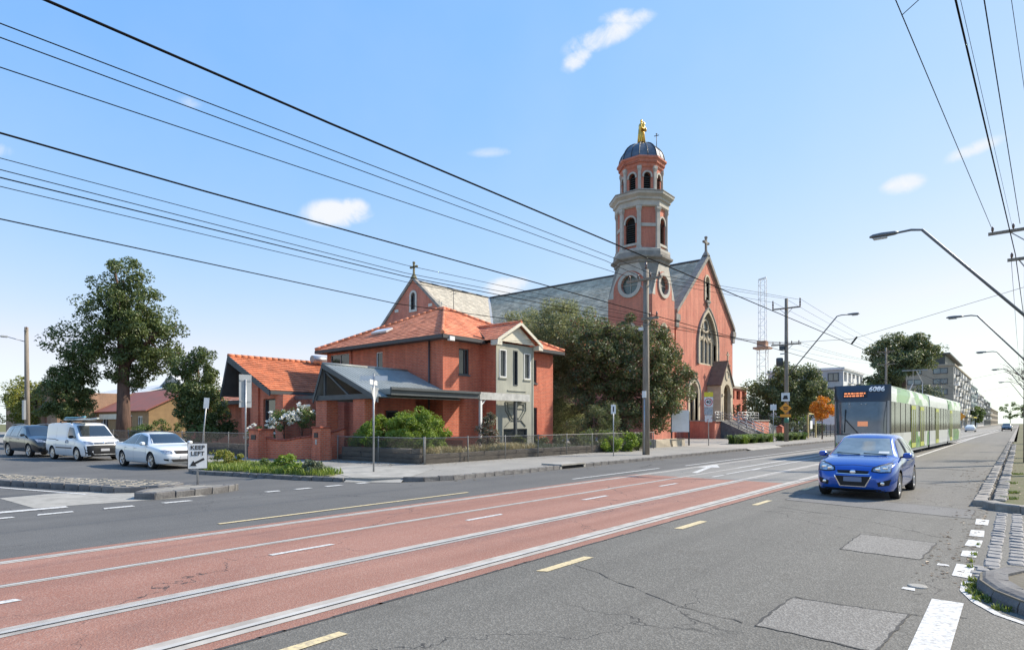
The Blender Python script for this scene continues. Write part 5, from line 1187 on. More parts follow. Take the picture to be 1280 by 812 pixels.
L_dark = leaf_mat('dark glossy leaf', (.065, .10, .03), (.155, .19, .065), .28, rough=.45)
L_mid = leaf_mat('mid green leaf', (.075, .12, .03), (.15, .20, .06), .3)
L_olive = leaf_mat('olive fine leaf', (.20, .22, .10), (.33, .34, .17), .3)
L_shade = leaf_mat('deep evergreen leaf', (.075, .105, .042), (.18, .20, .085), .28, rough=.5)
L_rust = leaf_mat('rusty leaf', (.20, .115, .065), (.27, .15, .09), .25)
L_bright = leaf_mat('lime shrub leaf', (.13, .21, .03), (.24, .31, .05), .3)
L_yell = leaf_mat('autumn yellow leaf', (.26, .24, .04), (.17, .21, .05), .3)
L_orange = leaf_mat('autumn orange leaf', (.48, .17, .03), (.62, .30, .05), .3)
L_grey = leaf_mat('grey green leaf', (.10, .13, .075), (.17, .19, .11), .2)
L_dry = leaf_mat('dry straw', (.34, .28, .14), (.45, .39, .2), .15)
L_white = leaf_mat('white petal', (.78, .77, .72), (.7, .68, .6), .2)
L_pink = leaf_mat('brown pink plume', (.22, .15, .11), (.3, .22, .16), .2)
# left side
tree('large_tree', (-50, 15.6, .3), 'tall dark spreading tree with reddish trunk behind the white van',
     [(0, 0, 11.6, 1.7, 1.8, 2.1), (.3, .9, 10.0, 2.3, 2.5, 1.9), (-.4, -.9, 9.4, 2.2, 2.3, 1.7), (.2, .3, 8.0, 2.6, 2.8, 1.9), (1.0, 1.9, 7.4, 2.0, 2.2, 2.0), (-.6, -1.0, 6.9, 2.2, 2.3, 1.4), (-1.9, -3.0, 7.6, 1.3, 1.5, 1.4), (-1.2, -2.2, 6.2, 1.4, 1.5, 1.0), (1.0, 1.9, 5.6, 1.5, 1.7, 1.4), (.2, .2, 6.0, 2.0, 2.0, 1.1), (.4, .8, 4.7, 1.6, 1.9, .9), (-.5, -1.1, 5.1, 1.6, 1.8, .8)],
     L_dark, M_barkred, 101, trunk=.46, fork=.36, nclump=300, perclump=130, cr=.58, leaf=.2, shell=.15, limbs=26, flat=.8, jitter=1.2)
tree('round_tree', (-51.5, 12.7, .13), 'small rounded dark green street tree behind the black car and van', [(0, 0, 3.6, 1.55, 1.75, 1.6), (0, .05, 4.9, 1.2, 1.3, 1.1), (0, .1, 5.9, .7, .75, .8), (0, -.1, 2.5, 1.45, 1.65, .7)], L_dark, M_bark, 111, trunk=.16, fork=.3, nclump=150, perclump=150, cr=.4, leaf=.15, shell=.2, jitter=1.2)
tree('bushy_tree', (-41.0, 17.1, .3), 'bushy dark green garden tree left of the orange brick wing', [(0, 0, 4.9, 1.3, 1.45, 1.3), (0, 0, 6.0, .75, .8, .8), (0, -.1, 3.7, 1.6, 1.8, 1.2), (.3, .3, 2.3, 1.8, 2.0, 1.0), (.4, .5, 1.2, 1.7, 1.8, .7)], L_dark, M_bark, 121, trunk=.15, fork=.3, nclump=170, perclump=150, cr=.42, leaf=.16, shell=.2, jitter=1.2)
tree('autumn_tree', (-95, 20.0, 0), 'yellow green autumn tree at the far left edge of the street', [(0, 0, 4.3, 3.2, 4.0, 3.0), (0, -3, 3.2, 2.4, 2.6, 2.2)], L_yell, M_bark, 131, trunk=.2, nclump=60, perclump=130, cr=.9, leaf=.3)
for (x, y, s, lab) in ((-37.6, 15.8, 1.0, 'low light green shrub behind the fence right of the bushy tree'), (-44.8, 16.3, 1.35, 'leafy green shrub behind the fence above the white sedan'), (-46.6, 15.9, 1.0, 'small leafy shrub behind the fence between tall tree and bushy tree')):
    tree('garden_shrub', (x, y, .35), lab, [(0, 0, .7 * s, .8 * s, .9 * s, .6 * s)], L_mid, M_bark, int(x * -10), trunk=.05, nclump=14, perclump=90, cr=.35, leaf=.14, cat='shrub', group='shrubs along the side street fence', limbs=6)
# church yard
tree('olive_tree', (-29.8, 40.2, .13), 'broad grey olive tree with fine foliage right of the brick house', [(0, 0, 7.6, 4.6, 4.5, 3.9), (-2.0, -2.0, 6.4, 3.6, 3.4, 3.6), (2.2, 1.2, 8.2, 3.0, 3.0, 2.8), (0, -.5, 2.0, 3.6, 3.4, 1.8), (-1, -2.5, 3.2, 2.6, 2.2, 2.4), (2, -1.0, 3.4, 2.2, 2.2, 2.2)], L_olive, M_bark, 141, trunk=.32, fork=.2, nclump=520, perclump=240, cr=.8, leaf=.19, aspect=.32, shell=.3, limbs=24, m2=(L_shade, .2), jitter=1.2)
tree('evergreen_tree', (-22.6, 39.8, .13), 'wide dark evergreen tree with rusty tips behind the timber pole', [(0, 0, 6.6, 3.6, 3.8, 3.0), (-1.6, -2.2, 7.0, 2.3, 2.4, 2.4), (1.9, 2.6, 5.6, 2.2, 2.6, 2.3), (2.0, 3.6, 4.3, 2.0, 2.4, 1.5), (-1.6, -1.4, 4.0, 2.6, 2.6, 1.8), (1.8, 1.6, 3.2, 2.0, 2.2, 1.3), (-.4, -.6, 2.1, 2.6, 2.9, 1.3), (1.2, 2.0, 1.9, 1.9, 2.6, .9)], L_shade, M_bark, 151, trunk=.3, fork=.22, nclump=400, perclump=180, cr=.62, leaf=.19, shell=.25, limbs=26, m2=(L_rust, .13), jitter=1.2)
tree('conifer_shrub', (-21.4, 33.9, .13), 'low dark conifer shrub in front of the evergreen tree', [(0, 0, 1.5, 1.5, 1.9, 1.25), (.3, .9, 2.1, 1.0, 1.1, .9)], L_shade, M_bark, 161, trunk=.1, nclump=50, perclump=160, cr=.42, leaf=.13, aspect=.25, cat='shrub', limbs=10)
tree('spreading_tree', (-23.5, 84.5, .13), 'large dark spreading tree beyond the church', [(0, 0, 6.2, 4.2, 4.6, 3.2), (1.5, 3.0, 4.8, 3.2, 3.6, 2.6), (-2, -3.4, 4.4, 3.2, 3.4, 2.5), (2, 5.0, 4.0, 2.4, 2.6, 2.2)], L_shade, M_bark, 171, trunk=.4, nclump=170, perclump=140, cr=1.0, leaf=.34, limbs=18, shell=.3)
tree('broad_tree', (-26, 98, .13), 'mid green tree left of the large dark spreading tree', [(0, 0, 3.6, 3.0, 3.2, 2.2), (-2, -3.6, 3.0, 2.4, 2.6, 1.8)], L_mid, M_bark, 172, trunk=.3, nclump=50, perclump=110, cr=1.0, leaf=.4)
tree('pine_tree', (-16.6, 132, .13), 'tall dark domed pine tree rising behind the tram', [(0, 0, 15.0, 5.6, 5.8, 3.0), (.5, -2.5, 12.6, 4.4, 4.6, 2.4), (0, 3.5, 13.2, 4.0, 4.0, 2.4), (-2, -6.6, 10.2, 3.2, 3.4, 2.6), (-2.5, -5.4, 7.5, 2.6, 2.6, 2.6)], L_shade, M_bark, 181, trunk=.7, fork=.5, nclump=230, perclump=140, cr=1.2, leaf=.45, shell=.35, limbs=30, flat=.7)
tree('orange_tree', (-15.5, 67.8, .13), 'small orange autumn street tree left of the tram', [(0, 0, 3.1, 1.0, 1.15, 1.15)], L_orange, M_bark, 191, trunk=.06, fork=.4, nclump=30, perclump=90, cr=.4, leaf=.2, limbs=10)
tree('street_tree', (-17.5, 100, .13), 'bushy green tree just left of the tram behind the orange tree', [(0, 0, 4.2, 2.6, 2.8, 2.6), (-.8, -2.6, 3.2, 2, 2.2, 1.8)], L_mid, M_bark, 192, trunk=.2, nclump=45, perclump=100, cr=.9, leaf=.4)
tree('far_tree', (-16.2, 160, .13), 'scrubby grey tree beyond the tram in front of the brown apartments', [(0, 0, 6.5, 3.5, 5, 3.2), (-1, 6, 5.5, 3, 4, 2.8)], L_grey, M_bark, 193, trunk=.25, nclump=60, perclump=90, cr=1.3, leaf=.5)
# garden of the house
def shrub(name, base, label, ells, m, seed, nclump=20, per=160, cr=.3, leaf=.1, group=None, aspect=.45, stem=.04, **k):
    return tree(name, base, label, ells, m, M_bark, seed, trunk=stem, fork=.25, nclump=nclump, perclump=per, cr=cr, leaf=leaf, cat='shrub', group=group, limbs=6, aspect=aspect, **k)
shrub('hedge_shrub', (-20.5, 18.0, .4), 'large bright lime green mounded shrub behind the corner fence', [(0, 0, .95, 1.2, 1.45, .95), (-.3, .8, .75, .9, .9, .75)], L_bright, 301, 130, 200, .26, .10)
shrub('hedge_shrub', (-21.9, 17.3, .36), 'smaller lime green mounded shrub left of the larger one behind the fence', [(0, 0, .85, 1.1, 1.2, .85), (-.8, -.3, .6, .75, .75, .6)], L_bright, 302, 110, 190, .26, .10)
shrub('upright_shrub', (-20.9, 23.0, .42), 'upright brown tipped shrub beside the white verandah post', [(0, 0, .9, .5, .55, .8), (0, 0, 1.6, .3, .3, .6)], L_pink, 303, 24, 120, .25, .12, m2=(L_grey, .5))
shrub('ground_shrub', (-20.0, 32.3, .42), 'low spreading pale green shrub near the far end of the garden', [(0, 0, .35, 1.2, 2.2, .55), (0, 1.5, .3, 1.0, 1.2, .45)], L_grey, 304, 50, 150, .3, .1, m2=(L_bright, .35))
shrub('ground_shrub', (-23.7, 17.2, .36), 'dark twiggy bush just right of the brick gate pier', [(0, 0, .4, .35, .6, .5)], L_shade, 305, 14, 120, .2, .08)
for i, (x, y, z, lab) in enumerate(((-30.5, 17.2, 1.55, 'white flowering rose bush left of the porch, lower left one'), (-28.9, 17.3, 1.8, 'white flowering standard rose nearest the porch'), (-31.0, 16.2, .75, 'low white flowering rose bush above the curved brick wall'))):
    root = shrub('rose_bush', (x, y, .35), lab, [(0, 0, z, .75, .8, .5)], L_mid, 310 + i, 16, 90, .28, .11)
    p, q, c = crown_points([(0, -.1, z + .15, .8, .85, .5)], 26, 12, .12, 330 + i); p = p[p[:, 2] > z - .25]; leaf_cloud('white_flowers', p, np.tile([0.4, -.6, .6], (len(p), 1)), .13, L_white, root, 350 + i, .9, .6)['kind'] = 'stuff'
w = weeds('dry_grass', [(-20.0 + rnd.uniform(-.9, .9), rnd.uniform(17.4, 25), .41, .4, 170) for _ in range(34)] + [(-21.9, 17.4, .36, .6, 160)], 21, L_dry, hs=(.12, .42), w=.012); tag(w, 'straw coloured dry grass on the raised garden bed', 'dry grass', kind='stuff')
w = weeds('garden_weeds', [(-19.6 + rnd.uniform(-.8, .8), rnd.uniform(25, 36), .41, .4, 70) for _ in range(24)] + [(rnd.uniform(-49, -29), 15.2 + rnd.uniform(-.3, .6), .4, .4, 70) for _ in range(30)], 22, L_grey, hs=(.1, .35), w=.014); tag(w, 'grey green straggling garden plants behind the wire fences', 'garden plants', kind='stuff')
# flower-like dark clumps and stumps on the bed
for i, (x, y) in enumerate(((-20.6, 25.2), (-20.3, 26.6), (-20.2, 28.2), (-20.0, 29.6))):
    shrub('aloe_clump', (x, y, .42), ['dark spiky clump left of the dark verandah post', 'dark spiky clump under the bay emblem', 'dark spiky clump right of the bay', 'dark spiky clump beside the pale spreading shrub'][i], [(0, 0, .35, .28, .3, .3)], L_shade, 400 + i, 8, 60, .2, .22, 'spiky clumps in front of the bay', aspect=.2)
# nature strip on the street corner
M_turf = mat('turf soil', (.12, .12, .05), (.16, .15, .07), 3, 1, bump=.5)
strip_poly = [(-16.4, 10.75), (-20.3, 9.85), (-21.9, 9.42), (-22.8, 9.5), (-23.4, 10.1), (-24.0, 10.9), (-23, 11.6), (-19.5, 11.7), (-17, 11.5)]
tag(one('prism', strip_poly, 'z', .1, .16).build('nature_strip', M_turf), kind='structure')
def scatter(poly, n, seed):
    r = random.Random(seed); xs = [p[0] for p in poly]; ys = [p[1] for p in poly]; out = []
    while len(out) < n:
        p = (r.uniform(min(xs), max(xs)), r.uniform(min(ys), max(ys)))
        if inside(p, poly): out.append(p)
    return out
w = weeds('nature_strip_grass', [(x, y, .15, .16, 26) for x, y in scatter(strip_poly, 420, 3)], 31, G_grass, hs=(.06, .24), w=.013); tag(w, 'bright green grass on the kerbed nature strip at the corner', 'grass', kind='stuff')
for i, (x, y, s, m, lab) in enumerate(((-22.6, 10.4, 1.0, L_yell, 'yellowish weedy bush on the nature strip beside the keep left sign'), (-19.6, 11.1, .9, L_bright, 'bright green bush on the nature strip left of the brick gate pier'), (-17.6, 10.95, .7, L_grey, 'grey green bush at the kerb end of the nature strip'), (-20.4, 10.6, .6, L_mid, 'small leafy weed in the middle of the nature strip'), (-18.4, 10.7, .55, L_bright, 'small bright weed near the right end of the nature strip'))):
    shrub('strip_bush', (x, y, .14), lab, [(0, 0, .28 * s, .5 * s, .55 * s, .3 * s)], m, 420 + i, 16, 90, .2 * s, .1, 'bushes on the nature strip')
# strappy plants along the church frontage
def strappy(label, x, y, seed, s=1.0):
    root = empty('agapanthus_clump', (x, y, .13), 0, label, 'plant', 'strappy clumps along the church frontage'); r = random.Random(seed); mb = MB()
    for k in range(130):
        a = r.uniform(0, 6.28); o = Vector((r.uniform(-.3, .3), r.uniform(-.35, .35), 0)) * s; L_ = r.uniform(.5, .95) * s; d = Vector((math.cos(a), math.sin(a), 0)); t = Vector((-d.y, d.x, 0)) * .035 * s; p0 = o; p1 = o + d * L_ * .35 + Vector((0, 0, L_ * .75)); p2 = o + d * L_ * .85 + Vector((0, 0, L_ * .55))
        mb.face([p0 - t, p0 + t, p1 + t, p1 - t]); mb.face([p1 - t, p1 + t, p2])
    mb.build('leaves', L_mid if seed % 3 else L_bright, root)
for i, q in enumerate(['nearest the church drive', 'second from the church drive', 'third from the church drive', 'fourth from the church drive', 'in the middle of its row', 'fourth before the second timber pole', 'third before the second timber pole', 'second before the second timber pole', 'closest to the second timber pole on its left']): strappy('green strappy clump ' + q, -17.2 + (i % 2) * .3, 47.6 + i * 1.05, 500 + i, 1.05)
for i, q in enumerate(['closest to the second timber pole on its right', 'second after the second timber pole', 'third after the second timber pole', 'fourth after the second timber pole', 'third from the orange tree', 'second from the orange tree', 'closest to the orange tree']): strappy('green strappy clump ' + q, -17.0 + (i % 2) * .3, 59.0 + i * 1.2, 520 + i, 1.05)
for i, (x, y, lab) in enumerate(((-17.6, 31.6, 'bright green shrub just right of the timber pole by the footpath'), (-17.9, 30.2, 'small bright green shrub just left of the timber pole'), (-17.8, 33.2, 'green shrub beside the stone block by the footpath'))): shrub('footpath_shrub', (x, y, .13), lab, [(0, 0, .5, .5, .7, .5)], L_bright if i < 2 else L_mid, 540 + i, 22, 110, .26, .12, 'shrubs beside the timber pole')
shrub('flower_shrub', (-20.5, 78, .13), 'greyish flowering shrub by the church ramp', [(0, 0, .9, 1.4, 2.2, .9)], L_grey, 551, 30, 90, .4, .2)
shrub('flower_shrub', (-20.5, 84, .13), 'dark green rounded shrub beyond the church ramp', [(0, 0, 1.1, 1.4, 2.4, 1.0)], L_mid, 552, 30, 90, .4, .22)
# leafless street trees on the near side
def bare_tree(base, label, seed, h=6.0, lean=0):
    root = empty('bare_tree', base, 0, label, 'tree', 'leafless street trees on the near side'); r = random.Random(seed); mb = MB(); tw = MB()
    def grow(p, d, L_, rad, lev):
        q = p + d * L_; m_ = p.lerp(q, .5) + Vector((r.uniform(-.06, .06), r.uniform(-.06, .06), 0)) * L_
        (mb if lev < 3 else tw).tube([p, m_, q], [rad, rad * .85, rad * .65], 6 if lev < 3 else 4)
        if lev >= 5: return
        for k in range(3 if lev else 4):
            a = r.uniform(0, 6.28); sp = r.uniform(.35, .8); n = (d + Vector((math.cos(a), math.sin(a), r.uniform(-.1, .5))) * sp).normalized(); grow(p.lerp(q, r.uniform(.55, 1)), n, L_ * r.uniform(.55, .8), rad * .58, lev + 1)
    grow(Vector((0, 0, -.05)), Vector((lean, 0, 1)).normalized(), h * .32, .09, 0)
    mb.build('trunk', M_bark, root); o = tw.build('twigs', M_bark, root); o['kind'] = 'stuff'
bare_tree((1.5, 40, .1), 'leafless street tree at the right edge in front of the lamps', 601, 6.5, -.1); bare_tree((1.6, 66, .1), 'leafless street tree further down the right kerb', 602, 6.0, -.12); bare_tree((1.6, 92, .1), 'leafless street tree far down the right kerb', 603, 6)
# ================================================================ vehicles
def carpaint(name, c, flake=.0, rough=.32): return mat(name, c, rough=rough, coat=1.0, spec=.5, metal=flake)
def spline(pts, x):
    """monotone-ish cubic through sorted (x, y)"""
    n = len(pts)
    if x <= pts[0][0]: return pts[0][1]
    if x >= pts[-1][0]: return pts[-1][1]
    for i in range(n - 1):
        if x <= pts[i + 1][0]:
            (x0, y0), (x1, y1) = pts[i], pts[i + 1]; h = x1 - x0; d = (y1 - y0) / h
            m0 = d if i == 0 else ((y1 - pts[i - 1][1]) / (x1 - pts[i - 1][0])); m1 = d if i == n - 2 else ((pts[i + 2][1] - y0) / (pts[i + 2][0] - x0))
            m0 = max(min(m0, 2.5 * abs(d)), -2.5 * abs(d)); m1 = max(min(m1, 2.5 * abs(d)), -2.5 * abs(d))
            t = (x - x0) / h; return (2 * t ** 3 - 3 * t ** 2 + 1) * y0 + (t ** 3 - 2 * t ** 2 + t) * h * m0 + (-2 * t ** 3 + 3 * t ** 2) * y1 + (t ** 3 - t ** 2) * h * m1
class Car:
    def __init__(s, S):
        s.S = S; xs = sorted(set([S['top'][0][0] + (S['top'][-1][0] - S['top'][0][0]) * (.5 - .5 * math.cos(math.pi * k / 64)) for k in range(65)]))
        rings = []
        for x in xs:
            t, bl, w, wt, b = (spline(S[k], x) for k in ('top', 'belt', 'w', 'wt', 'bot'))
            bl = min(bl, t - .05); dr = min(S.get('drop', .07), (t - bl) * .5)
            h = [(0, b), (w * .80, b), (w * .93, b + .03), (w * .98, b + .13), (w, lerp(b, bl, .55)), (w * .992, lerp(b, bl, .82)), (w * .965, bl - .01), (w * .945, bl + .015)]
            k0 = (w * .945, bl + .015); k1 = (wt, t - dr); h += [(lerp(k0[0], k1[0], q) + .018 * math.sin(q * math.pi), lerp(k0[1], k1[1], q)) for q in (.33, .67)]
            h += [(wt, t - dr), (wt * .93, t - dr * .55), (wt * .75, t - dr * .25), (wt * .4, t - dr * .06), (0, t)]
            rings.append([(x, y, z) for y, z in h] + [(x, -y, z) for y, z in reversed(h[1:-1])])
        mb = MB(); mb.rings(rings, 0, True); me = mb.mesh('body', [S['paint'], M_plastic])
        bm = bmesh.new(); bm.from_mesh(me); bmesh.ops.recalc_face_normals(bm, faces=bm.faces); s.bvh = BVHTree.FromBMesh(bm); bm.to_mesh(me); bm.free()
        for p in me.polygons: p.use_smooth = True
        o = bpy.data.objects.new('tmp', me); COL.objects.link(o); cut = []
        for ax in S['axles']:
            c = MB(); n = 28; r = S['arch']
            for sy in (-1, 1):
                c.rings([[(ax + r * math.cos(2 * math.pi * j / n), y, S['rad'] + .02 + r * math.sin(2 * math.pi * j / n)) for j in range(n)][::1] for y in (sy * (S['hw'] - .27), sy * (S['hw'] + .3))], 1, True)
            cm = c.mesh('cut', [S['paint'], M_plastic]); bm = bmesh.new(); bm.from_mesh(cm); bmesh.ops.recalc_face_normals(bm, faces=bm.faces); bm.to_mesh(cm); bm.free()
            co = bpy.data.objects.new('tmpc', cm); COL.objects.link(co); cut.append(co)
            md = o.modifiers.new('b', 'BOOLEAN'); md.object = co; md.operation = 'DIFFERENCE'; md.solver = 'EXACT'
        bpy.context.view_layer.update()
        res = bpy.data.meshes.new_from_object(o.evaluated_get(bpy.context.evaluated_depsgraph_get()))
        for q in cut + [o]: bpy.data.objects.remove(q)
        res.name = 'body'
        bm = bmesh.new(); bm.from_mesh(res)
        for e in bm.edges: e.smooth = not (len(e.link_faces) == 2 and e.calc_face_angle(0) > R(38))
        bm.to_mesh(res); bm.free()
        s.root = empty(S['name'], (0, 0, 0)); s.body = place('body', res, s.root)
    def hit(s, a, b, axis):
        sg = 1 if axis[1] == '+' else -1
        o, d = {'x': (Vector((sg * 6, a, b)), Vector((-sg, 0, 0))), 'y': (Vector((a, sg * 6, b)), Vector((0, -sg, 0))), 'z': (Vector((a, b, 6)), Vector((0, 0, -1)))}[axis[0]]
        return s.bvh.ray_cast(o, d)
    def patch(s, name, lo, hi, axis, m, nu=10, nv=6, off=.006, parent=None, smooth=True):
        """sheet lying on the body between the polylines lo and hi (in the view from 'axis')"""
        def at(pl, t):
            L_ = [0]
            for a, b in zip(pl, pl[1:]): L_.append(L_[-1] + math.hypot(b[0] - a[0], b[1] - a[1]))
            q = t * L_[-1]
            for i in range(len(pl) - 1):
                if q <= L_[i + 1] + 1e-9:
                    f = (q - L_[i]) / max(1e-9, L_[i + 1] - L_[i]); return lerp(pl[i][0], pl[i + 1][0], f), lerp(pl[i][1], pl[i + 1][1], f)
        G = []; last = None
        for i in range(nu + 1):
            col = []
            for j in range(nv + 1):
                a, b = at(lo, i / nu), at(hi, i / nu); p = (lerp(a[0], b[0], j / nv), lerp(a[1], b[1], j / nv)); h = s.hit(*p, axis)
                if h[0] is None: v = last if last is not None else Vector((0, 0, .5))
                else: v = h[0] + h[1] * off
                last = v; col.append(v)
            G.append(col)
        mb = MB(); k = 0; mb.v = [tuple(v) for c in G for v in c]
        for i in range(nu):
            for j in range(nv): mb.f.append((i * (nv + 1) + j, (i + 1) * (nv + 1) + j, (i + 1) * (nv + 1) + j + 1, i * (nv + 1) + j + 1)); mb.m.append(0); mb.sm.append(smooth)
        o = mb.build(name, m, parent or s.root); bm = bmesh.new(); bm.from_mesh(o.data)
        bmesh.ops.remove_doubles(bm, verts=bm.verts, dist=1e-5); bm.normal_update()
        ref = {'x': Vector((1, 0, 0)), 'y': Vector((0, 1, 0)), 'z': Vector((0, 0, 1))}[axis[0]] * (1 if axis[1] == '+' else -1)
        if sum((f.normal.dot(ref) for f in bm.faces)) < 0: bmesh.ops.reverse_faces(bm, faces=bm.faces)
        bm.to_mesh(o.data); bm.free(); return o
    def both(s, name, lo, hi, m, **k):          # on both flanks
        return [s.patch(name, lo, hi, 'y' + sg, m, **k) for sg in '+-']
    def front2(s, name, lo, hi, m, axis='x+', **k):   # mirrored pair seen from the front
        return [s.patch(name, [(y * q, z) for y, z in lo], [(y * q, z) for y, z in hi], axis, m, **k) for q in (1, -1)]
    def wheels(s, spokes=5, hub=M_rim, steel=False):
        S = s.S; r = S['rad']; tw = .2
        ty = MB(); ty.rings([[(rr * math.cos(2 * math.pi * j / 28), y, rr * math.sin(2 * math.pi * j / 28)) for j in range(28)] for rr, y in ((r * .66, tw * .42), (r * .93, tw * .5), (r, tw * .36), (r, -tw * .36), (r * .93, -tw * .5), (r * .66, -tw * .42))], 0, True, True, False)
        rm = MB(); n = 28
        rm.rings([[(rr * math.cos(2 * math.pi * j / n), y, rr * math.sin(2 * math.pi * j / n)) for j in range(n)] for rr, y in ((r * .7, .086), (r * .64, .09), (r * .6, .06), (r * .58, -.06))], 0, True, True, False)
        for k in range(spokes):
            a = 2 * math.pi * k / spokes; d = Vector((math.cos(a), 0, math.sin(a)))
            for e in (-.10, .10) if not steel else (0,):
                d2 = Vector((math.cos(a + e * 1.6), 0, math.sin(a + e * 1.6))); rm.bar(d * r * .1 + Vector((0, .075, 0)), d2 * r * .63 + Vector((0, .07, 0)), .045 if not steel else .12, .03, up=(0, 1, 0))
        rm.rings([[(rr * math.cos(2 * math.pi * j / 14), y, rr * math.sin(2 * math.pi * j / 14)) for j in range(14)] for rr, y in ((r * .19, .06), (r * .17, .095), (.01, .1))], 0, True, True, False)
        dk = MB(); dk.rings([[(rr * math.cos(2 * math.pi * j / 20), .02, rr * math.sin(2 * math.pi * j / 20)) for j in range(20)] for rr in (r * .62, .01)], 0, False, True, False)
        tm, rme, dm = ty.mesh('tyre', M_rubber), rm.mesh('rim', hub), dk.mesh('brake_disc', M_plastic)
        for me in (tm, rme):
            bm = bmesh.new(); bm.from_mesh(me); bmesh.ops.recalc_face_normals(bm, faces=bm.faces); bm.to_mesh(me); bm.free()
        for ax in S['axles']:
            for sy in (1, -1):
                w = place('wheel', tm, s.root, (ax, sy * (S['hw'] - .115), r), (0, 0, 0 if sy > 0 else math.pi)); place('rim', rme, w); place('brake_disc', dm, w)
    def mirrors(s, x, z, m, w=.2, stem=.06):
        y = abs(s.hit(x, z - .04, 'y+')[0].y)
        for sg in (1, -1):
            mb = MB(); c = Vector((x, sg * (y + stem + w / 2 - .02), z))
            mb.rings([[(c.x + dx + q * .0, c.y + (w / 2) * ca * k, c.z + .075 * sa * k) for ca, sa in [(math.copysign(abs(math.cos(t)) ** .7, math.cos(t)), math.copysign(abs(math.sin(t)) ** .7, math.sin(t))) for t in [2 * math.pi * j / 14 for j in range(14)]]] for dx, k, q in ((.1, .55, 0), (.07, .85, 0), (.0, 1, 0), (-.06, .97, 0))], 0, True)
            o = mb.build('mirror', m, s.root); g = MB(); g.bar(c + Vector((0, -sg * w * .4, -.03)), Vector((x + .02, sg * (y - .03), z - .05)), .05, .04); g.build('mirror_stem', M_plastic, o)
    def seam(s, pts, wd=.007, off=.003, name='door_gap'):
        for sg in '+-':
            for a, b in zip(pts, pts[1:]):
                d = Vector((b[0] - a[0], b[1] - a[1])); n = Vector((-d.y, d.x)).normalized() * wd / 2
                s.patch(name, [(a[0] - n.x, a[1] - n.y), (b[0] - n.x, b[1] - n.y)], [(a[0] + n.x, a[1] + n.y), (b[0] + n.x, b[1] + n.y)], 'y' + sg, M_plastic, 8, 1, off)
    def handles(s, xs, z, m):
        for x in xs:
            for sg in ('+', '-'):
                h = s.hit(x, z, 'y' + sg); q = 1 if sg == '+' else -1; mb = MB(); mb.box((x - .09, h[0].y - .01 * q, z - .014), (x + .09, h[0].y + .03 * q, z + .014)) if q > 0 else mb.box((x - .09, h[0].y - .03, z - .014), (x + .09, h[0].y + .01, z + .014)); mb.build('door_handle', m, s.root, bevel=.006)
    def plate(s, z, m, axis='x+', w=.19, h=.05, y=0, bulge=.012):
        sg = 1 if axis == 'x+' else -1; hh = s.hit(y, z, axis)[0]; mb = MB(); mb.box((hh.x - .02, y - w, z - h), (hh.x + bulge, y + w, z + h)) if sg > 0 else mb.box((hh.x - bulge, y - w, z - h), (hh.x + .02, y + w, z + h)); return mb.build('number_plate', m, s.root, bevel=.004)
    def put(s, x, y, hd, label, cat, group=None, z=0): s.root.location = (x, y, z); s.root.rotation_euler = (0, 0, hd); tag(s.root, label, cat, group)
M_lamp = mat('headlamp glass', (.55, .56, .58), (.25, .26, .28), 9, .08, metal=.55, spec=1.0, coat=1, contrast=(.45, .55))
M_amber = mat('amber lens', (.7, .25, .05), rough=.15, coat=1); M_taillamp = mat('red lamp lens', (.35, .02, .02), rough=.15, coat=1)
M_plate = mat('plain blank plate', (.16, .20, .30), rough=.5); M_plate_g = mat('grey blank plate', (.42, .43, .45), rough=.5)
M_screen = mat('windscreen glass', (.30, .345, .345), (.15, .18, .18), 2.0, .05, spec=1.0, coat=.8, contrast=(.3, .7))  # pale mottled base colour stands in for sky reflected in the glass
M_int = mat('dim car interior', (.05, .052, .05), rough=.8)
def lamp_round(c, y, z, r, parent, sg):
    h = c.hit(y, z, 'x+')[0]
    if h is None: return
    mb = MB(); mb.rings([[(h.x + dx, y + rr * math.cos(t), z + rr * math.sin(t)) for t in [2 * math.pi * j / 16 for j in range(16)]] for rr, dx in ((r, .004), (r * .92, .016), (r * .6, .022), (.002, .024))], 0, True, True, False); mb.build('lamp_lens', M_chrome, parent)
# ---- blue hatchback
PB = carpaint('metallic blue paint', (.008, .085, .42), .35, .2)
S = dict(name='blue_hatchback', paint=PB, axles=(1.19, -1.335), rad=.315, arch=.36, hw=.865, drop=.075,
    top=[(-2.02, .80), (-1.97, .96), (-1.86, 1.10), (-1.62, 1.37), (-1.45, 1.455), (-1.0, 1.505), (-.4, 1.52), (.05, 1.485), (.25, 1.43), (.62, 1.22), (1.0, 1.005), (1.12, .985), (1.45, .935), (1.72, .86), (1.88, .775), (1.97, .69), (2.02, .56)],
    belt=[(-2.02, .7), (-1.8, .98), (-1.0, .985), (.0, .95), (.8, .90), (1.2, .87), (1.6, .80), (1.85, .70), (2.02, .48)],
    w=[(-2.02, .60), (-1.95, .74), (-1.75, .82), (-1.3, .855), (-.5, .862), (.6, .862), (1.2, .862), (1.55, .845), (1.78, .79), (1.92, .70), (2.0, .58), (2.02, .5)],
    wt=[(-2.02, .5), (-1.8, .62), (-1.5, .58), (-1.0, .585), (.1, .575), (.25, .575), (.6, .64), (1.0, .72), (1.2, .73), (1.6, .69), (1.85, .60), (2.02, .42)],
    bot=[(-2.02, .36), (-1.9, .27), (-1.6, .2), (1.6, .19), (1.85, .19), (1.97, .22), (2.02, .3)])
c = Car(S)
c.patch('windscreen', [(-.66, 1.01), (-.3, 1.0), (.3, 1.0), (.66, 1.01)], [(-.50, 1.40), (.50, 1.40)], 'x+', M_screen, 16, 8, .006)
c.patch('rear_window', [(-.55, 1.08), (.55, 1.08)], [(-.46, 1.36), (.46, 1.36)], 'x-', M_glass_c, 12, 6)
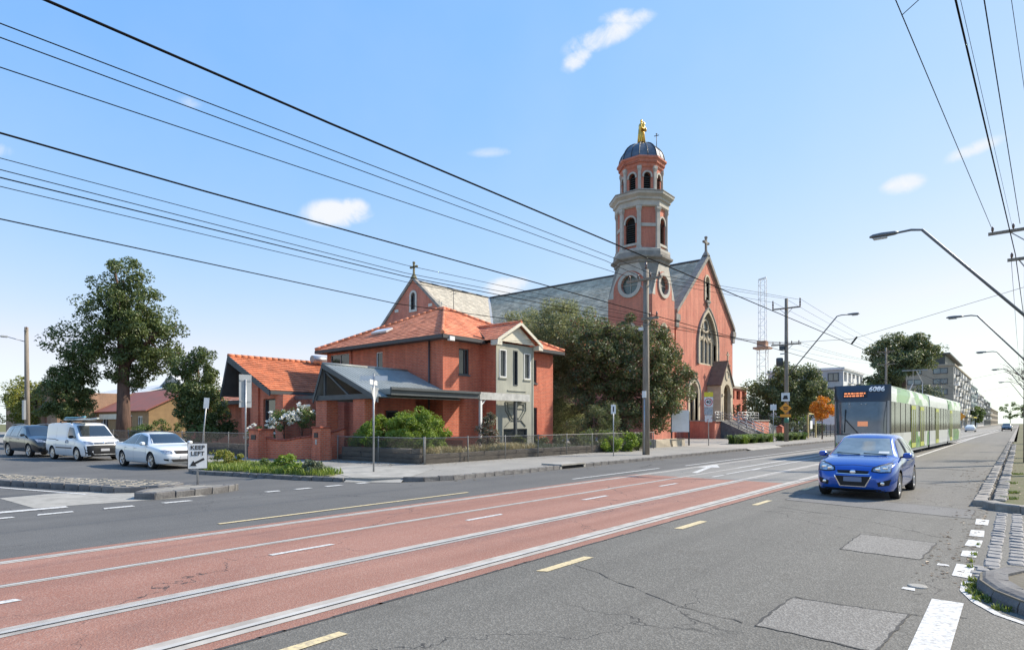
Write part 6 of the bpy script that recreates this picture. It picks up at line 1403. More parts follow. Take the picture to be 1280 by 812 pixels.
for ws in (c.both('window', [(.85, .955), (.1, .985), (-.28, .99)], [(.62, 1.06), (.18, 1.34), (-.25, 1.40)], M_glass_c, nu=12, nv=6), c.both('window', [(-.36, .99), (-1.05, 1.01)], [(-.33, 1.40), (-1.0, 1.37)], M_glass_c, nu=10, nv=6), c.both('window', [(-1.12, 1.015), (-1.52, 1.12)], [(-1.07, 1.36), (-1.40, 1.30)], M_glass_c, nu=6, nv=5)): pass
hl = c.front2('headlight', [(.40, .685), (.55, .66), (.74, .67)], [(.42, .735), (.55, .80), (.745, .845)], M_lamp, nu=12, nv=6, off=.005)
hb_ = c.front2('headlight_bezel', [(.37, .66), (.55, .635), (.755, .65)], [(.39, .75), (.55, .825), (.76, .865)], M_plastic, nu=12, nv=6, off=.003)
for q, h_ in zip((1, -1), hl):
    lamp_round(c, q * .50, .715, .055, h_, q); lamp_round(c, q * .635, .74, .062, h_, q)
c.patch('upper_grille', [(-.30, .60), (.30, .60)], [(-.34, .675), (0, .685), (.34, .675)], 'x+', M_plastic, 10, 4, .004)
c.patch('lower_grille', [(-.25, .325), (.25, .325)], [(-.37, .55), (.37, .55)], 'x+', M_plastic, 10, 6, .004)
for lo, hi in (([(-.26, .305), (.26, .305)], [(-.255, .322), (.255, .322)]), ([(-.27, .305), (-.395, .56)], [(-.25, .32), (-.372, .56)]), ([(.25, .32), (.372, .56)], [(.27, .305), (.395, .56)]), ([(-.355, .595), (0, .588), (.355, .595)], [(-.34, .608), (0, .602), (.34, .608)])): c.patch('chrome_trim', lo, hi, 'x+', M_chrome, 10, 1, .008)
e = c.hit(0, .64, 'x+')[0]; mb = MB(); mb.rings([[(e.x + dx, r_ * 1.15 * math.cos(t), .64 + r_ * math.sin(t)) for t in [2 * math.pi * j / 18 for j in range(18)]] for r_, dx in ((.055, .0), (.052, .014), (.03, .02), (.002, .022))], 0, True, True, False); mb.build('round_badge', M_chrome, c.root)
c.plate(.475, M_plate, w=.19, h=.055)
for q, o in zip((1, -1), c.front2('fog_lamp_pocket', [(.52, .33), (.72, .36)], [(.50, .42), (.76, .50)], M_plastic, nu=8, nv=5, off=.004)): lamp_round(c, q * .60, .40, .045, o, q)
c.patch('lower_lip', [(-.60, .20), (0, .195), (.60, .20)], [(-.66, .265), (0, .25), (.66, .265)], 'x+', M_plastic, 14, 3, .005)
for q in (1, -1): c.patch('bonnet_gap', [(1.1, q * .735), (1.5, q * .71), (1.78, q * .60)], [(1.1, q * .742), (1.5, q * .717), (1.78, q * .607)], 'z+', M_plastic, 14, 1, .003)
c.patch('bonnet_gap', [(-.56, .765), (0, .80), (.56, .765)], [(-.56, .771), (0, .806), (.56, .771)], 'x+', M_plastic, 14, 1, .003)
c.seam([(.86, .93), (.80, .6), (.74, .24)]); c.seam([(-.31, .98), (-.33, .5), (-.30, .25)]); c.seam([(-1.10, 1.0), (-1.16, .7)]); c.seam([(.74, .24), (-.95, .24)])
c.handles((-.15, -.98), .86, PB); c.both('sill_trim', [(.75, .2), (-.9, .2)], [(.75, .235), (-.9, .235)], M_plastic, nu=8, nv=1, off=.004)
c.mirrors(.66, 1.0, PB); c.wheels(5)
for y0, y1 in ((-.55, -.02), (.05, .55)):
    a, b = c.hit(y0, 1.05, 'x+')[0], c.hit(y1, 1.02, 'x+')[0]; mb = MB(); mb.bar(a + Vector((.03, 0, .0)), b + Vector((.025, 0, .0)), .02, .015); mb.build('wiper', M_plastic, c.root)
c.patch('windscreen_card', [(.36, 1.045), (.58, 1.045)], [(.36, 1.09), (.575, 1.09)], 'x+', M_white, 3, 2, .009)
c.put(-3.02, 18.07, R(-90), 'bright blue hatchback driving towards the camera in the near lane', 'car')
blue = c
# ---- white sedan
PW = carpaint('white paint gloss', (.72, .74, .74), 0, .25)
S = dict(name='white_sedan', paint=PW, axles=(1.36, -1.31), rad=.315, arch=.355, hw=.865, drop=.07,
    top=[(-2.33, .72), (-2.3, .92), (-2.2, 1.0), (-1.75, 1.04), (-1.5, 1.10), (-.95, 1.34), (-.55, 1.415), (-.1, 1.43), (.3, 1.40), (.55, 1.33), (.95, 1.10), (1.22, .965), (1.35, .94), (1.8, .875), (2.1, .80), (2.25, .72), (2.33, .56)],
    belt=[(-2.33, .66), (-2.2, .9), (-1.4, .93), (0, .90), (1.0, .87), (1.7, .80), (2.1, .70), (2.33, .48)],
    w=[(-2.33, .6), (-2.25, .74), (-2.0, .82), (-1.3, .86), (0, .865), (1.3, .86), (1.8, .83), (2.08, .75), (2.24, .63), (2.33, .48)],
    wt=[(-2.33, .5), (-2.1, .68), (-1.6, .68), (-.95, .575), (-.3, .565), (.5, .56), (.9, .64), (1.25, .72), (1.8, .70), (2.1, .60), (2.33, .4)],
    bot=[(-2.33, .4), (-2.2, .28), (-1.9, .2), (1.9, .19), (2.2, .2), (2.33, .3)])
c = Car(S)
c.patch('windscreen', [(-.66, .985), (.66, .985)], [(-.5, 1.345), (.5, 1.345)], 'x+', M_glass_c, 14, 7)
c.both('window', [(1.0, .925), (-.12, .945)], [(.9, .97), (.52, 1.25), (-.1, 1.345)], M_glass_c, nu=12, nv=6); c.both('window', [(-.18, .945), (-1.05, .955)], [(-.16, 1.345), (-.75, 1.27)], M_glass_c, nu=10, nv=6); c.both('window', [(-1.1, .96), (-1.35, .965)], [(-.82, 1.25), (-1.3, 1.02)], M_glass_c, nu=5, nv=5)
c.front2('headlight', [(.42, .60), (.72, .62)], [(.44, .70), (.62, .745), (.765, .745)], M_lamp, nu=12, nv=6, off=.012)
c.patch('grille', [(-.30, .60), (.30, .60)], [(-.36, .715), (.36, .715)], 'x+', M_rubber, 12, 6, .012); c.patch('chrome_trim', [(-.3, .652), (.3, .652)], [(-.3, .668), (.3, .668)], 'x+', M_chrome, 8, 1, .008)
c.patch('lower_intake', [(-.42, .30), (.42, .30)], [(-.5, .40), (.5, .40)], 'x+', M_rubber, 12, 5, .010); c.front2('fog_lamp_pocket', [(.56, .33), (.68, .36)], [(.56, .40), (.70, .42)], M_plastic, nu=5, nv=3)
c.plate(.45, M_plate_g, w=.17, h=.06)
c.seam([(1.0, .9), (.96, .6), (.9, .25)]); c.seam([(-.15, .94), (-.17, .25)]); c.seam([(-1.0, .93), (-1.0, .65)]); c.seam([(.9, .25), (-.9, .25)])
c.handles((-.02, -.95), .80, PW); c.mirrors(.82, .98, PW, .18); c.wheels(5)
c.put(-27.25, 9.75, R(3), 'white sedan parked behind the keep left sign', 'car', 'cars parked in the side street')
sedan = c
# ---- white van with black bumpers
PV = carpaint('van white', (.74, .75, .75), 0, .3)
S = dict(name='white_van', paint=PV, axles=(1.36, -1.32), rad=.315, arch=.36, hw=.895, drop=.06,
    top=[(-2.2, 1.2), (-2.18, 1.66), (-2.05, 1.78), (-1.2, 1.82), (0, 1.82), (.45, 1.77), (.72, 1.66), (1.1, 1.36), (1.42, 1.12), (1.55, 1.08), (1.9, .99), (2.08, .88), (2.16, .76), (2.2, .6)],
    belt=[(-2.2, .98), (-1, 1.03), (.6, 1.02), (1.3, .98), (1.9, .84), (2.2, .5)],
    w=[(-2.2, .8), (-2.1, .86), (-1.6, .89), (1.3, .893), (1.75, .86), (2.0, .78), (2.13, .66), (2.2, .52)],
    wt=[(-2.2, .7), (-2.0, .76), (0, .755), (.6, .70), (1.0, .72), (1.5, .76), (1.9, .70), (2.2, .45)],
    bot=[(-2.2, .3), (-1.9, .22), (1.8, .2), (2.1, .21), (2.2, .3)])
c = Car(S)
c.patch('windscreen', [(-.70, 1.14), (.70, 1.14)], [(-.60, 1.655), (.60, 1.655)], 'x+', M_glass_c, 14, 7)
c.both('window', [(1.2, 1.08), (.32, 1.10)], [(1.12, 1.16), (.70, 1.56), (.36, 1.60)], M_glass_c, nu=10, nv=6)
c.front2('headlight', [(.46, .76), (.74, .80)], [(.45, .86), (.6, .92), (.78, .93)], M_lamp, nu=10, nv=5)
c.patch('grille', [(-.44, .78), (.44, .78)], [(-.44, .87), (.44, .87)], 'x+', M_plastic, 8, 4, .004); c.patch('chrome_trim', [(-.44, .82), (.44, .82)], [(-.44, .832), (.44, .832)], 'x+', M_chrome, 8, 1, .008)
c.patch('front_bumper', [(-.74, .23), (0, .22), (.74, .23)], [(-.80, .70), (-.4, .74), (.4, .74), (.80, .70)], 'x+', M_plastic, 16, 8, .007)
e = c.hit(0, .83, 'x+')[0]; mb = MB(); mb.rings([[(e.x + dx, r_ * math.cos(t), .83 + r_ * math.sin(t)) for t in [2 * math.pi * j / 18 for j in range(18)]] for r_, dx in ((.075, .0), (.07, .014), (.002, .018))], 0, True, True, False); mb.build('round_badge', M_chrome, c.root)
c.plate(.52, M_plate_g, w=.19, h=.06)
c.both('side_moulding', [(.9, .58), (-.85, .58)], [(.9, .63), (-.85, .63)], M_plastic, nu=10, nv=1, off=.01); c.both('door_sign', [(.55, .82), (.2, .82)], [(.55, .93), (.2, .93)], mat('dark blue lettering panel', (.05, .09, .16), (.6, .6, .6), 14, .5, contrast=(.5, .55)), nu=4, nv=2, off=.005)
c.both('slide_rail', [(-.9, .98), (-2.0, 1.0)], [(-.9, 1.01), (-2.0, 1.03)], M_plastic, nu=6, nv=1); c.both('wheel_arch_trim', [(-2.15, .3), (-1.75, .3)], [(-2.15, .5), (-1.75, .42)], M_plastic, nu=4, nv=3)
c.seam([(1.25, 1.05), (1.2, .6), (1.05, .27)]); c.seam([(.25, 1.6), (.22, .27)]); c.seam([(-.9, 1.6), (-.85, .27)])
c.handles((.38, -.72), .96, M_plastic); c.mirrors(1.05, 1.13, M_plastic, .2); c.wheels(6, M_rim, True)
for x in (-.9, .3):
    mb = MB(); mb.bar((x, -.68, 1.88), (x, .68, 1.88), .05, .04)
    for q in (-1, 1): mb.bar((x, q * .66, 1.74), (x, q * .66, 1.89), .05, .04)
    mb.build('roof_bar', M_plastic, c.root)
VX, VY, VH = -35.45, 9.35, R(7)
c.put(VX, VY, VH, 'white delivery van with black bumper parked between the sedan and the black car', 'van', 'cars parked in the side street')
van = c
def on_van(o): o.location = (VX, VY, 0); o.rotation_euler = (0, 0, VH); return o
bd = empty('surfboard', (0, 0, 0), 0, 'blue and white surfboard strapped on the white van roof', 'surfboard'); on_van(bd)
def board(x0, x1, w, z, th, y=0):
    mb = MB(); n = 22; rings = []
    for k in range(n + 1):
        t = k / n; x = lerp(x0, x1, t); ww = max(.01, w * math.sin(math.pi * min(.98, max(.02, t)) ** .85) ** .55); zz = z + .10 * max(0, t - .75) ** 2 * 8
        rings.append([(x, y + ww * math.cos(a), zz + th * math.sin(a)) for a in [2 * math.pi * j / 12 for j in range(12)]])
    mb.rings(rings, 0, True); return mb
board(-1.6, 1.95, .27, 1.96, .04, -.2).build('board', mat('pale board', (.62, .66, .62), (.5, .55, .52), 2, .35), bd)
board(-1.5, .6, .25, 2.045, .035, -.2).build('blue_cover', mat('blue board cover', (.12, .32, .42), (.2, .4, .48), 2, .4), bd)
# ---- dark sport utility car
PK = carpaint('black car paint', (.012, .014, .016), 0, .2)
S = dict(name='black_suv', paint=PK, axles=(1.34, -1.28), rad=.35, arch=.39, hw=.905, drop=.07,
    top=[(-2.26, 1.0), (-2.2, 1.3), (-1.95, 1.52), (-1.6, 1.64), (-.8, 1.68), (0, 1.68), (.35, 1.61), (.85, 1.32), (1.2, 1.13), (1.35, 1.09), (1.85, 1.02), (2.1, .92), (2.2, .8), (2.26, .62)],
    belt=[(-2.26, .95), (-1.6, 1.1), (0, 1.05), (1.2, 1.0), (1.9, .9), (2.26, .55)],
    w=[(-2.26, .68), (-2.1, .82), (-1.5, .9), (1.3, .9), (1.8, .87), (2.06, .78), (2.2, .65), (2.26, .5)],
    wt=[(-2.26, .6), (-1.8, .63), (-1.0, .62), (.2, .62), (.8, .67), (1.3, .75), (1.9, .72), (2.26, .45)],
    bot=[(-2.26, .45), (-2.0, .3), (1.9, .26), (2.15, .27), (2.26, .38)])
c = Car(S)
c.patch('windscreen', [(-.68, 1.13), (.68, 1.13)], [(-.55, 1.555), (.55, 1.555)], 'x+', M_glass_c, 14, 7)
c.both('window', [(1.0, 1.06), (-.05, 1.09)], [(.88, 1.12), (.42, 1.46), (-.02, 1.57)], M_screen, nu=12, nv=6); c.both('window', [(-.12, 1.09), (-1.0, 1.11)], [(-.1, 1.57), (-.95, 1.55)], M_screen, nu=10, nv=6); c.both('window', [(-1.08, 1.12), (-1.75, 1.2)], [(-1.03, 1.54), (-1.5, 1.48)], M_screen, nu=8, nv=6)
c.front2('headlight', [(.40, .78), (.74, .80)], [(.46, .86), (.6, .93), (.80, .95)], M_lamp, nu=10, nv=5)
c.patch('grille', [(-.36, .72), (.36, .72)], [(-.40, .86), (.40, .86)], 'x+', M_plastic, 8, 4, .004); c.patch('chrome_trim', [(-.36, .80), (.36, .80)], [(-.36, .83), (.36, .83)], 'x+', M_chrome, 8, 1, .008)
c.patch('lower_bumper', [(-.66, .30), (.66, .30)], [(-.72, .46), (.72, .46)], 'x+', M_plastic, 10, 5, .005); c.plate(.55, M_plate_g, w=.19, h=.06)
c.seam([(.95, 1.04), (.9, .6), (.85, .32)]); c.seam([(-.1, 1.08), (-.12, .32)]); c.seam([(-1.0, 1.1), (-.95, .6)])
c.handles((.05, -.9), .95, PK); c.mirrors(.8, 1.16, PK, .2); c.wheels(5)
for q in (-1, 1): mb = MB(); mb.tube([(.1, q * .56, 1.68), (-.3, q * .57, 1.735), (-1.2, q * .57, 1.72), (-1.6, q * .56, 1.66)], .02, 6); mb.build('roof_rail', M_steel, c.root)
c.put(-41.0, 8.65, R(8), 'black sport utility car parked at the left behind the white van', 'car', 'cars parked in the side street')
suv = c
# ---- far traffic: copies too small to read closely
def far_copy(src, x, y, hd, label, cat='car', z=0):
    o = copy_tree(src.root); o.location = (x, y, z); o.rotation_euler = (0, 0, hd); tag(o, label, cat, 'distant traffic'); return o
def recolor(o, old, m):
    for ch in o.children_recursive:
        if ch.type == 'MESH' and ch.data.materials and ch.data.materials[0] == old:
            ch.data = ch.data.copy(); ch.data.materials[0] = m
far_copy(van, -9.6, 118, R(-90), 'distant white van facing the camera just right of the tram', 'van')
o = far_copy(sedan, -12.3, 98, R(-90), 'distant silver car parked beyond the tram at the left kerb'); recolor(o, PW, carpaint('silver paint', (.4, .41, .42), .4))
far_copy(sedan, -12.3, 110, R(-90), 'distant white car parked beyond the tram at the left kerb')
far_copy(suv, -12.3, 128, R(-90), 'distant dark car parked at the left kerb beyond the white van')
far_copy(sedan, -7.5, 150, R(90), 'distant white car in the middle of the road beyond the white van')
far_copy(suv, -2.2, 170, R(-90), 'distant dark car in the near lane at the far end of the road')
o = far_copy(sedan, -12.4, 145, R(-90), 'distant red car at the left kerb far down the road'); recolor(o, PW, carpaint('red car paint', (.3, .03, .025), .1))
# ================================================================ tram
tram = empty('tram', (-6.02, 33.4, .03), R(-1.25), 'long green and white low floor tram coming towards the camera behind the blue car', 'tram')
def livery(name, seed, amt):
    m = bpy.data.materials.new(name); m.use_nodes = True; nt = m.node_tree; N = nt.nodes; L = nt.links; b = N['Principled BSDF']; b.inputs['Roughness'].default_value = .35; b.inputs['Coat Weight'].default_value = .5
    tc = N.new('ShaderNodeTexCoord'); mp = N.new('ShaderNodeMapping'); mp.inputs['Location'].default_value = (0, seed * 3.1, seed); mp.inputs['Scale'].default_value = (1, .55, 1.1); L.new(tc.outputs['Object'], mp.inputs[0])
    v = N.new('ShaderNodeTexNoise'); v.inputs['Scale'].default_value = .62; v.inputs['Detail'].default_value = 1.5; L.new(mp.outputs[0], v.inputs['Vector'])
    r = N.new('ShaderNodeValToRGB'); r.color_ramp.interpolation = 'CONSTANT'
    r.color_ramp.elements[0].color = (.07, .27, .04, 1); r.color_ramp.elements[1].position = amt - .09; r.color_ramp.elements[1].color = (.03, .15, .035, 1)
    e = r.color_ramp.elements.new(amt - .04); e.color = (.16, .38, .09, 1); e = r.color_ramp.elements.new(amt); e.color = (.62, .64, .62, 1); e = r.color_ramp.elements.new(amt + .12); e.color = (.50, .52, .51, 1)
    L.new(v.outputs['Fac'], r.inputs[0]); L.new(r.outputs[0], b.inputs['Base Color']); return m
V_roof, V_low = livery('green white roof livery', 1, .5), livery('green white side livery', 5, .46)
V_white = mat('tram white', (.62, .64, .63), (.54, .56, .55), 1, .35, coat=.4)
V_dark = mat('tram dark cab panel', (.04, .045, .055), rough=.35, coat=.2); V_glass = mat('tram tinted glass', (.028, .03, .026), (.07, .07, .055), .8, .12, spec=.4)
V_front = mat('tram windscreen', (.10, .125, .14), (.06, .075, .085), 1.5, .06, spec=1, coat=.6)
V_door = mat('lime door surround', (.42, .46, .07), rough=.4); V_grey = mat('tram grey trim', (.25, .26, .27), rough=.5); V_under = mat('tram underframe', (.02, .02, .02), rough=.9)
HWt = 1.325; tram.scale = (.94, 1, 1.03)
def s_(z): return interp([(.3, .28), (.75, .04), (1.15, 0), (1.9, .06), (2.75, .22), (3.3, .42), (3.52, .75)], z)
def Sf(x, z): return s_(z) + (.8 - s_(z)) * (abs(x) / HWt) ** 5
def front_panel(name, x0, x1, z0, z1, m, off=0, nu=24, nv=8, parent=None):
    mb = MB()
    for i in range(nu + 1):
        for j in range(nv + 1):
            x, z = lerp(x0, x1, i / nu), lerp(z0, z1, j / nv); mb.v.append((x, Sf(x, z) - off, z))
    for i in range(nu):
        for j in range(nv): mb.f.append((i * (nv + 1) + j, (i + 1) * (nv + 1) + j, (i + 1) * (nv + 1) + j + 1, i * (nv + 1) + j + 1)); mb.m.append(0); mb.sm.append(True)
    return mb.build(name, m, parent or tram)
front_panel('cab_front', -HWt, HWt, .3, 3.52, V_dark); ws = front_panel('windscreen', -1.17, 1.17, 1.18, 2.70, V_front, .012)
front_panel('lower_front', -1.25, 1.25, .32, 1.12, V_low, .01)
for x in (-1, 1): front_panel('cab_pillar', x * 1.19, x * 1.27, .4, 2.75, V_grey, .014, 4, 8)
db = front_panel('destination_display', -.80, .34, 2.92, 3.2, mat('display glass', (.03, .02, .015), rough=.2), .014)
M_led = mat('amber display dots', (.25, .10, .04), rough=.6, emis=((1, .32, .12), .55))
for r_ in range(2):
    x = -.74
    while x < .26:
        w_ = rnd.uniform(.04, .16)
        if x + w_ < .29: front_panel('display_text_bar', x, x + w_, 2.96 + r_ * .12, 3.03 + r_ * .12, M_led, .02, 2, 1, db)
        x += w_ + .035
d2 = front_panel('route_display', -.05, .42, 1.55, 1.78, mat('route display', (.2, .09, .05), (.35, .15, .08), 20, .5, emis=((1, .4, .2), .25)), .02, 6, 3)
tm = text_mesh('6086', .33, .004, 1.05, .012); tm.materials.append(M_white)
for v in tm.vertices:
    x_, z_ = v.co.x + .74, v.co.y * .95 + 3.30; v.co = (x_, Sf(x_, z_) - .03 - v.co.z, z_)
t_ = place('fleet_number', tm, tram)
mb = MB(); mb.bar((-.66, Sf(-.66, 1.4) - .05, 1.25), (-.62, Sf(-.62, 2.3) - .06, 2.35), .03, .03); mb.bar((-.6, Sf(-.6, 1.9) - .05, 1.85), (.0, Sf(0, 1.2) - .05, 1.2), .04, .03); mb.build('wiper', M_plastic, tram)
for x in (-.45, .1, .3): one('lathe', [(0, -.02), (.05, 0), (0, .02)], 10, (x, Sf(x, 2.58) - .03, 2.6)).build('cab_lamp', M_white, tram)
for x in (-.85, .85): front_panel('headlight', x - .16, x + .16, .62, .78, M_lamp, .018, 6, 3)
segs = [(.8, 13.6), (14.0, 23.8), (24.2, 33.4)]
doors = {0: (7.4, 10.6), 1: (17.6,), 2: (26.0,)}
for k, (a, b) in enumerate(segs):
    for sx in (-1, 1):
        x = sx * HWt; nm = 'side_panel'
        def quad(name, y0, y1, z0, z1, m, d=0.0, parent=None):
            xx = x + sx * d; p = [(xx, y0, z0), (xx, y1, z0), (xx, y1, z1), (xx, y0, z1)]; mb = MB(); mb.slab(p if sx > 0 else p[::-1], .03); return mb.build(name, m, parent or tram)
        quad('side_panel', a, b, .34, 1.22, V_low if k != 1 else V_white); quad('window_band', a, b, 1.221, 2.72, V_dark if sx < 0 else V_glass)
        mb = MB(); pr_ = [(x, 2.721), (x, 3.1), (sx * (HWt - .06), 3.38), (sx * (HWt - .3), 3.52), (sx * (HWt - .3), 3.4), (sx * (HWt - .1), 3.0), (sx * (HWt - .1), 2.721)]
        mb.prism(pr_, 'y', a, b); mb.build('roof_fairing', V_roof if k != 1 else V_white, tram)
        quad('skirt', a + .2, b - .2, .2, .338, V_grey, -.03)
        if sx > 0:
            for yd in doors[k]:
                dr = quad('door', yd - .72, yd + .72, .36, 2.66, V_glass, .012)
                for q in (-.72, -.02, .68): quad('door_stile', yd + q, yd + q + .09, .37, 2.65, V_door, .022, dr)
                quad('door_head', yd - .62, yd + .66, 2.44, 2.65, V_door, .024, dr); quad('door_kick', yd - .62, yd + .66, .37, .62, V_door, .024, dr)
            ys = [y for y in [a + .9 + 1.55 * i for i in range(9)] if y < b - .4]
            for y in ys:
                if all(abs(y - d) > .95 for d in doors[k]): quad('window_mullion', y, y + .06, 1.23, 2.71, V_under, .012)
    mb = MB(); mb.box((-HWt + .29, a, 3.3), (HWt - .29, b, 3.46)); mb.build('roof', V_grey, tram)
    mb = MB(); mb.box((-1.1, a + .4, .12), (1.1, b - .4, .34)); mb.build('underframe', V_under, tram)
    mb = MB(); mb.box((-.8, a + 2, 3.462), (.8, b - 3, 3.6)); mb.build('roof_equipment', V_white, tram)
for (a, b) in ((13.6, 14.0), (23.8, 24.2)):
    mb = MB(); n = 4
    for i in range(n): mb.box((-1.24 + .03 * (i % 2), a + .1 * i + .002, .4), (1.24 - .03 * (i % 2), a + .1 * (i + 1), 3.36))
    mb.build('bellows', V_under, tram)
for y in (3.2, 5.0, 12, 16, 19, 22, 26, 29, 31):
    for x in (-.72, .72):
        mb = MB(); mb.tube([(x - .06, y, .3), (x + .06, y, .3)], .3, 16); mb.build('wheel', V_under, tram)
mb = MB(); mb.bar((-.5, 17, 3.5), (-.3, 18.6, 4.5), .05); mb.bar((.5, 17, 3.5), (.3, 18.6, 4.5), .05); mb.bar((-.3, 18.6, 4.5), (-.1, 17.2, 5.25), .04); mb.bar((.3, 18.6, 4.5), (.1, 17.2, 5.25), .04); mb.bar((-.8, 17.2, 5.28), (.8, 17.2, 5.28), .07); mb.build('pantograph', V_grey, tram)
M_tb = mat('cab side glass', (.02, .02, .02), rough=.1)
# ================================================================ poles, lamps, wires
M_cer = mat('brown insulator', (.10, .05, .04), rough=.3, coat=.5); M_cerw = mat('grey insulator', (.4, .42, .42), rough=.3)
def pole(name, x, y, h, label, r=.17, arms=(), lean=(0, 0), cat='utility pole'):
    root = empty(name, (x, y, .05), 0, label, cat)
    one('tube', [(0, 0, -.1), (lean[0] * .5, lean[1] * .5, h * .5), (*lean, h)], [r, r * .87, r * .72], 12).build('shaft', M_pole, root)
    for (z, x0, x1, ins, dy) in arms:
        o = one('box', (x0, -.06 - dy, z - .06), (x1, .06 - dy, z + .06)).build('crossarm', M_pole, root)
        for k, u in enumerate(ins): one('lathe', [(.015, 0), (.03, .05), (.055, .07), (.04, .11), (.06, .14), (.04, .19), (.03, .24), (.0, .26)], 10, (u, -dy, z + .06)).build('insulator', M_cer, o)
        one('bar', (x0 * .45, -dy * .8, z - .03), (0, 0, z - .55), .035).bar((x1 * .45, -dy * .8, z - .03), (0, 0, z - .55), .035).build('brace', M_steel, o)
    return root
p1 = pole('timber_pole', -15.0, 28.8, 9.75, 'tall timber power pole on the footpath in front of the evergreen tree', .19, ((9.2, -1.0, 1.0, (-.85, -.35, .35, .85), .2), (7.15, -.15, .8, (.3, .7), .18)))
one('lathe', [(.02, 0), (.07, .05), (.05, .15), (.08, .22), (.03, .4)], 10, (0, 0, 9.75)).build('top_insulator', M_cer, p1); one('box', (-.28, -.3, 6.55), (-.05, -.18, 6.72)).build('cable_clamp', M_white, p1)
one('tube', [(.0, -.2, .1), (.0, -.17, 3.0)], .04, 8).build('cable_guard', M_steel, p1); one('box', (-.11, -.22, 3.05), (.11, -.19, 3.4)).build('pole_notice', M_white, p1)
p2 = pole('timber_pole', -16.1, 57.6, 12.9, 'tall timber power pole with orange sign beyond the church', .2, ((12.0, -1.15, 1.25, (), .2), (8.75, -1.25, 1.3, (-1.1, -.5, .5, 1.1), .2)))
for u in (-1.1, 1.2): one('lathe', [(.03, 0), (.08, .1), (.05, .2), (.08, .35), (.05, .5), (.07, .65), (.02, .75)], 10, (u, -.2, 12.06)).build('post_insulator', M_cer, p2)
one('lathe', [(.0, 0), (.3, .02), (.3, .7), (.22, .75), (0, .76)], 14, (-.55, -.1, 6.85)).build('transformer', M_charcoal, p2); one('box', (-.5, -.15, 7.9), (.1, -.05, 8.0)).build('bracket', M_steel, p2); one('box', (-.5, -.4, 8.25), (-.1, -.12, 8.65)).build('switch_box', M_charcoal, p2)
face = math.atan2(57.6, -16.1) + R(90)
def sign_plate(root, w, h, z, m, y=-.24, rz=0, x=0, shape='rect', name='sign_plate', rim=None):
    mb = MB(); pts = {'rect': rect2(-w / 2, w / 2, -h / 2, h / 2), 'diamond': [(0, -h / 2), (w / 2, 0), (0, h / 2), (-w / 2, 0)], 'tri': [(0, -h / 2), (w / 2, h / 2), (-w / 2, h / 2)], 'disc': [(w / 2 * math.cos(2 * math.pi * k / 28), w / 2 * math.sin(2 * math.pi * k / 28)) for k in range(28)]}[shape]
    mb.prism(pts, 'y', -.004, .004); o = mb.build(name, m, root, (x, y, z), (0, 0, rz)); return o
M_orange = mat('orange sign', (.85, .33, .03), rough=.5); M_yel = mat('yellow sign', (.75, .62, .04), rough=.5); M_sgrey = mat('grey sign back', (.42, .44, .45), (.36, .38, .39), 3, .5, metal=.3); M_red = mat('sign red', (.55, .03, .03), rough=.5); M_black = mat('sign black', (.02, .02, .02), rough=.6)
def on_sign(o, me_or_mb, m, x, z, name='lettering', off=.008):
    if isinstance(me_or_mb, MB): q = me_or_mb.build(name, m, o)
    else: me_or_mb.materials.append(m); q = place(name, me_or_mb, o, (x, -off, z), (R(90), 0, 0))
    return q
q = sign_plate(p2, .7, .75, 4.05, M_white, -.26, R(12)); b_ = MB(); b_.box((-.22, -.012, -.2), (.2, -.006, -.05)); b_.box((-.16, -.012, -.05), (.16, -.006, .14)); on_sign(q, b_, M_black, 0, 0, 'sign_symbol')
q = sign_plate(p2, 1.0, .98, 3.05, M_orange, -.26, R(12), 0, 'diamond'); b_ = MB(); b_.box((-.2, -.012, .02), (.2, -.006, .12)); b_.box((-.16, -.012, -.14), (.16, -.006, -.05)); on_sign(q, b_, M_black, 0, 0, 'sign_symbol')
sign_plate(p2, .9, .25, 2.38, M_orange, -.26, R(12)); o = one('lathe', [(.205, 1.75), (.205, 2.2)], 14).build('green_band', mat('green band', (.06, .22, .16), rough=.5), p2)
p3 = pole('timber_pole', -62.8, 12.6, 9.6, 'dark timber street pole at the far left behind the parked cars', .2, ((9.3, -.1, .5, (.4,), .15),), (.15, -.1))
one('tube', [(0, -.1, 8.4), (.0, -1.3, 8.7)], .035, 6).build('lamp_arm', M_steel, p3); one('box', (-.12, -1.75, 8.62), (.12, -1.25, 8.78)).build('lamp_head', M_sgrey, p3, bevel=.04)
one('box', (-.28, -.3, 2.0), (.28, -.15, 3.6)).build('pole_box', M_sgrey, p3)
p4 = pole('timber_pole', .28, 34, 10.7, 'timber power pole with crossarms at the right edge of the picture', .18, ((10.0, -1.35, 1.35, (-1.2, -.5, .5, 1.2), .2), (8.75, -.7, .7, (-.55, .55), .2)))
p5 = pole('timber_pole', -17.2, 118, 14.3, 'distant timber power pole rising behind the tram', .2, ((13.6, -1.3, 1.3, (-1.1, .4, 1.1), .2), (11.5, -1.3, 1.3, (-1.1, .4, 1.1), .2)))
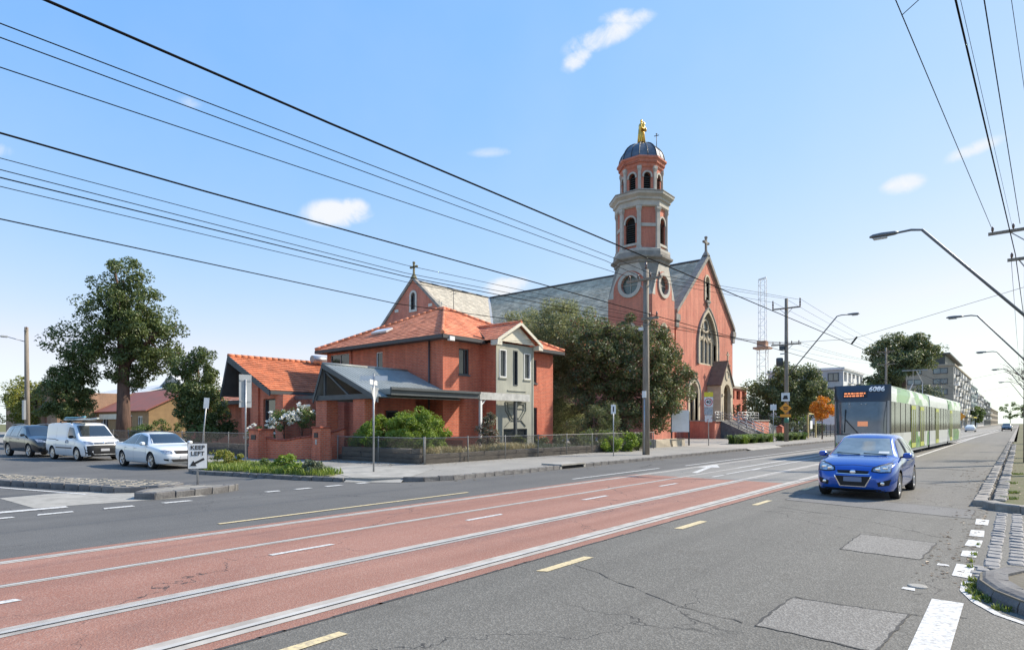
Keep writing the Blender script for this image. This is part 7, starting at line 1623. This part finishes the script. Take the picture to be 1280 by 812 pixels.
# outreach street lamps
M_lampgrey = mat('lamp arm grey', (.17, .18, .19), rough=.5, metal=.5)
def street_lamp(label, px_, y, hx, hz, pz=4.6, ph=5.2, r=.05, pole_=True):
    root = empty('street_lamp', (px_, y, .05), 0, label, 'street lamp', 'outreach street lamps'); sg = 1 if hx > px_ else -1; d = hx - px_
    if pole_: one('tube', [(0, 0, -.05), (0, 0, ph)], [.13, .1], 10).build('pole', M_lampgrey, root)
    one('tube', [(0, 0, pz), (d - sg * 1.3, 0, hz - .05), (d - sg * .95, 0, hz + .02), (d - sg * .5, 0, hz)], [r, r, r * .9, r * .8], 8).build('arm', M_lampgrey, root)
    h = MB(); h.rings([[(d + sg * x, w * math.cos(a), hz + t * (math.sin(a) if math.sin(a) > 0 else math.sin(a) * .7)) for a in [2 * math.pi * k / 12 for k in range(12)]] for x, w, t in ((-.55, .05, .04), (-.42, .11, .09), (.0, .15, .11), (.3, .14, .09), (.42, .05, .04))], 0, True)
    ho = h.build('lamp_head', M_lampgrey, root); g = MB(); g.box((d - .18, -.11, hz - .13), (d + .3, .11, hz - .075)) if sg > 0 else g.box((d - .3, -.11, hz - .13), (d + .18, .11, hz - .075)); g.build('diffuser', mat('lamp diffuser', (.5, .5, .48), rough=.3), ho, bevel=.02)
street_lamp('nearest outreach street lamp on the right above the tram', 1.3, 27.2, -4.1, 9.0, 4.0); street_lamp('second outreach street lamp from the right edge pole', 1.4, 51.5, -3.5, 9.0, 4.3)
street_lamp('third outreach street lamp along the right side', 1.4, 79, -3.1, 9.0, 4.5); street_lamp('fourth outreach street lamp along the right side', 1.4, 106, -2.6, 9.0, 4.5); street_lamp('fifth and farthest outreach street lamp along the right side', 1.4, 140, -2.6, 9.0, 4.5)
street_lamp('outreach street lamp on the left side fixed to the second timber pole', -15.95, 57.62, -10.7, 10.9, 6.0, pole_=False)
# wires: measured heights, real spans
M_wire = mat('black wire', (.012, .012, .013), rough=.95, spec=.05)
def wire(label, pts, r=.011, sag=0, name='overhead_wire', group=None):
    P = []
    for a, b in zip(pts, pts[1:]):
        a, b = Vector(a), Vector(b); n = max(2, int((b - a).length / 3))
        for k in range(n): t = k / n; P.append(a.lerp(b, t) - Vector((0, 0, sag * 4 * t * (1 - t))))
    P.append(Vector(pts[-1])); o = one('tube', P, r, 6).build(name, M_wire); tag(o, label, 'wire', group); return o
wire('thick tram contact wire over the near track, uppermost across the left sky', [(-6.1, -20, 5.25), (-6.1, 4, 5.25), (-6.1, 32, 5.5), (-5.7, 60, 5.5), (-5.0, 120, 5.5), (-4.2, 300, 5.5)], .0125)
wire('tram contact wire over the far track, middle of the left sky', [(-9.4, -20, 5.3), (-9.4, 4, 5.28), (-9.4, 32, 5.5), (-9.0, 60, 5.5), (-8.4, 120, 5.5), (-7.6, 300, 5.5)], .0125)
wire('upper of the two close power wires leading to the timber pole', [(-14.65, -14, 9.3), (-14.65, 2.6, 9.28), (-14.65, 25.3, 9.55), (-14.65, 28.6, 9.5), (-15.0, 57.4, 12.7)], .012)
wire('lower of the two close power wires leading to the timber pole', [(-15.35, -14, 9.3), (-15.35, 2.6, 9.36), (-15.35, 25.3, 9.62), (-15.35, 28.6, 9.5), (-16.1, 57.4, 12.9)], .012)
wire('power wire just under the close pair leading to the timber pole', [(-15.85, -14, 9.0), (-15.85, 2.6, 9.0), (-15.85, 25.3, 9.42), (-15.85, 28.6, 9.5), (-17.2, 57.4, 12.7)], .012)
for i, (z0, z1, ze, r, lab) in enumerate(((6.84, 6.78, 7.3, .008, 'thin upper service wire in the bundle of three on the left'), (6.62, 6.53, 7.2, .009, 'middle service wire in the bundle of three on the left'), (6.47, 6.42, 6.95, .013, 'black bundled cable below the thin service wires on the left'), (6.3, 6.25, 6.8, .008, 'lowest thin service wire under the black bundled cable'))):
    wire(lab, [(-14.9, -14, z0 + .25), (-14.9, 2.6, z0), (-14.9, 12.5, z1), (-14.8, 20, lerp(z1, ze, .4)), (-14.8, 28.6, ze)], r)
wire('lowest cable on the left sagging to the white clamp of the timber pole', [(-15.2, -14, 6.2), (-15.2, 2.6, 5.76), (-15.2, 12.4, 5.58), (-15.2, 20, 5.9), (-15.2, 28.6, 6.63)], .013)
for i, (u, z, w_) in enumerate(((-1.1, 7.3, 'uppermost'), (-.5, 7.2, 'second'), (.5, 7.1, 'third'), (1.1, 6.9, 'lowest'))): wire(w_ + ' of the low wires between the two timber poles past the church front', [(-14.75, 28.9, z), (-16.1 + u, 57.4, 8.9)], .009, .25)
for i, (u, z, w_) in enumerate(((-1.1, 12.75, 'left'), (0, 12.9, 'middle'), (1.2, 12.75, 'right'))): wire(w_ + ' high wire running from the second timber pole to the distant pole', [(-16.1 + u, 57.6, z), (-17.2 + u, 118, 13.8), (-17.2 + u, 260, 13)], .011, .3)
for i, (u, w_) in enumerate(((-1.1, 'left'), (.5, 'middle'), (1.1, 'right'))): wire(w_ + ' lower wire running from the second timber pole to the distant pole', [(-16.1 + u, 57.6, 8.95), (-17.2 + u, 118, 11.75)], .010, .4)
wire('house service line from the timber pole clamp to the bay gable', [(-15.25, 28.6, 6.63), (-22.1, 25.6, 6.2)], .008, .15); wire('pale house service line from the timber pole past the hipped roof', [(-15.25, 28.6, 6.6), (-28.0, 22.0, 6.5)], .008, .3)
wire('tram span wire from the right edge pole down to the near contact wire', [(.25, 33.8, 7.6), (-6.1, 32.3, 5.75)], .009); wire('tram span wire from the near contact wire across to the timber pole', [(-6.1, 32.3, 5.75), (-9.4, 31.5, 5.75), (-14.9, 28.9, 6.9)], .009)
hg = one('bar', (-6.1, 32.2, 5.5), (-5.9, 32.4, 5.85), .06).build('wire_hanger', M_wire); tag(hg, 'small contact wire hanger where the span wire meets the thick wire', 'wire hanger')
for y, lab in ((75, 'tram span wire across the road above the tram roof'), (105, 'second tram span wire across the road beyond the tram'), (140, 'third tram span wire far across the road')): wire(lab, [(1.4, y, 7.2), (-5.2, y, 5.8), (-9, y, 5.8), (-15.5, y, 7.4)], .010)
wire('left wire at the upper right running to the end of the pole crossarm', [(-2.4, 2, 10.2), (-1.85, 13.8, 10.0), (-.95, 33.8, 10.3)], .010); wire('short branch wire off the left wire at the upper right', [(-1.83, 14.4, 10.0), (4, 11, 11.5)], .008)
wire('thick black wire falling through the upper right corner', [(-1.2, 2, 9.3), (-.84, 12.8, 9.0), (-.15, 33.8, 9.0), (.3, 60, 9.0)], .017)
wire('thin wire just left of the thick black wire at the upper right', [(-1.35, 2, 10), (-.93, 12.8, 9.9), (-.25, 33.8, 10.2)], .005); wire('right hand wire at the upper right corner', [(-.9, 2, 9.7), (-.5, 14, 9.5), (.0, 33.8, 10.3)], .011); wire('thin rightmost wire at the upper right corner', [(-.5, 2, 10.4), (-.22, 14, 10.3), (.75, 33.8, 10.3)], .006); wire('lower lamp feed wire at the right edge', [(-.3, 33.8, 9.0), (-.2, 60, 8.6), (0, 110, 8.6)], .009)
# ================================================================ signs
def post(root, h, r=.03, m=M_steel): return one('tube', [(0, 0, -.05), (0, 0, h)], r, 10).build('post', m, root)
kl = empty('keep_left_sign', (-16.72, 6.95, .12), R(-113 + 180), 'white KEEP LEFT sign with black arrow on the small traffic island', 'road sign'); kl.rotation_euler[2] = math.atan2(16.72, 6.95) + R(0)
post(kl, 1.1, .028)
o = sign_plate(kl, .47, .68, .80, M_black, -.035, name='sign_border'); f = sign_plate(o, .445, .655, 0, M_white, -.006, name='sign_face')
on_sign(f, text_mesh('KEEP', .15, .002, 1.05, .004), M_black, 0, .22); on_sign(f, text_mesh('LEFT', .15, .002, 1.05, .004), M_black, 0, .06)
ar = MB(); ar.prism([(.14, -.05), (.17, -.10), (-.05, -.215), (-.02, -.265), (-.18, -.26), (-.10, -.12), (-.075, -.165)], 'y', -.010, -.005); ar.build('arrow', M_black, f)
s1 = empty('parking_sign', (-29.2, 12.3, .12), R(60), 'small white parking sign on a leaning post behind the keep left sign', 'road sign'); s1.rotation_euler = (R(2), R(5), R(62)); post(s1, 2.85); sign_plate(s1, .22, .5, 2.6, M_white, -.035)
s2 = empty('advance_sign', (-25.67, 12.67, .12), R(-24), 'tall blank grey sign back on a steel post beside the nature strip', 'road sign'); s2.rotation_euler[2] = R(82); post(s2, 3.55, .032); o = sign_plate(s2, .52, 1.42, 3.05, M_sgrey, .045, R(0)); 
for z in (-.45, .45): one('box', (-.24, -.02, z - .03), (.24, -.005, z + .03)).build('bracket', M_steel, o)
s3 = empty('street_corner_sign', (-16.9, 12.8, .12), 0, 'steel corner post with edge on street blades and a give way sign back', 'road sign'); post(s3, 3.35, .03)
for z, rz in ((3.2, R(38)), (3.05, R(128))): sign_plate(s3, .95, .16, z, M_white, 0, rz, 0, name='street_blade')
o = sign_plate(s3, .62, .56, 2.6, M_sgrey, .04, R(115), .0, 'tri', 'give_way_plate')
s4 = empty('parking_sign', (-15.6, 26.5, .12), R(30), 'small white parking sign on a steel post left of the timber pole', 'road sign'); post(s4, 2.6, .026); f = sign_plate(s4, .24, .46, 2.35, M_white, -.035); b_ = MB(); b_.box((-.03, -.009, -.12), (.03, -.005, .14)); on_sign(f, b_, M_black, 0, 0, 'sign_symbol')
s5 = empty('school_speed_sign', (-17.3, 42.8, .12), R(22), 'stacked school zone 40 speed sign with yellow top in front of the church', 'road sign'); post(s5, 3.9, .035)
sign_plate(s5, .62, .34, 3.72, M_yel, -.05, name='yellow_panel'); f = sign_plate(s5, .62, .72, 3.17, M_white, -.05, name='speed_panel'); d = sign_plate(f, .56, .56, 0, M_red, -.008, 0, 0, 'disc', 'red_ring'); d2_ = sign_plate(d, .44, .44, 0, M_white, -.006, 0, 0, 'disc', 'disc_face'); d2_.name = 'disc_face'
tm_ = text_mesh('40', .34, .002, 1.0, .008); tm_.materials.append(M_black); place('lettering', tm_, f, (0, -.024, 0), (R(90), 0, 0))
sign_plate(s5, .60, .5, 2.52, mat('grey time panel', (.5, .52, .54), (.25, .27, .3), 9, .5), -.05, name='time_panel'); sign_plate(s5, .52, .5, 1.98, mat('white red panel', (.7, .68, .66), (.5, .2, .18), 7, .5, contrast=(.55, .6)), -.05, name='parking_panel')
s6 = empty('parking_sign', (-16.3, 54.5, .12), R(20), 'small white sign on a thin post just left of the second timber pole', 'road sign'); post(s6, 3.3, .03); sign_plate(s6, .5, .5, 3.0, M_white, -.04)
nb = empty('notice_board', (-19.2, 42.2, .12), R(32), 'blank white church notice board on two posts beside the entrance', 'notice board')
for x in (-.62, .62): one('box', (x - .05, -.05, 0), (x + .05, .05, 2.5)).build('post', M_blackmetal, nb)
one('box', (-.62, -.09, 1.0), (.62, -.052, 2.6)).build('board', M_white, nb)
for i, (x, y, l_, lab) in enumerate(((-19.0, 38.4, 1.9, 'pale sandstone block by the footpath left of the notice board'), (-18.9, 40.6, 1.7, 'pale sandstone block by the footpath at the church drive'))):
    o = place('stone_block', stone_mesh('stone_block', l_, .7, .55, M_stone, 700 + i, .05), None, (x, y, .1), (0, 0, R(84))); tag(o, lab, 'stone block', 'sandstone blocks by the church drive')
rp = empty('red_post_box', (-19.5, 67.5, .12), 0, 'small red brown post box among the shrubs beyond the church', 'post box'); one('box', (-.3, -.3, 0), (.3, .3, 1.2)).build('body', M_brick, rp); one('prism', [(-.35, 1.2), (.35, 1.2), (0, 1.45)], 'y', -.33, .33).build('cap', M_brickcap, rp)
fn = empty('playground_fence', (-17.8, 70, .12), 0, 'black metal fence with yellow posts left of the tram', 'fence')
for i in range(13): one('box', (-.03, i * 2.0 - .03, 0), (.03, i * 2.0 + .03, 1.5)).build('fence_post', M_blackmetal, fn)
for z in (.2, 1.4): one('box', (-.02, .03, z - .03), (.02, 24, z + .03)).build('rail', M_blackmetal, fn)
mb = MB()
for i in range(160): mb.box((-.008, i * .15 + .06, .2), (.008, i * .15 + .08, 1.4))
mb.build('pickets', M_blackmetal, fn)['kind'] = 'stuff'
for y in (1.0, 4.2): one('box', (.1, y - .07, 0), (.24, y + .07, 2.7)).build('yellow_post', mat('yellow cream post', (.55, .45, .2), rough=.6), fn)
one('box', (.1, .93, 2.6), (.24, 4.27, 2.74)).build('yellow_beam', MATS['yellow cream post'], fn); one('box', (.12, 2.0, 1.0), (.16, 2.9, 1.9)).build('fence_notice', M_white, fn)
# ================================================================ background buildings
# left of the big tree
tan = empty('brick_warehouse', (-97, 22, 0), 0, 'tan brick warehouse with stepped parapet and roller door at the far left', 'warehouse')
def tb(mb, name, m): o = mb.build(name, m, tan); o.location = (97, -22, 0); return o
fr = frame_of('y', 20, -1)
mb = plate(MB(), fr, [(-112, 0), (-86, 0), (-86, 5.4), (-88, 5.4), (-88, 6.6), (-95, 6.6), (-95, 5.9), (-99, 5.9), (-99, 5.2), (-112, 5.2)], [rect2(-107, -98.5, 0.1, 3.0), rect2(-92.5, -90.3, .1, 3.9)], .4); plate(mb, frame_of('x', -86, 1), rect2(20, 34, 0, 5.4)); tb(mb, 'wall', M_tanbrick)
mb = MB(); fbox(mb, fr, -107, -98.5, .1, 3.0, -.38, -.3)
tb(mb, 'roller_door', mat('grey roller door', (.16, .18, .19), (.12, .13, .14), 2, .6)); mb = MB(); fbox(mb, fr, -92.5, -90.3, .1, 3.9, -.38, -.3); tb(mb, 'brown_panel', mat('brown panel', (.2, .08, .05), rough=.7))
mb = MB(); fbox(mb, fr, -107.3, -98.2, 3.0, 3.3, 0, .1); tb(mb, 'lintel', M_charcoal)
M_metalroof = mat('pale metal roof', (.62, .62, .60), (.52, .52, .5), .4, .7)
def shed(label, x0, x1, y0, y1, ez, rz, wallm, roofm, name='metal_shed', ridge_x=True, cat='shed', wins=()):
    root = empty(name, ((x0 + x1) / 2, (y0 + y1) / 2, 0), 0, label, cat); cx, cy = (x0 + x1) / 2, (y0 + y1) / 2
    def bb(mb, n, m): o = mb.build(n, m, root); o.location = (-cx, -cy, 0); return o
    mb = MB(); fr = frame_of('y', y0, -1)
    if ridge_x:
        plate(mb, fr, rect2(x0, x1, 0, ez), [rect2(*w) for w in wins], .15); plate(mb, frame_of('x', x1, 1), [(y0, 0), (y1, 0), (y1, ez), ((y0 + y1) / 2, rz), (y0, ez)]); bb(mb, 'wall', wallm)
        mb = MB(); mb.slab([(x0, y0 - .4, ez - .1), (x1 + .3, y0 - .4, ez - .1), (x1 + .3, cy, rz + .05), (x0, cy, rz + .05)], .1); mb.slab([(x1 + .3, y1, ez), (x0, y1, ez), (x0, cy, rz + .05), (x1 + .3, cy, rz + .05)], .1); bb(mb, 'roof', roofm)
    else:
        plate(mb, fr, [(x0, 0), (x1, 0), (x1, ez), (cx, rz), (x0, ez)], [rect2(*w) for w in wins], .15); plate(mb, frame_of('x', x1, 1), rect2(y0, y1, 0, ez)); bb(mb, 'wall', wallm)
        mb = MB(); mb.slab([(x1 + .3, y0 - .4, ez - .1), (x1 + .3, y1, ez - .1), (cx, y1, rz + .05), (cx, y0 - .4, rz + .05)], .1); mb.slab([(x0 - .3, y1, ez - .1), (x0 - .3, y0 - .4, ez - .1), (cx, y0 - .4, rz + .05), (cx, y1, rz + .05)], .1); bb(mb, 'roof', roofm)
    for w in wins:
        o = window(None, fr, *w, M_white, .12, .08, mull=(.5,)); o.parent = root; o.location = (-cx, -cy, 0)
    return root
M_rust = mat('rusted red iron roof', (.34, .10, .065), (.26, .10, .07), .7, .75, bump=.1)
M_tanwall = mat('tan weatherboard', (.30, .19, .085), (.24, .15, .07), 2, .8)
shed('low cottage with rusty red iron roof behind the large tree trunk', -88, -69.5, 24, 33, 3.2, 5.6, M_tanwall, M_rust, 'cottage', True, 'house', ((-84, -82, .9, 2.4), (-76, -74.3, .9, 2.6), (-72.6, -71.2, .2, 2.5)))
shed('white gabled house rising behind the rusty roofed cottage', -112, -99, 40, 52, 7.0, 9.6, mat('off white wall', (.52, .48, .42), (.45, .41, .36), 1, .8), M_metalroof, 'house', False, 'house', ((-107.5, -106, 5.5, 6.8),))
shed('large pale grey metal roofed hall behind the cottages', -86, -52, 38, 60, 4.6, 9.0, mat('grey wall', (.3, .3, .3), rough=.8), M_metalroof, 'warehouse', True, 'warehouse')
shed('pale metal roofed shed at the far left behind the warehouse', -140, -104, 34, 50, 6.2, 8.4, mat('grey wall', (.3, .3, .3)), M_metalroof, 'metal_shed', True)
shed('white rendered hall with metal roof behind the orange tiled wing', -60, -41, 33, 44, 4.8, 7.0, M_white, M_metalroof, 'hall', True, 'hall')
sg = empty('cottage_sign', (-80.4, 23.9, 2.2), 0, 'long narrow cream sign on the cottage wall left of the trunk', 'sign'); one('box', (-4.2, -.08, 0), (4.2, .0, .6)).build('board', M_cream, sg)
# ---- apartments down the road
def block(label, x0, x1, y0, y1, h, wallm, sidem, floors, bays, front=True, name='apartment_building', balc=True, glassm=None, fbays=3, top=None):
    cx, cy = (x0 + x1) / 2, (y0 + y1) / 2; root = empty(name, (cx, cy, 0), 0, label, 'building', 'apartment blocks down the road')
    def bb(mb, n, m): o = mb.build(n, m, root); o.location = (-cx, -cy, 0); return o
    mb = MB(); plate(mb, frame_of('y', y0, -1), rect2(x0, x1, 0, h)); plate(mb, frame_of('y', y1, 1), rect2(x0, x1, 0, h)); plate(mb, frame_of('x', x0, -1), rect2(y0, y1, 0, h)); mb.face([(x0, y0, h), (x1, y0, h), (x1, y1, h), (x0, y1, h)]); bb(mb, 'wall', wallm)
    fh = h / floors; bwid = (y1 - y0) / bays; holes = []
    for f in range(floors):
        for b in range(bays): holes.append((y0 + b * bwid + bwid * .18, y0 + (b + 1) * bwid - bwid * .18, f * fh + fh * .25, (f + 1) * fh - fh * .14))
    mb = plate(MB(), frame_of('x', x1, 1), rect2(y0, y1, 0, h), [rect2(*q) for q in holes], .6); bb(mb, 'street_wall', sidem)
    pane = None; bal = None
    for i, q in enumerate(holes):
        mb = MB(); fbox(mb, frame_of('x', x1, 1), q[0], q[1], q[2], q[3], -.6, -.5); o = mb.build('window', glassm or M_glass, root); o.location = (-cx, -cy, 0)
        if balc and (i // bays) > 0 and (i % bays + i // bays) % 2 == 0:
            mb = MB(); fbox(mb, frame_of('x', x1, 1), q[0] - .3, q[1] + .3, q[2] - .35, q[2] - .1, 0, 1.1); fbox(mb, frame_of('x', x1, 1), q[0] - .3, q[1] + .3, q[2] - .1, q[2] + .75, 1.0, 1.1); bb(mb, 'balcony', M_white if (i % 3) else M_charcoal)
    if front:
        fw_ = (x1 - x0) / fbays
        for f in range(1, floors):
            for b in range(fbays):
                u0, u1, z0, z1 = x0 + b * fw_ + fw_ * .22, x0 + (b + 1) * fw_ - fw_ * .22, f * fh + fh * .25, (f + 1) * fh - fh * .2
                w = window(None, frame_of('y', y0, -1), u0, u1, z0, z1, M_charcoal, -.05, .18, mull=(.5,), glass=mat('sky glass', (.12, .18, .2), rough=.08, spec=1)); w.parent = root; w.location = (-cx, -cy, 0)
    mb = MB(); mb.box((x0 - .3, y0 - .3, h), (x1 + .3, y1 + .3, h + .5)); bb(mb, 'parapet', top or wallm)
    return root
M_tanr = mat('tan render', (.36, .31, .24), (.30, .26, .2), .5, .85); M_bluegl = mat('blue grey cladding', (.25, .31, .34), (.2, .26, .29), .5, .4); M_pale = mat('pale grey cladding', (.5, .5, .49), (.42, .42, .41), .5, .8)
block('brown apartment block with white balconied street side beyond the tram', -34, -14.8, 218, 298, 18.5, M_tanr, M_pale, 6, 13, fbays=3); 
pen = empty('rooftop_pavilion', (-26, 228, 19), 0, 'dark glazed rooftop storey on the brown apartment block', 'rooftop storey'); one('box', (-7, -8, 0), (9, 40, 3.0)).build('wall', M_charcoal, pen); one('box', (-8, -9.5, 3.0), (10.3, 42, 3.4)).build('roof', M_charcoal, pen); one('box', (-5, -8.06, .6), (4, -7.95, 2.6)).build('window', MATS['sky glass'], pen)
block('blue grey glass apartment block after the brown one', -34, -14.8, 302, 345, 16.5, M_bluegl, M_bluegl, 5, 7, glassm=MATS['sky glass'])
block('pale grey apartment block third along the road', -34, -14.8, 348, 410, 15, M_pale, M_pale, 5, 9); block('dark grey building fourth along the road', -34, -14.8, 414, 500, 14, M_bluegl, M_charcoal, 4, 9); block('tan building farthest along the left side of the road', -34, -14.8, 505, 680, 11, M_tanr, M_tanr, 3, 12, balc=False)
block('white modern apartment block left of the tall pine', -46, -30, 150, 172, 13.6, M_pale, M_white, 4, 5, fbays=4, top=M_white)
block('lower white annexe in front of the modern apartment block', -41, -28.5, 138, 148, 8.6, M_white, M_white, 3, 4, fbays=3, top=M_charcoal)
block('brown brick building behind the church grounds', -75, -46, 118, 135, 9.0, M_brick, M_brick, 3, 5, fbays=8, balc=False, top=M_tanr)
aw = empty('blue_awning_shelter', (-31, 98, 0), 0, 'small shelter with pale blue awning right of the church', 'shelter'); one('box', (-4, -3, 2.6), (4, 3, 2.8)).build('awning', mat('pale blue awning', (.3, .5, .6), rough=.6), aw)
for x in (-3.8, 3.8): one('box', (x - .08, -2.9, 0), (x + .08, -2.74, 2.6)).build('post', M_blackmetal, aw)
for i, (x, y, h, w_, m, lab) in enumerate(((-15.2, 230, 3.6, 26, M_charcoal, 'dark shop awning below the brown apartment block'), (-15.2, 262, 3.8, 18, M_yel, 'yellow shop awning further along the brown apartment block'))): o = one('box', (.0, 0, h - .3), (2.6, w_, h)).build('shop_awning', m, None, (x + .5, y, 0)); tag(o, lab, 'awning')
# far signs and street clutter at the end of the road
o = empty('orange_road_sign', (-11.5, 190, 0), 0, 'distant orange road works sign beyond the white van', 'road sign'); post(o, 3.2, .06); sign_plate(o, 2.2, 2.2, 3.4, M_orange, -.1, shape='diamond')
for i, (x, y, s, lab) in enumerate(((-13.5, 300, 1.2, 'distant green street tree at the end of the road left side'), (3.5, 230, 1.2, 'distant street tree at the end of the road right side'), (-5, 520, 2.2, 'far clump of trees closing the end of the road'))): tree('distant_tree', (x, y, 0), lab, [(0, 0, 4.5 * s, 2.5 * s, 3.5 * s, 2.6 * s)], L_mid, M_bark, 900 + i, trunk=.2, nclump=24, perclump=60, cr=1.2, leaf=.8)
# lattice mast
ms = empty('lattice_mast', (-65, 206, 0), 0, 'tall red and white lattice crane mast far behind the church', 'mast'); Mw = mat('mast white', (.7, .7, .7), rough=.6); Mr = mat('mast red', (.62, .56, .53), rough=.6)
for (z0, z1, w_, m, nm) in ((0, 27, 1.35, Mr, 'lower_section'), (27, 49, 1.0, Mw, 'upper_section')):
    mb = MB(); n = int((z1 - z0) / 2.2)
    for sx in (-1, 1):
        for sy in (-1, 1): mb.bar((sx * w_, sy * w_, z0), (sx * w_, sy * w_, z1), .16)
    for k in range(n):
        a, b = lerp(z0, z1, k / n), lerp(z0, z1, (k + 1) / n); s = 1 if k % 2 else -1
        mb.bar((-w_ * s, -w_, a), (w_ * s, -w_, b), .09); mb.bar((w_, -w_ * s, a), (w_, w_ * s, b), .09); mb.bar((-w_, -w_, b), (w_, -w_, b), .12); mb.bar((w_, -w_, b), (w_, w_, b), .12)
    mb.build(nm, m, ms)
one('box', (-2.4, -2.4, 26), (2.4, 2.4, 26.6)).build('platform', mat('mast platform', (.4, .22, .14), rough=.7), ms); one('box', (-1.4, -1.4, 26.6), (1.4, 1.4, 28.6)).build('cabin', mat('mast platform', (.4, .2, .1)), ms); one('bar', (-1.2, 0, 49), (1.2, 0, 49.4), .5).build('mast_head', Mw, ms)
